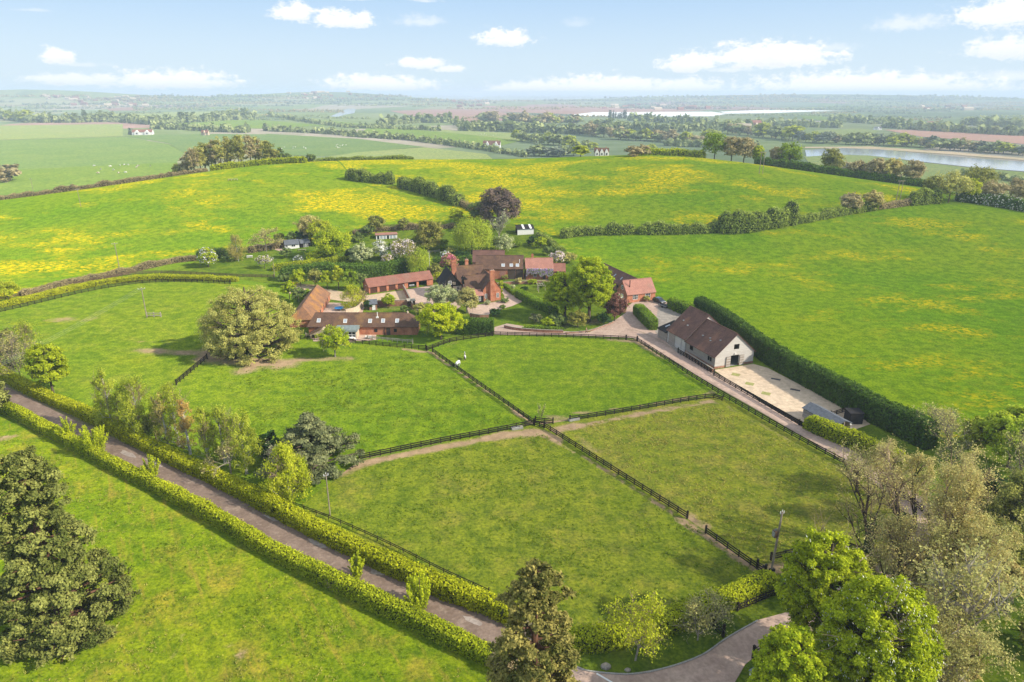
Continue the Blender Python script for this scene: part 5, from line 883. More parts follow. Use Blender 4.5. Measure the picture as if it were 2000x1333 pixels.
def rot(mb,face,origin):
    c,s={'-y':(1,0),'+x':(0,1),'-x':(0,-1),'+y':(-1,0)}[face]; R_=np.array([[c,-s,0],[s,c,0],[0,0,1]]); mb.v=[v@R_.T+np.array(origin) for v in mb.v]; return mb
def window(parent,x,y,z,w,h,face='-y',bars=(1,1),mat='white',gl='glass',name='window',sill=True,fw=.09):
    f=MB(); d=.07
    for a in (f.box(-w/2,w/2,-d,.02,-h/2,-h/2+fw),f.box(-w/2,w/2,-d,.02,h/2-fw,h/2),f.box(-w/2,-w/2+fw,-d,.02,-h/2+fw,h/2-fw),f.box(w/2-fw,w/2,-d,.02,-h/2+fw,h/2-fw)): pass
    for i in range(bars[0]): xx=-w/2+w*(i+1)/(bars[0]+1); f.box(xx-.035,xx+.035,-d+.01,.02,-h/2+fw,h/2-fw)
    for i in range(bars[1]): zz=-h/2+h*(i+1)/(bars[1]+1); f.box(-w/2+fw,w/2-fw,-d+.012,.018,zz-.03,zz+.03)
    o=part(name,rot(f,face,(x,y,z)),mat,parent); g=MB().box(-w/2+fw,w/2-fw,-.03,.03,-h/2+fw,h/2-fw); part('pane',rot(g,face,(x,y,z)),gl,o)
    return o
def door(parent,x,y,z,w,h,face='-y',mat='doorbrown',name='door',handle=True):
    o=part(name,rot(MB().box(-w/2,w/2,-.06,.03,0,h),face,(x,y,z)),mat,parent)
    if handle: part('handle',rot(MB().box(w*.3,w*.3+.05,-.1,-.06,h*.45,h*.45+.12),face,(x,y,z)),'darkmetal',o)
    return o
def skylight(parent,x,yf,ze,zr,ym,t,w=.8,l=1.1,y0=0):
    """roof window on the front slope; t = 0 at the eaves, 1 at the ridge"""
    s=math.atan2(zr-ze,ym-y0); yc=y0+(ym-y0)*t; zc=ze+(zr-ze)*t; R_=np.array([[1,0,0],[0,math.cos(s),-math.sin(s)],[0,math.sin(s),math.cos(s)]])
    f=MB().box(-w/2,w/2,-l/2,-l/2+.14,-.02,.12).box(-w/2,w/2,l/2-.09,l/2,-.02,.1).box(-w/2,-w/2+.09,-l/2+.14,l/2-.09,-.02,.1).box(w/2-.09,w/2,-l/2+.14,l/2-.09,-.02,.1); g=MB().box(-w/2+.09,w/2-.09,-l/2+.14,l/2-.09,-.01,.06)
    for m in (f,g): m.v=[v@R_.T+np.array([x,yc,zc]) for v in m.v]
    o=part('skylight',f,'white',parent); part('pane',g,'skyglass',o); return o
def chimney(parent,x,y,z0,z1,w,d,mat='brick',pots=2):
    o=part('chimney',MB().box(x-w/2,x+w/2,y-d/2,y+d/2,z0,z1-.45).box(x-w/2-.08,x+w/2+.08,y-d/2-.08,y+d/2+.08,z1-.45,z1-.2).box(x-w/2,x+w/2,y-d/2,y+d/2,z1-.2,z1),mat,parent)
    for i in range(pots): part('chimney_pot',MB().tube([(x+(i-(pots-1)/2)*.5,y,z1-.02),(x+(i-(pots-1)/2)*.5,y,z1+.45)],[.15,.11],8),'tilered',o)
    return o
def loc(e,x,y): c,s=math.cos(e.rotation_euler[2]),math.sin(e.rotation_euler[2]); return W3(e.location.x+c*x-s*y,e.location.y+s*x+c*y)
# -- stable range
e,L=house('stable_range','long low brick stable range with brown tiled roof and five skylights','stable',(604,655),(815,655)); D=6.2; ze,zr=2.7,5.25
part('wall',gwall(0,L,0,D,ze,zr,hip=(1,1)),'brick',e)
part('roof',ridge(roofmb(0,L,0,D,ze,zr,.35,hipL=1.2,hipR=2.4),1.3,L-2.4,D/2,zr,.11),'tilebrown',e)
for fx,t in ((.09,.38),(.335,.34),(.565,.34),(.685,.36),(.815,.36)): skylight(e,L*fx,0,ze,zr,D/2,t,.95,1.25)
part('flue_pipe',MB().tube([(L*.628,2.1,ze+1.2),(L*.628,2.1,zr+.5)],.09,8).box(L*.628-.35,L*.628+.35,1.75,2.4,ze+1.35,ze+1.75),'white',e)
part('ridge_vent',MB().tube([(L*.905,D/2,zr-.1),(L*.905,D/2,zr+.45)],[.28,.2],8),'cream',e)
for fx in (.62,.80): window(e,L*fx,0,1.35,.8,.9,'-y',(0,1),'darkmetal')
door(e,L*.735,0,0,1.0,2.0,'-y','oak'); part('drainpipe',MB().tube([(L*.70,-.08,0),(L*.70,-.08,ze-.35)],.06,6),'darkmetal',e)
ex=part('extension',MB().poly([(1.0,-2.6,0),(4.6,-2.6,0),(4.6,-2.6,2.35),(4.2,-2.6,2.5),(1.0,-2.6,1.15)],(0,2.5,0)),'cream',e); part('roof',MB().poly([(.7,-2.9,1.05),(4.25,-2.9,2.62),(4.25,-2.9,2.74),(.7,-2.9,1.17)],(0,2.9,0)),'tilebrown',ex); part('opening',MB().box(1.5,2.7,-2.63,-2.55,.2,1.05),'dark',ex)  # opening is a near-black panel painted for the shade inside
px0,px1=8.2,13.3; pc=part('porch',MB().box(px0,px1,-3.3,-.05,-.1,.55).box(px0,px0+.2,-3.3,-.05,.55,2.25).box(px1-.2,px1,-3.3,-.05,.55,2.25).box(px0+.2,px1-.2,-3.3,-3.1,1.95,2.25),'cream',e)
for i in range(5): part('window',MB().box(px0+.2+i*.94+.84,px0+.2+i*.94+.94,-3.28,-3.14,.55,1.95).box(px0+.2+i*.94,px0+.2+i*.94+.84,-3.28,-3.16,1.2,1.27),'white',pc); 
part('pane',MB().box(px0+.2,px1-.2,-3.14,-3.1,.55,1.95),'glass',pc)
th=np.linspace(0,math.pi,9); part('roof',MB().poly([(px0-.25,-1.6-1.95*math.cos(a),2.22+.95*math.sin(a)) for a in th]+[(px0-.25,.35,2.1),(px0-.25,-3.55,2.1)],(px1-px0+.5,0,0)),'lead',pc,smooth=False)
# -- left wing of the stable court
e,L=house('stable_wing','stable wing with orange lichened roof running back from the stable range','stable',('w',-54.2,176.9),('w',-56.2,202.8)); D=6.4; ze,zr=2.5,5.3
part('wall',gwall(0,L,0,D,ze,zr,hip=(1,1)),'brick',e); part('roof',ridge(roofmb(0,L,0,D,ze,zr,.3,hipL=2.8,hipR=.9),2.8,L-.9,D/2,zr,.12),'tileorange',e)
for fx in (.4,.6,.85): part('stable_door',MB().box(L*fx-.55,L*fx+.55,-.07,.02,0,2.0),'white' if fx==.3 else 'oak',e)
# -- garage block
e,L=house('garage_block','red brick garage block with four brown doors and two open bays','garage',(721,574.5),(846,557)); D=6; ze,zr=2.45,4.3
bays=[(.02,.125),(.16,.265),(.30,.405),(.44,.545),(.60,.735),(.77,.90)]; w=MB(); xs=[0]+[q for b in bays for q in b]+[1]
for i in range(0,len(xs),2): w.box(L*xs[i],L*xs[i+1],0,.35,-.3,2.05)
w.box(0,L,0,.35,2.05,ze-.16); w.box(0,L,D-.3,D,-.3,ze-.16)
for x in (0,L-.3,L*.57): w.poly([(x,.35,-.3),(x,D-.3,-.3),(x,D-.3,ze-.16),(x,D/2,zr-.2),(x,.35,ze-.0)],(.3,0,0))
part('wall',w,'brick',e); part('roof',ridge(roofmb(0,L,0,D,ze,zr,.35),0,L,D/2,zr,.1),'tilered',e); part('floor',MB().box(L*.58,L-.3,.35,D-.3,-.05,.02),'hardflr' if 'hardflr' in M else 'concrete',e)
for i in range(4): d_=part('garage_door',MB().box(L*bays[i][0]+.003,L*bays[i][1]-.003,.12,.2,0,2.05),'doorbrown',e); part('handle',MB().box(L*(bays[i][0]+bays[i][1])/2-.15,L*(bays[i][0]+bays[i][1])/2+.15,.08,.12,.9,1.0),'darkmetal',d_)
part('wall_lamp',MB().box(-.12,0,2.6,2.85,2.0,2.3),'white',e); GAR=(e,L)
# -- brick house
e,_=house('brick_house','brick farmhouse with tall gable chimney and black timbered wing','house',(944,590),None,ang=R(17)); 
part('wall',gwall(0,5.6,0,10,3.95,7.75,'y'),'brick',e); part('roof',ridge(roofmb(0,5.6,0,10,3.95,7.75,.3,axis='y'),0,10,2.8,7.75,.11,'y'),'tilebrown',e)
part('wall',gwall(-4.9,.2,2.2,7.2,4.1,7.5),'brick2',e); part('roof',ridge(roofmb(-4.9,2.6,2.2,7.2,4.1,7.5,.3),-4.9,2.0,4.7,7.5,.11),'tilebrown',e)
ch=chimney(e,2.75,-.35,-.2,9.9,1.35,1.0); part('chimney_breast',MB().box(1.75,3.75,-.42,.02,-.2,4.2).poly([(1.75,-.42,4.2),(3.75,-.42,4.2),(3.42,-.42,5.2),(2.08,-.42,5.2)],(0,.42,0)),'brick',ch)
for x in (.9,4.6): window(e,x,0,1.75,.85,1.45,'-y',(1,2))
part('lean_to',MB().poly([(-3.6,.6,-.2),(-3.6,2.15,-.2),(-3.6,2.15,3.6),(-3.6,.6,2.7)],(3.55,0,0)),'cream',e); part('lean_to_roof',MB().poly([(-3.9,.2,2.45),(-3.9,2.18,3.65),(-3.9,2.18,3.8),(-3.9,.2,2.6)],(3.85,0,0)),'tilepink',e)
b_=part('bay_window',MB().box(-2.4,-.1,-.9,.58,-.2,2.3),'black',e); part('roof',MB().poly([(-2.7,-1.2,2.3),(.1,-1.2,2.3),(.0,.58,3.1),(-2.5,.58,3.1)],(0,0,.12)),'tilepink',b_); window(b_,-1.55,-.9,1.35,1.1,1.3,'-y',(2,1))
window(e,-4.9,4.7,4.6,.8,1.1,'-x',(1,1)); window(e,-4.9,4.7,1.8,.9,1.2,'-x',(1,1))
# rear range
part('wall',gwall(-5.6,3.4,10.1,16.1,4.6,8.6),'brick',e); part('roof',ridge(roofmb(-5.6,3.4,10.1,16.1,4.6,8.6,.3),-5.6,3.4,13.1,8.6,.11),'tilebrown',e)
# timbered wing
tw=part('timbered_wing',gwall(-11.4,-5.0,6.6,12.6,4.2,8.2,'y'),'black',e); part('roof',ridge(roofmb(-11.4,-5.0,6.6,15,4.2,8.2,.3,axis='y'),6.6,15,-8.2,8.2,.11,'y'),'tileblack',tw)
pn=MB()
for i in range(4):
    for j in range(3): pn.box(-11.0+i*1.55,-11.0+i*1.55+1.1,6.55,6.63,.4+j*1.25,1.35+j*1.25)
for i in range(2): pn.box(-9.4+i*1.4,-9.4+i*1.4+.95,6.55,6.63,4.3,5.2)
part('plaster_panel',pn,'cream',tw); window(tw,-8.9,6.55,5.0,1.1,1.25,'-y',(1,1)); window(tw,-9.6,6.55,1.9,1.2,1.5,'-y',(2,1)); window(tw,-6.4,6.55,3.2,1.0,1.2,'-y',(1,1))
dm=part('dormer',MB().box(-5.4,-4.1,3.9,5.6,5.0,6.5).poly([(-5.6,3.7,6.5),(-3.9,3.7,6.5),(-4.75,3.7,7.35)],(0,2.2,0)),'black',tw)
chimney(e,-6.3,12.6,5.5,10.6,1.5,1.3); chimney(e,-1.6,14.6,5.5,10.2,1.0,.9,pots=1)
# -- long barn behind, and the roof beyond it
e,_=house('long_barn','long brown-roofed barn with dark timber doors behind the house','barn',(930,546),(1024,546)); L=16.3; D=7.6; ze,zr=3.95,7.55
part('wall',gwall(0,L,0,D,ze,zr),'brick',e); part('roof',ridge(roofmb(0,L,0,D,ze,zr,.3),0,L,D/2,zr,.12),'tilebrown',e)
part('brick_panel',MB().box(8.2,10.2,-.04,.02,.3,3.2),'tilepink',e)
part('barn_door',MB().box(10.9,13.5,-.08,.02,0,3.6),'oak',e); part('barn_door',MB().box(13.62,16.1,-.08,.02,0,3.6),'oak',e)
for fx in (9.3,12.1,14.2): skylight(e,fx,0,ze,zr,D/2,.22,1.15,1.2)
part('flue_pipe',MB().tube([(14.9,1.6,5.2),(14.9,1.6,6.6)],.1,8),'white',e)
p=W3(e.location.x-1.6,e.location.y+9.2); e,_=house('rear_barn','dark brown-roofed barn furthest back behind the long barn','barn',tuple(p),None,0); part('wall',gwall(0,11.2,0,7,4,7.2),'brick2',e); part('roof',ridge(roofmb(0,11.2,0,7,4,7.2,.3),0,11.2,3.5,7.2,.12),'tiledark',e); window(e,0,3.5,4.8,.9,1.1,'-x',(1,1))
# -- wisteria range and end store
e,_=house('wisteria_range','lower brick range with pinkish-red roof and wisteria front','cottage',(1027,547),(1080,546)); L=9.4; D=6; ze,zr=4.1,6.9
part('wall',gwall(0,L,0,D,ze,zr),'brick',e); part('roof',ridge(roofmb(0,L,0,D,ze,zr,.3),0,L,D/2,zr,.12),'tilepink',e); door(e,6.3,0,0,1.0,2.1,'-y','oak'); window(e,3.2,0,1.6,1.1,1.2,'-y',(1,1)); chimney(e,2.6,4.2,5.6,7.9,.7,.7,pots=1); part('drainpipe',MB().tube([(-.08,-.1,0),(-.08,-.1,3.8)],.07,6),'darkmetal',e)
W_=W3(e.location.x,e.location.y)
e2,_=house('brick_store','small pink-roofed brick store at the right end of the wisteria range','store',(1080,547),(1102,547)); part('wall',gwall(0,4.2,.3,5,3.2,5.2),'brick',e2); part('roof',ridge(roofmb(0,4.2,.3,5,3.2,5.2,.25),0,4.2,2.65,5.2,.1),'tilered',e2)
rng=np.random.RandomState(3); mb=MB(); n=5200; xx=rng.random(n)*9.2+.1; cl=np.interp(xx,np.linspace(0,9.4,14),rng.uniform(1.2,3.2,14)); zz=4.0-rng.random(n)**.8*cl; C_=np.column_stack([W_[0]+xx,W_[1]-.25-rng.random(n)*.35,W_[2]+zz]); k=rng.random(n)<.68; N_=unit(np.array([0,-1,.3])+rng.normal(size=(n,3))*.5)
leaves(mb,C_[~k],N_[~k],.22,rng,.6,0,rng.random((~k).sum())); leaves(mb,C_[k],N_[k],.2,rng,.55,1,rng.random(k.sum()),np.array([0,0,-1.])+rng.normal(size=(k.sum(),3))*.3)
for i in range(9): mb.tube([(W_[0]+.6+i,W_[1]-.15,W_[2]),(W_[0]+.4+i,W_[1]-.2,W_[2]+1.8),(W_[0]+.9+i,W_[1]-.2,W_[2]+3.8)],[.08,.05,.03],4,2)
tag(mb.build('wisteria',[M['leaf_green'],M['lilac_blossom'],M['bark']]),'lilac wisteria covering the front of the pink-roofed range','climber')
# -- cottage by the drive with its rear range
e,_=house('brick_cottage','red brick cottage with pinkish roof and white windows by the drive','cottage',(1224,593),(1276,587)); L=9.9; D=6.2; ze,zr=3.0,6.4
part('wall',gwall(0,L,0,D,ze,zr),'brick',e); part('roof',ridge(roofmb(0,L,0,D,ze,zr,.3),0,L,D/2,zr,.12),'tilepink',e)
for x in (2.9,7.2): window(e,x,0,1.75,1.75,1.55,'-y',(2,1))
window(e,0,3.1,4.3,1.2,1.3,'-x',(1,1)); window(e,0,2.9,1.6,1.3,1.3,'-x',(1,1)); part('flue_pipe',MB().tube([(1.6,1.5,4.5),(1.6,1.5,6.7)],.13,8),'darkmetal',e)
COT=e; e,_=house('brick_range','dark-roofed brick range joined to the back of the cottage','cottage',tuple(loc(COT,4.0,6.25)),None,COT.rotation_euler[2]-R(-90)); L=22; D=6; ze,zr=2.9,5.6
part('wall',gwall(0,L,-D,0,ze,zr),'brick2',e); part('roof',ridge(roofmb(0,L,-D,0,ze,zr,.35),0,L,-D/2,zr,.12),'tiledark',e)
for x in (.3,.5): part('skylight',MB().poly([(L*x,-.9,ze+.86),(L*x+.5,-.9,ze+.86),(L*x+.5,-1.7,ze+1.58),(L*x,-1.7,ze+1.58)],(0,.03,.08)),'skyglass',e)
for x in (.12,.3,.5): part('opening',MB().box(L*x-.8,L*x+.8,-.02,.05,0,2.1),'dark',e)  # near-black slabs on the wall stand in for shaded openings
# -- grey barn
e,_=house('weatherboarded_barn','silvery weatherboarded barn with open doors onto the concrete yard','barn',(1394.4,721.5),None,R(20.5)); BARN=e; W_b=10.9; D=11.6; ze,zr=3.3,8.1
w=MB(); o0,o1,oh_=4.35,6.75,2.75; l0,l1,lz0,lz1=5.0,6.5,4.15,5.45
def gz(x): return ze-.16+(zr-ze)*(1-abs(x-W_b/2)/(W_b/2))
pl=.55
for (a,b,lo) in ((0,o0,pl),(o1,W_b,pl)):
    pts=[(a,0,lo),(b,0,lo),(b,0,gz(b))]+([(W_b/2,0,gz(W_b/2))] if a<W_b/2<b else [])+[(a,0,gz(a))]; w.poly(pts,(0,.2,0))
w.box(o0,o1,0,.2,oh_,lz0); w.poly([(o0,0,lz0),(l0,0,lz0),(l0,0,gz(l0)),(o0,0,gz(o0))],(0,.2,0)); w.poly([(l1,0,lz0),(o1,0,lz0),(o1,0,gz(o1)),(l1,0,gz(l1))],(0,.2,0)); w.poly([(l0,0,lz1),(l1,0,lz1),(l1,0,gz(l1)),(W_b/2,0,gz(W_b/2)),(l0,0,gz(l0))],(0,.2,0))
part('wall',w,'board',e)
part('wall',MB().box(0,.2,.2,D,pl,ze-.16).box(W_b-.2,W_b,.2,D,pl,ze-.16).box(.2,W_b-.2,D-.2,D,0,ze-.16),'boardd',e)
part('plinth',MB().box(-.05,o0-.02,-.05,.22,-.5,pl).box(o1+.02,W_b+.05,-.05,.22,-.5,pl).box(-.05,.22,.22,D,-.5,pl).box(W_b-.22,W_b+.05,.22,D,-.5,pl),'brick2',e)
part('floor',MB().box(.22,W_b-.22,.22,D-.2,-.3,.03),'concrete',e)
part('roof',ridge(roofmb(0,W_b,0,D,ze,zr,.4,axis='y',ohe=.3),0,D,W_b/2,zr,.12,'y'),'tiledark',e)
for x,sg in ((o0-1.28,1),(o1+.06,1)):
    d_=part('barn_door',MB().box(x,x+1.2,-.22,-.1,.1,2.65),'boardd',e); part('brace',MB().box(x+.05,x+1.15,-.26,-.22,.3,.45).box(x+.05,x+1.15,-.26,-.22,1.0,1.15).box(x+.05,x+1.15,-.26,-.22,1.6,1.75).box(x+.05,x+1.15,-.26,-.22,2.25,2.4),'board',d_)
part('lamp',MB().box(5.35,5.65,-.3,0,3.1,3.3),'white',e)
window(e,0,9.2,2.05,1.5,1.3,'-x',(0,0),'boardd','dark'); window(e,0,1.9,1.95,1.7,1.25,'-x',(1,0),'boardd','dark')
part('drainpipe',MB().tube([(-.1,-.1,0),(-.1,-.1,3.0)],.06,6),'darkmetal',e)
for (y,xx) in ((2.4,2.9),(4.9,2.0),(5.6,2.4),(8.2,2.2)): s=(zr-ze)/(W_b/2); part('roof_vent',MB().box(xx-.2,xx+.2,y-.2,y+.2,ze+s*xx-.05,ze+s*xx+.16),'metal',e)
def loc_(e,x,y): c,s=math.cos(e.rotation_euler[2]),math.sin(e.rotation_euler[2]); return W3(e.location.x+c*x-s*y,e.location.y+s*x+c*y)
e,_=house('rear_weatherboarded_barn','taller grey weatherboarded barn joined behind the open-doored barn','barn',tuple(loc(BARN,-.2,D+.05)),None,R(20.5)); W2=12.4; D2=7.8; ze,zr=3.75,9.05
part('wall',gwall(0,W2,0,D2,ze,zr,'y'),'board',e); part('roof',ridge(roofmb(0,W2,0,D2,ze,zr,.4,axis='y',ohe=.3),0,D2,W2/2,zr,.12,'y'),'tiledark',e)
part('barn_door',MB().box(-.1,-.02,4.4,7.2,0,3.2),'boardd',e); part('barn_door',MB().box(-.1,-.02,1.6,4.0,0,3.2),'board',e)
for (y,xx) in ((3.0,2.4),(5.6,2.9)): s=(zr-ze)/(W2/2); part('roof_vent',MB().box(xx-.2,xx+.2,y-.2,y+.2,ze+s*xx-.05,ze+s*xx+.16),'metal',e)
lt=part('lean_to',MB().box(-.2,7.6,D2+.05,D2+4.2,-.3,2.5),'boardd',e); r_=part('roof',MB().poly([(-.5,D2+.05,2.5),(-.5,D2+4.5,2.5),(-.5,D2+4.5,2.62),(-.5,D2+.05,2.62)],(5.2,0,1.5)),'tileblack',lt)
for y in (D2+1.2,D2+2.8): part('skylight',MB().poly([(1.2,y,3.05),(1.2,y+.5,3.05),(1.2,y+.5,3.2),(1.2,y,3.2)],(1.3,0,.375)),'skyglass',lt)
# -- shelter, store box, garden buildings
e,L=house('field_shelter','open-fronted shelter with dark sheet roof behind the short hedge','shelter',(1632,852),(1659,846)); D=8.5
part('wall',MB().box(0,.1,0,D,-.2,2.0).box(L-.1,L,0,D,-.2,2.0).box(.1,L-.1,D-.1,D,-.2,2.0),'boardd',e); part('roof',roofmb(0,L,0,D,2.2,2.95,.3,.1,'y'),'slate',e); part('post',MB().box(L/2-.08,L/2+.08,0,.15,-.2,2.6),'boardd',e); part('opening',MB().box(.1,L-.1,1.6,1.7,-.2,2.0),'dark',e); part('lamp',MB().box(L-.5,L-.2,-.32,-.12,1.85,2.05),'white',e)  # dark board across the inside stands in for the shelter's shade
e,L=house('storage_container','dark blue-black storage box in the shade of the tall hedge','container',(1658,830),(1684,830)); part('body',MB().box(0,L,0,2.4,0,2.3),'darkmetal',e); part('door',MB().box(.1,L/2-.02,-.05,0,.1,2.2),'tileblack',e); part('door',MB().box(L/2+.02,L-.1,-.05,0,.1,2.2),'tileblack',e); part('lid',MB().box(-.1,L+.1,-.1,2.5,2.3,2.42),'tileblack',e)
e,L=house('summerhouse','white boarded summerhouse with grey roof beside the bright lime tree','summerhouse',(557,488),(585,485)); D=3.6
part('wall',gwall(0,L,0,D,2.2,3.5),'white',e); part('roof',roofmb(0,L,0,D,2.2,3.5,.35),'slate',e); window(e,L*.6,0,1.35,1.5,.9,'-y',(1,0)); window(e,L*.12,0,1.35,.9,1.2,'-y',(1,0)); part('veranda_rail',MB().box(-.2,L*.35,-.9,-.82,.1,.95),'white',e)
e,L=house('garden_shed','black garden shed with tall white glazed doors','shed',(588,485),(606,482)); part('wall',gwall(0,L,0,3,2.1,3.2),'black',e); part('roof',roofmb(0,L,0,3,2.1,3.2,.3),'slate',e)
for x in (.42,.66): window(e,L*x,0,1.0,.85,1.9,'-y',(1,0),name='glazed_door')
e,L=house('pool_pavilion','low white garden pavilion with reddish flat roof by the meadow hedge','pavilion',(735,469),(776,466)); part('wall',MB().box(0,L,0,3.2,-.2,1.9),'white',e); part('roof',MB().box(-.3,L+.3,-.3,4.6,1.9,2.05),'tilepink',e)
for i in range(6): part('glass_panel',MB().box(.4+i*L*.155,.4+i*L*.155+L*.1,-.05,.02,.2,1.6),'skyglass' if i%3 else 'glass',e)
e,L=house('corrugated_shed','black shed with pale front and two roof lights below the hill','shed',(1010,460),(1043,458)); part('wall',MB().box(0,.15,0,4,-.2,2.6).box(L-.15,L,0,4,-.2,2.6).box(.15,L-.15,3.85,4,-.2,2.6),'black',e); part('front_panel',MB().box(.15,L-.15,0,.15,-.2,2.5),'white',e); part('roof',MB().poly([(-.2,-.3,2.55),(-.2,4.2,3.6),(-.2,4.2,3.7),(-.2,-.3,2.65)],(L+.4,0,0)),'tileblack',e)
for x in (.33,.75): part('roof_light',MB().poly([(L*x,-.28,2.68),(L*x,4.18,3.72),(L*x,4.18,3.76),(L*x,-.28,2.72)],(.9,0,0)),'white',e)
e,L=house('garden_store','little dark-roofed garden store with a white door in the courtyard','store',(722,607),(737,606)); part('wall',gwall(0,L,0,3,2.1,3.0),'brick2',e); part('roof',roofmb(0,L,0,3,2.1,3.0,.25),'slate',e); door(e,L*.55,0,0,.95,2.0,'-y','white')
# -- walls
def gardenwall(label,path,h,mat='brick2',t=.3,cap=True,name='brick_wall'):
    p,s=smooth_path([pt(q) for q in path],.8); nn=side(p)*t/2; z=tz(p[:,0],p[:,1]); mb=MB(); m=len(p)
    for (k,a,b,mi) in ((1,-.3,h,0),(1.25,h,h+.07,1)):
        V=np.concatenate([np.column_stack([p-nn*k,z+a]),np.column_stack([p+nn*k,z+a]),np.column_stack([p+nn*k,z+b]),np.column_stack([p-nn*k,z+b])]); F=[]
        for i in range(m-1):
            for j in range(4): F.append((j*m+i,j*m+i+1,((j+1)%4)*m+i+1,((j+1)%4)*m+i))
        F+= [(0,m,2*m,3*m),(4*m-1,3*m-1,2*m-1,m-1)]; mb.add(V,F,mi)
    o=mb.build(name,[M[mat],M['stone' if mat!='cream' else 'cream']]); return tag(o,label,'wall')
gardenwall('sloping brick wall dividing the two garage yards',[(788,568),(797,585),(807,606)],2.0,'brick2')
gardenwall('curved cream wall closing the stable courtyard',[(676,617),(696,612),(707,602),(711,590)],1.8,'cream',.35,name='garden_wall')
gardenwall('brick courtyard wall behind the topiary bush',[(737,600),(770,599),(797,598)],1.9,'brick2')
gardenwall('curved brick retaining wall below the house terrace',[(918,621),(935,624),(955,624)],1.4,'brick2')
gardenwall('low brick wall along the drive below the lawn',[(985,641),(1010,646),(1060,650),(1100,651)],.8,'brick2')
gardenwall('brick kerb wall curving under the limes beside the drive',[(1105,652),(1150,648),(1185,636),(1198,630)],.35,'brick2')
gardenwall('brick wall in front of the barn doors of the long barn',[(966,560),(1000,556),(1060,555)],1.0,'brick2')
gardenwall('low brick base wall beside the grey barn',[(1338,694),(1366,712),(1392,728)],.9,'brick2')
# -- valley houses
def vhouse(label,u,v,w,h,wallm,roofm,n=2,name='valley_house'):
    g_=P(u,v); m=1/ppm(g_); e=empty(name,g_,random.Random(int(u)).uniform(-.3,.3)); tag(e,label,'house'); Wd=w*m; H_=h*m
    part('wall',gwall(-Wd/2,Wd/2,0,Wd*.45,H_*.55,H_),wallm,e); part('roof',roofmb(-Wd/2,Wd/2,0,Wd*.45,H_*.55,H_,.4,.3),roofm,e)
    for i in range(n): 
        xx=-Wd/2+Wd*(i+.5)/n; part('gable',gwall(xx-Wd*.13,xx+Wd*.13,-2,Wd*.2,H_*.5,H_*.92,'y'),wallm,e); part('window',MB().box(xx-Wd*.04,xx+Wd*.04,-2.1,-1.9,H_*.15,H_*.4),'glass',e)
    chimney(e,Wd*.3,Wd*.22,H_*.6,H_*1.15,m,m,pots=0)
vhouse('white double-gabled house in the valley beyond the hill brow',960,291,34,15,'white','tiledark')
vhouse('brown-roofed white house half hidden below the hill crest',1175,305,28,15,'white','tilebrown',3)
vhouse('long pink-walled house in the far left fields',278,264,36,10,'white','tilered',2); vhouse('small pink house right of the long far house',400,265,14,10,'cream','tilered',1)
vhouse('pale house among the trees beyond the crest',1305,254,20,9,'cream','tilered',2); vhouse('red-roofed house beyond the river, right',1823,247,22,9,'white','tilered',1); vhouse('white cottage beyond the river wood',1715,254,14,6,'white','slate',1)
rng=random.Random(4); wm=MB().box(-6,6,0,7,0,5).poly([(-6,0,5),(-6,7,5),(-6,3.5,8)],(12,0,0)); hm_=[wm.mesh('far_house',[M[a]]) for a in ('cream','tilered','tilebrown')]
for (u0,u1,v0,v1,n) in ((75,140,188,196,12),(140,275,190,210,34),(210,290,203,208,10),(560,760,180,195,20),(860,1010,200,214,12),(1180,1340,205,216,16),(1420,1500,248,254,8),(1800,1900,210,216,8),(1330,1400,210,216,5)):
    for i in range(n):
        g_=P(rng.uniform(u0,u1),rng.uniform(v0,v1)); o=bpy.data.objects.new('far_house',hm_[rng.choice((0,0,1,1,2))]); COL.objects.link(o); s=rng.uniform(1.1,2.0); o.location=g_; o.scale=(s*rng.uniform(1,2),s,s); o.rotation_euler=(0,0,rng.uniform(-.6,.6)); tag(o,'tiny house of the hazy far villages','house','houses of the far villages')
# ---------------------------------------------------------------- fences and gates
fence('dark rail fence running diagonally between the two upper paddocks',[(845,689),(1043,830)])
fence('dark rail fence from the crossing down to the paddock gap',[(1063,836),(1342,1014)])
fence('short dark rail fence beyond the gap by the transformer pole',[(1378,1043),(1489,1122)])
fence('dark rail fence between the cedar and the fence crossing',[(702,899),(850,868),(960,847),(1043,831)])
fence('dark rail fence from the crossing gateway to the drive',[(1113,824),(1240,803),(1330,787),(1388,779),(1410,784)],ends=(1,0))
fence('long dark rail fence on the paddock side of the drive',[(1245,668),(1300,704),(1400,768),(1520,838),(1660,915),(1728,951),(1800,1000)])
fence('dark rail fence between the upper paddock and the gravel drive',[(963,656),(1100,660),(1222,665)])
fence('dark rail fence along the concrete yard above the drive',[(1394,735),(1470,779),(1560,832)],1.15)
fence('short dark rail fence at the end of the concrete yard',[(1622,815),(1655,804)],1.15)
fence('dark close rail fence beside the grey barn wall',[(1324,690),(1360,712),(1394,733)],1.2,1.2)
fence('dark rail fence in front of the stable range',[(560,662),(640,667),(700,672),(760,678),(832,684)])
fence('dark rail fence curving under the lime-yellow maple',[(834,686),(860,676),(890,667),(962,657)])
fence('dark rail fence falling from the oak to the birches',[(405,702),(345,753)],1.2,1.8)
fence('short dark rail fence under the bronze oak',[(412,694),(440,676),(470,664)],1.2,1.8)
fence('dark rail fence below the curving yellow-green hedge',[(-60,628),(0,611),(60,597),(120,582),(200,565),(280,554),(360,552),(450,556)],1.2,2.0)
fence('brown rail fence between the curving hedge and the brown hedge',[(-40,592),(40,579),(110,563),(200,547),(260,537),(330,535),(460,541),(535,543)],1.1,2.2,wood='brownfence')
fence('thin dark rail fence behind the long lane hedge',[(470,946),(560,985),(650,1019),(760,1068),(860,1118),(955,1162)],.95,2.4,2,pw=.08,rh=.055,endw=.1,ends=(1,1))
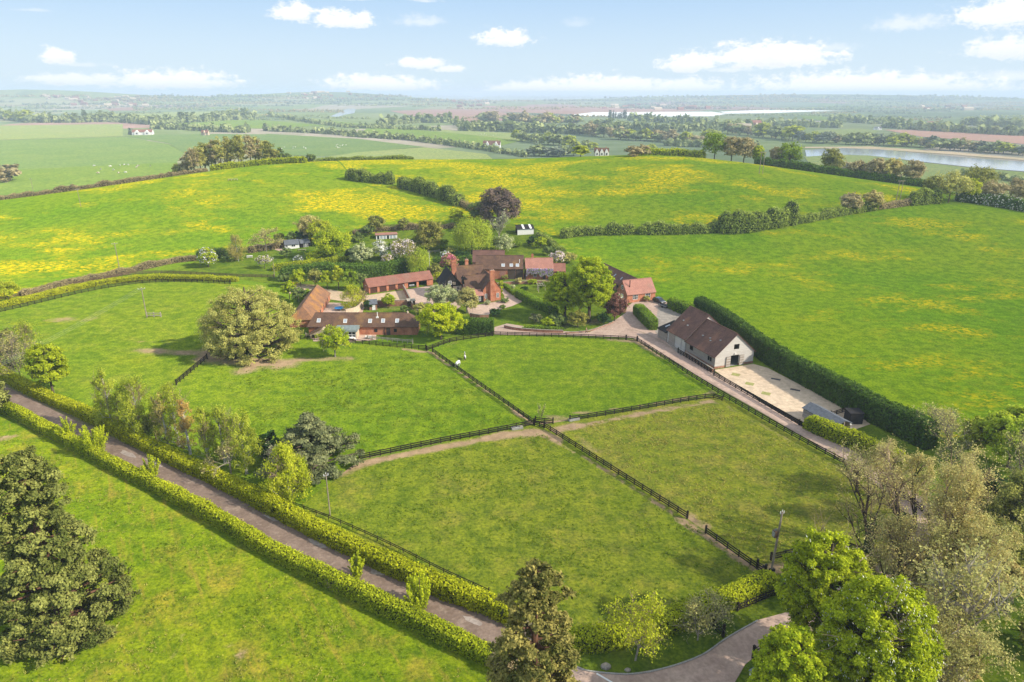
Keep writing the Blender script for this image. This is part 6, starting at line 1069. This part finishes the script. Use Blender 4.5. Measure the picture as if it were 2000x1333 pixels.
fence('dark rail fence hidden behind the upper lane hedge',[(118,786),(180,815),(240,846),(300,872)],1.0,2.2,2)
fence('brown rail fence along the bottom edge of the paddock',[(1120,1250),(1230,1225),(1330,1195),(1420,1158),(1489,1124)],.95,2.2,2,wood='brownfence')
fence('rail fence between the bottom hedge and the entrance verge',[(1440,1195),(1480,1178),(1530,1158)],1.2,1.7)
fence('short dark rail fence right of the transformer pole',[(1505,1096),(1560,1082)],1.2,2.0)
fence('cream rail fence before the stable lawn',[(718,664),(760,668),(806,672)],1.1,1.4,2,'palefence')
fence('cream rail fence on the stable terrace',[(598,660),(622,661),(640,662)],1.1,1.2,2,'palefence')
fence('dark rail fence stub inside the fence crossing',[(1046,826),(1080,829)],1.2,1.7)
fence('little dark fence closing the crossing below the leafless tree',[(1044,832),(1063,837)],1.2,1.3)
fence('brown rail fence behind the bronze garden tree',[(715,446),(800,444),(880,448)],1.2,2.6,2,'brownfence')
fence('white rail fence above the dark hedge',[(833,497),(858,494)],1.2,2.0,2,'palefence')
def gate(label,a,b,h=1.15,cross=True,name='field_gate',mat='fence',solid=False):
    A,B=pt(a),pt(b); ang=math.atan2(B[1]-A[1],B[0]-A[0]); L=math.hypot(*(B-A)[:2]); e=empty(name,A,ang); tag(e,label,'gate')
    for x in (0,L): MB().box(x-.12,x+.12,-.12,.12,-.2,h*1.25).box(x-.15,x+.15,-.15,.15,h*1.25,h*1.25+.06).build('gate_post',M[mat],e)
    f=MB(); n=4
    for i in range(n): f.box(.16,L-.16,-.03,.03,.12+i*(h-.2)/(n-1),.12+i*(h-.2)/(n-1)+.09)
    f.box(.16,.26,-.035,.035,.1,h); f.box(L-.26,L-.16,-.035,.035,.1,h); f.build('gate_frame',M[mat],e)
    if cross: MB().poly([(.26,-.05,.15),(.36,-.05,.15),(L-.26,-.05,h-.1),(L-.36,-.05,h-.1)],(0,.02,0)).poly([(.26,.035,h-.1),(.36,.035,h-.1),(L-.26,.035,.15),(L-.36,.035,.15)],(0,.02,0)).build('brace',M[mat],e)
    MB().box(L-.3,L-.14,-.07,-.035,h*.6,h*.6+.06).build('latch',M['metal'],e)
gate('cross-braced dark gate between paddock and drive by the cottage',(1223,665),(1244,667))
gate('black entrance gate standing open at the verge side',(1412,1246),(1392,1228),1.5); gate('black entrance gate standing open under the chestnut',(1470,1288),(1497,1272),1.5)
gate('small dark gate beside the transformer pole',(1478,1112),(1494,1122),1.2,False)
# ---------------------------------------------------------------- poles
def pole(label,base,top,arm=True,h=None,r=.14,name='utility_pole',mat='polewood',ang=.5,armw=.9):
    b=pt(base); h=h or hat(b,top); e=empty(name,b,ang); tag(e,label,'pole'); MB().tube([(0,0,-.3),(0,0,h*.5),(0,0,h)],[r,r*.9,r*.75],8).build('post',M[mat],e)
    if arm:
        a=MB().box(-armw,armw,-.05,.05,h-.35,h-.22).build('cross_arm',M['metal'],e)
        for x in (-armw*.9,0,armw*.9): MB().tube([(x,0,h-.22 if x else h),(x,0,h+.05 if x else h+.22)],[.06,.04],6).build('insulator',M['white'],a)
    return e,h,b
pA,hA,bA=pole('wooden power pole standing in the left paddock by a cattle guard',(287,621),563)
pole('thin wooden pole at the brown hedge below the buttercup hill',(233,523),475); pole('thin wooden pole high on the left buttercup meadow',(158,404),369,r=.12); pole('faint wooden pole in the grazing field at the left',(67,381),349,r=.14)
pole('pale wooden pole beside the garden corner',(537,544),504,r=.11,armw=.4)
pole('grey pole behind the lane hedge by the cedar',(645,1008),926,r=.10,armw=.35,mat='polewood')
e,h,b=pole('leaning transformer pole beside the bottom paddock gate',(1505,1124),1000,r=.16,armw=.3); e.rotation_euler=(0,.03,.3)
t_=MB().box(-.75,-.25,-.3,.3,h*.62,h*.62+.95).build('transformer',M['brownfence'],e); MB().box(-.78,-.7,-.25,.25,h*.62+.1,h*.62+.85).build('cooling_fin',M['metal'],t_)
for x in (-.65,-.5,-.35): MB().tube([(x,0,h*.62+.95),(x,0,h*.62+1.25)],[.06,.04],6).build('bushing',M['metal'],t_)
MB().box(-.35,.35,-.25,.1,0,1.1).build('cabinet',M['darkmetal'],e)
pole('tall white flagpole behind the garage block',(840,540),490,False,r=.06,name='flagpole',mat='white')
for lab,a,t in (('twin-legged wooden power pole near the right brow of the hill',(1486,340),298),('twin-legged wooden power pole on the field hedge at the right',(1753,397),354)):
    b=P(*a); h=hat(b,t); e=empty('twin_pole',b,.2); tag(e,lab,'pole')
    for x in (-.9,.9): MB().tube([(x*1.15,0,-.3),(x,0,h)],[.17,.12],7).build('post',M['polewood'],e)
    a_=MB().box(-1.9,1.9,-.1,.1,h-.1,h+.12).build('cross_arm',M['polewood'],e)
    for x in (-1.7,0,1.7): MB().tube([(x,0,h+.12),(x,0,h+.5)],[.08,.05],6).build('insulator',M['metal'],a_)
# power lines from the paddock pole to the next pole beyond the left edge
far_=np.array([-108.0,96.0,8.2]); d_=unit(np.array([far_[0]-bA[0],far_[1]-bA[1],0.])); nr=np.array([-d_[1],d_[0],0.])
for k,lab in ((-1,'nearest'),(0,'middle'),(1,'farthest')):
    a=np.array([bA[0],bA[1],bA[2]+hA])+nr*k*.85; b=far_+nr*k*.85; t=np.linspace(0,1,24)[:,None]; p=a+(b-a)*t; p[:,2]-=(4*t*(1-t))[:,0]*1.4
    tag(MB().tube(p,.014,4).build('power_line',M['metal']),f'{lab} of the three overhead wires crossing the left paddock','wire','overhead wires')
b=P(301,620); e=empty('cattle_guard',b,0); tag(e,'pale timber rail guard beside the paddock power pole','fence')
for x in (-2.0,0,2.0): MB().box(x-.13,x+.13,-.13,.13,-.2,1.5).build('post',M['palefence'],e)
for z in (.5,1.2): MB().box(-2.0,2.0,-.19,-.13,z-.04,z+.16).build('rail',M['palefence'],e)
for x in (-1,1): MB().poly([(x*1.9,-.14,.3),(x*1.75,-.14,.3),(x*.15,-.14,1.2),(x*.3,-.14,1.2)],(0,.03,0)).build('brace',M['palefence'],e)
# ---------------------------------------------------------------- people and animals
def skin(name,V,E,rad,mat,parent=None,levels=2):
    me=bpy.data.meshes.new(name); me.from_pydata([tuple(v) for v in V],E,[]); o=bpy.data.objects.new(name,me); COL.objects.link(o)
    sk=o.modifiers.new('skin','SKIN'); sk.use_smooth_shade=True
    for v,r in zip(me.skin_vertices[0].data,rad): v.radius=(r if isinstance(r,tuple) else (r,r))
    me.skin_vertices[0].data[0].use_root=True
    sb=o.modifiers.new('sub','SUBSURF'); sb.levels=sb.render_levels=levels
    dg=bpy.context.evaluated_depsgraph_get(); m2=bpy.data.meshes.new_from_object(o.evaluated_get(dg)); o.modifiers.clear(); o.data=m2; m2.materials.clear(); m2.materials.append(M[mat]); 
    if parent: o.parent=parent
    return o
def coat(name,c1,c2,thr=.5,sc=1.3):
    m,t=newmat(name); tc=t.n('ShaderNodeTexCoord').outputs['Object']; n=t.noise(tc,sc,2,.4); finish(t,t.n('ShaderNodeBsdfPrincipled',{'Base Color':t.mix(t.ramp(n,thr-.02,thr+.02),c1,c2),'Roughness':.7})); M[name]=m
coat('grey_coat',(.72,.70,.67),(.62,.60,.57)); coat('pied_coat',(.10,.065,.045),(.72,.69,.65),.54,1.3); coat('cow_black',(.78,.76,.72),(.02,.018,.017),.47,1.1); coat('cow_brown',(.75,.7,.62),(.22,.11,.05),.45,1.0); coat('cow_white',(.74,.71,.64),(.7,.66,.58),.5,1.0); coat('fleece',(.72,.69,.6),(.66,.62,.54)); M['mane']=flat('mane',(.5,.47,.42),.2,4); M['darkmane']=flat('dark_mane',(.03,.025,.02),.2,4); M['skin']=flat('skin',(.6,.38,.28),.05,3); M['jacket']=flat('pink_jacket',(.62,.30,.26),.1,4); M['jeans']=flat('dark_trousers',(.03,.035,.05),.1,4); M['hair']=flat('brown_hair',(.10,.06,.035),.2,6)
def horse(label,loc,rz,coatm,mane,grazing=True,s=1.0):
    e=empty('horse',loc,rz); e.scale=(s,s,s); tag(e,label,'horse')
    hd=[(1.15,0,.95),(1.38,0,.45),(1.50,0,.12)] if grazing else [(1.05,0,1.85),(1.35,0,1.78),(1.6,0,1.6)]
    V=[(-.05,0,1.15),(-.55,0,1.2),(-.85,0,1.15),(.45,0,1.15),(.75,0,1.22)]+[hd[0],hd[1],hd[2]]; rad=[(.30,.36),(.29,.33),(.2,.22),(.29,.36),(.21,.26),.14 if grazing else .15,.11,.07]; E=[(0,1),(1,2),(0,3),(3,4),(4,5),(5,6),(6,7)]
    for sy in (-.17,.17):
        i=len(V); V+=[(-.72,sy,.92),(-.62,sy,.66),(-.80,sy,.5),(-.76,sy,.22),(-.72,sy,.03)]; rad+=[.17,.11,.065,.05,.065]; E+=[(1,i)]+[(i+k,i+k+1) for k in range(4)]
        i=len(V); V+=[(.55,sy,.85),(.57,sy,.52),(.55,sy,.25),(.58,sy,.03)]; rad+=[.13,.07,.05,.065]; E+=[(3,i)]+[(i+k,i+k+1) for k in range(3)]
    for sy in (-.06,.06):
        i=len(V); q=hd[1]; V+=[(hd[0][0]*.35+q[0]*.65,sy*1.2,hd[0][2]*.35+q[2]*.65+.02),(hd[0][0]*.5+q[0]*.5+(.06 if grazing else -.02),sy*1.7,hd[0][2]*.5+q[2]*.5+(.12 if grazing else .22))]; rad+=[.04,.015]; E+=[(6,i),(i,i+1)]
    skin('body',V,E,rad,coatm,e)
    MB().tube([(-1.02,0,1.2),(-1.14,0,1.0),(-1.12,0,.6),(-1.08,0,.4)],[.05,.09,.09,.03],6).build('tail',M[mane],e); a=np.array(V[4])+np.array([-.05,0,.24]); b=np.array(hd[0])+np.array([-.08 if not grazing else .1,0,.12]); MB().tube([a,(a+b)/2+np.array([.0,0,.03]),b],[.05,.08,.05],5).build('mane',M[mane],e); return e
horse('white horse grazing close to the diagonal paddock fence',P(894,717),R(70),'grey_coat','mane',True,1.0); horse('brown and white horse standing in the upper paddock',P(908,703),R(95),'pied_coat','darkmane',False,.85)
pr_=P(1145,652); e=empty('person',pr_,R(25)); tag(e,'person in a pink top walking along the gravel drive','person')
V=[(0,0,.95),(0,0,1.15),(0,0,1.38),(.02,0,1.50),(.03,0,1.60),(.03,0,1.72)]; rad=[(.16,.12),(.145,.11),(.17,.115),.055,(.085,.1),(.07,.085)]; E=[(0,1),(1,2),(2,3),(3,4),(4,5)]
for sy,f in ((-1,.28),(1,-.28)):
    i=len(V); V+=[(0,sy*.10,.88),(f*.6,sy*.10,.5),(f*.9-.05,sy*.10,.08),(f*.9+.12,sy*.11,.035)]; rad+=[.1,.068,.045,.04]; E+=[(0,i),(i,i+1),(i+1,i+2),(i+2,i+3)]
    i=len(V); V+=[(0,sy*.21,1.38),(-f*.3,sy*.25,1.12),(-f*.7,sy*.22,.92),(-f*.85,sy*.22,.82)]; rad+=[.055,.045,.034,.03]; E+=[(2,i),(i,i+1),(i+1,i+2),(i+2,i+3)]
    for k in range(5): j=len(V); V+=[(-f*.88+.01*k-.02,sy*(.21+.006*k),.765-.008*(2-abs(k-2)))]; rad+=[.009]; E+=[(i+3,j)]
skin('body',V,E,rad,'skin',e)
V=[(0,0,.98),(0,0,1.18),(0,0,1.40)]; rad=[(.185,.145),(.165,.13),(.18,.13)]; E=[(0,1),(1,2)]
for sy,f in ((-1,.28),(1,-.28)): i=len(V); V+=[(0,sy*.21,1.38),(-f*.3,sy*.25,1.12),(-f*.6,sy*.225,.97)]; rad+=[.07,.06,.05]; E+=[(2,i),(i,i+1),(i+1,i+2)]
skin('jacket',V,E,rad,'jacket',e); V=[(0,0,.95)]; rad=[(.18,.14)]; E=[]
for sy,f in ((-1,.28),(1,-.28)): i=len(V); V+=[(0,sy*.10,.85),(f*.6,sy*.10,.5),(f*.9-.05,sy*.10,.12)]; rad+=[.115,.085,.065]; E+=[(0,i),(i,i+1),(i+1,i+2)]
skin('trousers',V,E,rad,'jeans',e); skin('hair',[(.0,0,1.70),(-.03,0,1.66),(-.05,0,1.56)],[(0,1),(1,2)],[.1,.1,.06],'hair',e)
def cow(coatm):
    V=[(0,0,1.05),(-.65,0,1.08),(-.85,0,1.1),(.6,0,1.05),(.9,0,1.1),(1.2,0,1.15),(1.5,0,1.0)]; rad=[(.36,.42),(.32,.36),(.2,.2),(.3,.36),(.2,.22),.15,.11]; E=[(0,1),(1,2),(0,3),(3,4),(4,5),(5,6)]
    for sy in (-.2,.2):
        i=len(V); V+=[(-.72,sy,.8),(-.66,sy,.58),(-.76,sy,.42),(-.72,sy,.04)]; rad+=[.16,.1,.065,.06]; E+=[(1,i),(i,i+1),(i+1,i+2),(i+2,i+3)]; i=len(V); V+=[(.62,sy,.75),(.62,sy,.42),(.62,sy,.04)]; rad+=[.12,.07,.06]; E+=[(3,i),(i,i+1),(i+1,i+2)]
        i=len(V); V+=[(1.18,sy*.9,1.25)]; rad+=[.04]; E+=[(5,i)]
    i=len(V); V+=[(-1.0,0,.9),(-1.02,0,.5)]; rad+=[.03,.03]; E+=[(2,i),(i,i+1)]
    o=skin('cow',V,E,rad,coatm,None,1); bpy.data.objects.remove(o) if False else None; return o
cows={k:cow(k) for k in ('cow_black','cow_brown','cow_white')}; used=set()
for i,(u,v,k,lab) in enumerate([(184,326,'cow_white','white cow lying by the track in the grazing field'),(197,333,'cow_black','black and white cow standing alone left of the herd'),(216,327,'cow_white','cream cow left of the resting group'),(222,334,'cow_white','small white cow in the open grass'),(232,340,'cow_brown','brown and white cow at the near side of the herd'),(246,339,'cow_white','white cow at the near side of the herd'),(235,325,'cow_black','black cow left in the resting pair'),(243,324,'cow_black','black and white cow right in the resting pair'),(251,324,'cow_white','white cow beside the black resting pair'),(267,329,'cow_brown','brown cow in the middle of the herd'),(270,326,'cow_brown','second brown cow behind the middle one'),(294,326,'cow_black','black cow at the right end of the herd'),(192,340,'cow_brown','brown cow lowest in the grazing field')]):
    o=cows[k] if k not in used else cows[k].copy()
    if k in used: COL.objects.link(o)
    used.add(k); o.location=P(u,v); o.rotation_euler=(0,0,i*1.9); o.scale=(1.25,1.25,1.25); tag(o,lab,'cow','cows in the grazing field')
sh=skin('sheep',[(0,0,.55),(-.35,0,.55),(.35,0,.58),(.6,0,.72),(.78,0,.62),(-.3,.12,.05),(-.3,-.12,.05),(.32,.12,.05),(.32,-.12,.05)],[(0,1),(0,2),(2,3),(3,4),(1,5),(1,6),(2,7),(2,8)],[.3,.27,.25,.13,.07,.05,.05,.05,.05],'fleece',None,1); rng=random.Random(8)
for i in range(26):
    o=sh if i==0 else sh.copy()
    if i: COL.objects.link(o)
    u,v=(rng.uniform(655,676),rng.uniform(283,290)) if i<10 else (rng.uniform(545,600),rng.uniform(288,293)) if i<20 else (rng.uniform(930,970),rng.uniform(262,266)); o.location=P(u,v); o.rotation_euler=(0,0,rng.uniform(0,6)); o.scale=(1.5,1.5,1.5); tag(o,'white sheep, a speck in the green fields behind the brow','sheep','sheep in the fields behind the brow')
# ---------------------------------------------------------------- vehicles and small things
def paint(n,c):
    m,t=newmat(n); finish(t,t.n('ShaderNodeBsdfPrincipled',{'Base Color':c,'Roughness':.25,'Coat Weight':.6,'Metallic':.3})); M[n]=m
paint('car_dark',(.02,.022,.028)); paint('car_silver',(.30,.31,.32)); M['tyre']=flat('tyre',(.015,.015,.015),.1,5)
def car(label,loc,rz,mat):
    e=empty('car',loc,rz); tag(e,label,'car'); pr=[(-2.1,.45),(-2.15,.85),(-1.95,1.0),(-1.7,1.5),(-1.2,1.62),(.35,1.62),(1.0,1.1),(2.0,.95),(2.15,.75),(2.1,.4)]; b=MB(); n=len(pr)
    for sy,k in ((-1,1),):
        V=[]; 
        for y,ins in ((-.9,0),(.9,0)): V+=[(x,y*(.86 if z>1.2 else 1),z) for x,z in pr]
        b.add(V,[tuple(range(n)),tuple(range(n,2*n))[::-1]]+[(j,i,n+i,n+j) for i in range(n) for j in [(i+1)%n]])
    b.build('body',M[mat],e)
    MB().poly([(.42,-.7,1.54),(.42,.7,1.54),(.98,.78,1.14),(.98,-.78,1.14)],(.03,0,.03)).build('windscreen',M['glass'],e)
    for sy in (-1,1): MB().poly([(-1.55,sy*.80,1.5),(.3,sy*.80,1.5),(.8,sy*.92,1.08),(-1.75,sy*.92,1.08)],(0,sy*.02,0)).build('side_window',M['glass'],e); MB().box(2.0,2.14,sy*.62-.16,sy*.62+.16,.68,.84).build('headlight',M['white'],e)
    for x in (-1.3,1.35):
        for sy in (-.82,.82): wh=MB().tube([(x,sy-.11,.34),(x,sy+.11,.34)],.34,14).build('tyre',M['tyre'],e); MB().tube([(x,sy-.115,.34),(x,sy+.115,.34)],.2,10).build('rim',M['metal'],wh)
GE,GL=GAR; c,s=math.cos(GE.rotation_euler[2]),math.sin(GE.rotation_euler[2])
car('dark car with silver bonnet parked in the open garage bay',(GE.location.x+c*GL*.667-s*2.6,GE.location.y+s*GL*.667+c*2.6,.03),GE.rotation_euler[2]-R(90),'car_silver')
car('dark car parked beside the cottage end hedge',P(1287,592),R(-60),'car_dark')
b=P(1297,601); e=empty('trailer',b,R(-55)); tag(e,'low dark flat trailer behind the clipped block hedge','trailer'); MB().box(-1.6,1.6,-.85,.85,.5,.62).build('bed',M['darkmetal'],e)
for sy in (-.9,.9): MB().box(-1.6,1.6,sy-.03,sy+.03,.62,.9).build('side_board',M['metal'],e); MB().tube([(0,sy-.1,.3),(0,sy+.1,.3)],.3,12).build('wheel',M['tyre'],e)
MB().tube([(1.6,0,.55),(2.6,0,.5)],.05,6).build('drawbar',M['metal'],e)
def trough(label,uv,rz,name='water_trough',L=1.1):
    b=P(*uv); e=empty(name,b,rz); tag(e,label,'trough'); MB().box(-L,L,-.35,-.27,0,.55).box(-L,L,.27,.35,0,.55).box(-L,-L+.08,-.27,.27,0,.55).box(L-.08,L,-.27,.27,0,.55).box(-L+.08,L-.08,-.27,.27,0,.2).build('basin',M['concrete'],e); MB().box(-L+.08,L-.6,-.26,.26,.2,.42).build('water',MW,e); MB().box(L-.6,L-.08,-.27,.27,.5,.58).build('ballcock_cover',M['stone'],e)
trough('pale stone water trough on the rail fence left of the crossing',(1010,839),R(15)); trough('pale stone water trough by the gateway right of the crossing',(1121,822),R(20))
b=P(663,607); e=empty('trampoline',b); tag(e,'round trampoline with bright blue top in the stable courtyard','trampoline'); MB().tube([(0,0,.82),(0,0,.9)],[1.35,1.4],24).build('mat',M['blue'],e)
for a in range(6): MB().tube([(1.25*math.cos(a*1.047),1.25*math.sin(a*1.047),0),(1.25*math.cos(a*1.047),1.25*math.sin(a*1.047),.84)],.05,6).build('leg',M['metal'],e)
b=P(571,554); e=empty('canoe',b,R(-8)); tag(e,'yellow canoe lying at the foot of the tall dark hedge','canoe'); t=np.linspace(-1,1,13); hull=MB()
ring=[[(x*2.1,.42*math.sqrt(max(.01,1-x*x*.96))*math.cos(a),.32+.06*x*x-.3*math.sqrt(max(.02,1-x*x*.9))*max(0,math.sin(a))) for a in np.linspace(0,math.pi,7)] for x in t]; hull.add(np.array(ring).reshape(-1,3),np.array([(i*7+j,i*7+j+1,(i+1)*7+j+1,(i+1)*7+j) for i in range(12) for j in range(6)])); hull.build('hull',M['yellow'],e,True); MB().tube([(x*2.1,.42*math.sqrt(max(.01,1-x*x*.96)),.33+.06*x*x) for x in t],.05,5).tube([(x*2.1,-.42*math.sqrt(max(.01,1-x*x*.96)),.33+.06*x*x) for x in t],.05,5).build('gunwale',M['yellow'],e); MB().box(-1.2,1.2,-.36,.36,.28,.33).build('deck',M['yellow'],e)
b=P(488,504); e=empty('picnic_table',b,R(20)); tag(e,'pale timber picnic table on the garden lawn','table'); MB().box(-1.1,1.1,-.45,.45,.72,.8).build('table_top',M['white'],e)
for sy in (-.95,.95): MB().box(-1.1,1.1,sy-.18,sy+.18,.42,.48).build('bench',M['white'],e)
for x in (-.8,.8): MB().poly([(x,-.95,0),(x,-.8,0),(x,.35,.72),(x,.2,.72)],(.08,0,0)).poly([(x+.081,.95,0),(x+.081,.8,0),(x+.081,-.35,.72),(x+.081,-.2,.72)],(.08,0,0)).box(x,x+.08,-.95,.95,.36,.42).build('frame',M['palefence'],e)
b=P(592,514); e=empty('raised_trough',b,R(8)); tag(e,'long pale raised planter at the edge of the garden hedge','planter'); MB().box(-2.9,2.9,-.5,.5,0,.5).build('box',M['white'],e); MB().box(-2.8,2.8,-.4,.4,.5,.56).build('soil',M['bark'],e)
b=P(590,490); e=empty('garden_bench',b,R(5)); tag(e,'pale low bench in front of the garden shed','bench'); MB().box(-1.6,1.6,-.25,.25,.38,.45).build('seat',M['palefence'],e)
for x in (-1.3,1.3): MB().box(x-.1,x+.1,-.2,.2,0,.38).build('leg',M['palefence'],e)
def patio(lab,uv,k):
    b=P(*uv); e=empty('garden_table',b,k); tag(e,lab,'table','tables on the stable terrace'); MB().tube([(0,0,.7),(0,0,.75)],[.7,.7],14).build('table_top',M['white'],e); MB().tube([(0,0,0),(0,0,.7)],[.25,.06],8).build('pedestal',M['metal'],e)
patio('white round table at the left of the stable terrace',(688,665),0); patio('white round table at the right of the stable terrace',(722,663),1)
def chair(lab,uv,k):
    b=P(*uv); e=empty('garden_chair',b,k); tag(e,lab,'chair','chairs on the stable terrace'); MB().box(-.25,.25,-.25,.25,.42,.47).build('seat',M['white'],e); MB().box(-.25,.25,.2,.25,.47,.95).build('backrest',M['white'],e)
    for x in (-.22,.22):
        for y in (-.22,.22): MB().box(x-.03,x+.03,y-.03,y+.03,0,.42).build('leg',M['white'],e)
for i,(u,v) in enumerate([(681,664),(695,666),(688,660),(715,662),(729,664)]): chair(['white chair left of the left terrace table','white chair right of the left terrace table','white chair behind the left terrace table','white chair left of the right terrace table','white chair right of the right terrace table'][i],(u,v),i*1.3)
def boulder(label,uv,s,seed):
    r=np.random.RandomState(seed); b=P(*uv); d=fib(90,r,.0); 
    import bmesh
    bm=bmesh.new(); bmesh.ops.create_icosphere(bm,subdivisions=3,radius=1); 
    f=r.normal(size=(5,3)); f/=np.linalg.norm(f,axis=1)[:,None]
    for v in bm.verts:
        q=np.array(v.co); k=1-.18*max(0,(f@q).max()-.6)-.06*math.sin(q[0]*5+seed)*math.cos(q[1]*4); v.co=Vector(q*k*np.array([1,.75,.62])*s+np.array([0,0,.35*s]))
    me=bpy.data.meshes.new('boulder'); bm.to_mesh(me); bm.free(); me.materials.append(M['stone']); o=bpy.data.objects.new('boulder',me); COL.objects.link(o); o.location=b; tag(o,label,'stone')
boulder('larger brown boulder on the entrance verge',(1183,1305),.62,1); boulder('smaller boulder on the entrance verge',(1226,1311),.38,2)
b=P(1479,1328); e=empty('letter_box',b,R(-60)); tag(e,'white box on a stand with grey lid beside the entrance','box'); MB().box(-.75,.75,-.45,.45,.25,.8).build('box',M['white'],e); MB().box(-.85,.85,-.55,.55,.8,.9).build('lid',M['lead'],e)
for x in (-.6,.6): MB().box(x-.06,x+.06,-.3,.3,0,.25).build('foot',M['darkmetal'],e)
for lab,uv in (('grey rounded headstone on the churchyard grass at the right',(1971,1180)),('dark headstone at the right edge of the churchyard grass',(1998,1236))):
    b=P(*uv); t=np.linspace(0,math.pi,9); e=empty('headstone',b,R(-25)); tag(e,lab,'headstone'); MB().poly([(-.35,0,-.1),(.35,0,-.1)]+[(.35*math.cos(a),0,.75+.3*math.sin(a)) for a in t],(0,.14,0)).build('slab',M['stone'],e); MB().box(-.45,.45,-.1,.25,-.1,.1).build('base',M['stone'],e)
# kerb of pale setts along the entrance verge
p,s=smooth_path([P(*q) for q in [(1120,1302),(1150,1313),(1230,1319),(1300,1307),(1370,1282),(1420,1248),(1480,1214)]],.32); nn=side(p); mb=MB()
for i in range(len(p)-1):
    a,b=p[i]*.96+p[i+1]*.04,p[i]*.06+p[i+1]*.94; q=nn[i]*.09; z=float(tz(*p[i]))
    mb.add([(*(a-q),z),(*(b-q),z),(*(b+q),z),(*(a+q),z),(*(a-q),z+.22),(*(b-q),z+.22),(*(b+q),z+.22),(*(a+q),z+.22)],[(0,3,2,1),(4,5,6,7),(0,1,5,4),(1,2,6,5),(2,3,7,6),(3,0,4,7)])
tag(mb.build('kerb',M['concrete']),'pale sett kerb curving along the entrance verge','kerb',kind='structure')
strip('kerb',[(1165,1318),(1178,1326),(1196,1336)],.22,M['white'],.17)
for (u,v,c,lab) in ((1437,733,'y','mossy square patch on the yard concrete nearest the barn'),(1464,751,'y','middle one of the three mossy square patches on the yard'),(1496,770,'y','mossy square patch on the yard farthest from the barn'),(1515,742,'d','dark drain cover on the yard nearer the barn'),(1553,763,'d','dark drain cover on the yard nearer the shelter')):
    b=P(u,v); c0=b[:2]; ca,sa=math.cos(R(-30)),math.sin(R(-30)); w_,h_=(.9,.8) if c=='y' else (1.0,.45)
    sheet('yard_cover',[tuple(c0+np.array([ca*x-sa*y,sa*x+ca*y])) for x,y in ((-w_,-h_),(w_,-h_),(w_,h_),(-w_,h_))],G['cover'+c],.14,.6,lab,'yard cover',raw=True,kind=None)
# worn patches on the lane
for i,(u,v,l) in enumerate(((250,888,2.6),(300,905,3.2),(530,1013,1.8),(620,1063,2.0),(735,1118,1.2),(925,1215,1.5))):
    b=P(u,v); r=np.random.RandomState(i); d=np.array([.83,-.55]); n_=np.array([.55,.83]); a=np.linspace(0,6.283,15)[:-1]
    sheet('road_patch',[tuple(b[:2]+d*math.cos(t)*l*r.uniform(.7,1.2)+n_*math.sin(t)*.55*r.uniform(.5,1.2)) for t in a],G['patch'],.115,.4,raw=True)
# timber pergola on the patio
b=P(1052,572); e=empty('pergola',b,R(8)); tag(e,'grey timber pergola in the garden before the limes','pergola')
for x in (0,2.6,5.2):
    for y in (0,2.4): MB().box(x-.09,x+.09,y-.09,y+.09,0,2.3).build('post',M['palefence'],e)
for y in (0,2.4): MB().box(-.4,5.6,y-.05,y+.05,2.3,2.45).build('beam',M['palefence'],e)
for k in range(8): MB().box(-.2+k*.78-.04,-.2+k*.78+.04,-.4,2.8,2.452,2.55).build('rafter',M['palefence'],e)
b=P(797,600); e=empty('log_store',b,R(20)); tag(e,'small timber log store against the dividing wall','store'); MB().box(0,2.2,0,1.2,0,.15).box(0,.1,0,1.2,.15,1.9).box(2.1,2.2,0,1.2,.15,1.7).box(.1,2.1,1.1,1.2,.15,1.8).build('frame',M['brownfence'],e); MB().poly([(-.2,-.2,1.85),(2.4,-.2,1.75),(2.4,1.4,2.05),(-.2,1.4,2.15)],(0,0,.1)).build('roof',M['palefence'],e); MB().box(.12,2.08,.2,1.05,.16,1.3).build('log_pile',M['bark'],e)
b=P(455,353); e=empty('feeder',b,R(10)); tag(e,'pale flat cattle feeder on the brow of the buttercup meadow','feeder'); MB().box(-2.4,2.4,-.5,.5,.7,.8).build('tray',M['palefence'],e)
for x in (-2.2,-.7,.7,2.2): MB().box(x-.06,x+.06,-.4,.4,0,.7).build('leg',M['palefence'],e)
# ---------------------------------------------------------------- haze (aerial perspective)
hm=bpy.data.materials.new('haze_air'); hm.use_nodes=True; ht=NT(hm.node_tree)
pv=ht.n('ShaderNodeVolumePrincipled',{'Color':(.68,.80,1.0),'Density':HAZE_D,'Anisotropy':.0}); ho=ht.n('ShaderNodeOutputMaterial'); ht.t.links.new(pv.outputs[0],ho.inputs['Volume'])
zt=63.0
hb_=MB().box(-15900,15900,-290,16900,-14.5,97.0).build('haze',hm); tag(hb_,kind='stuff')
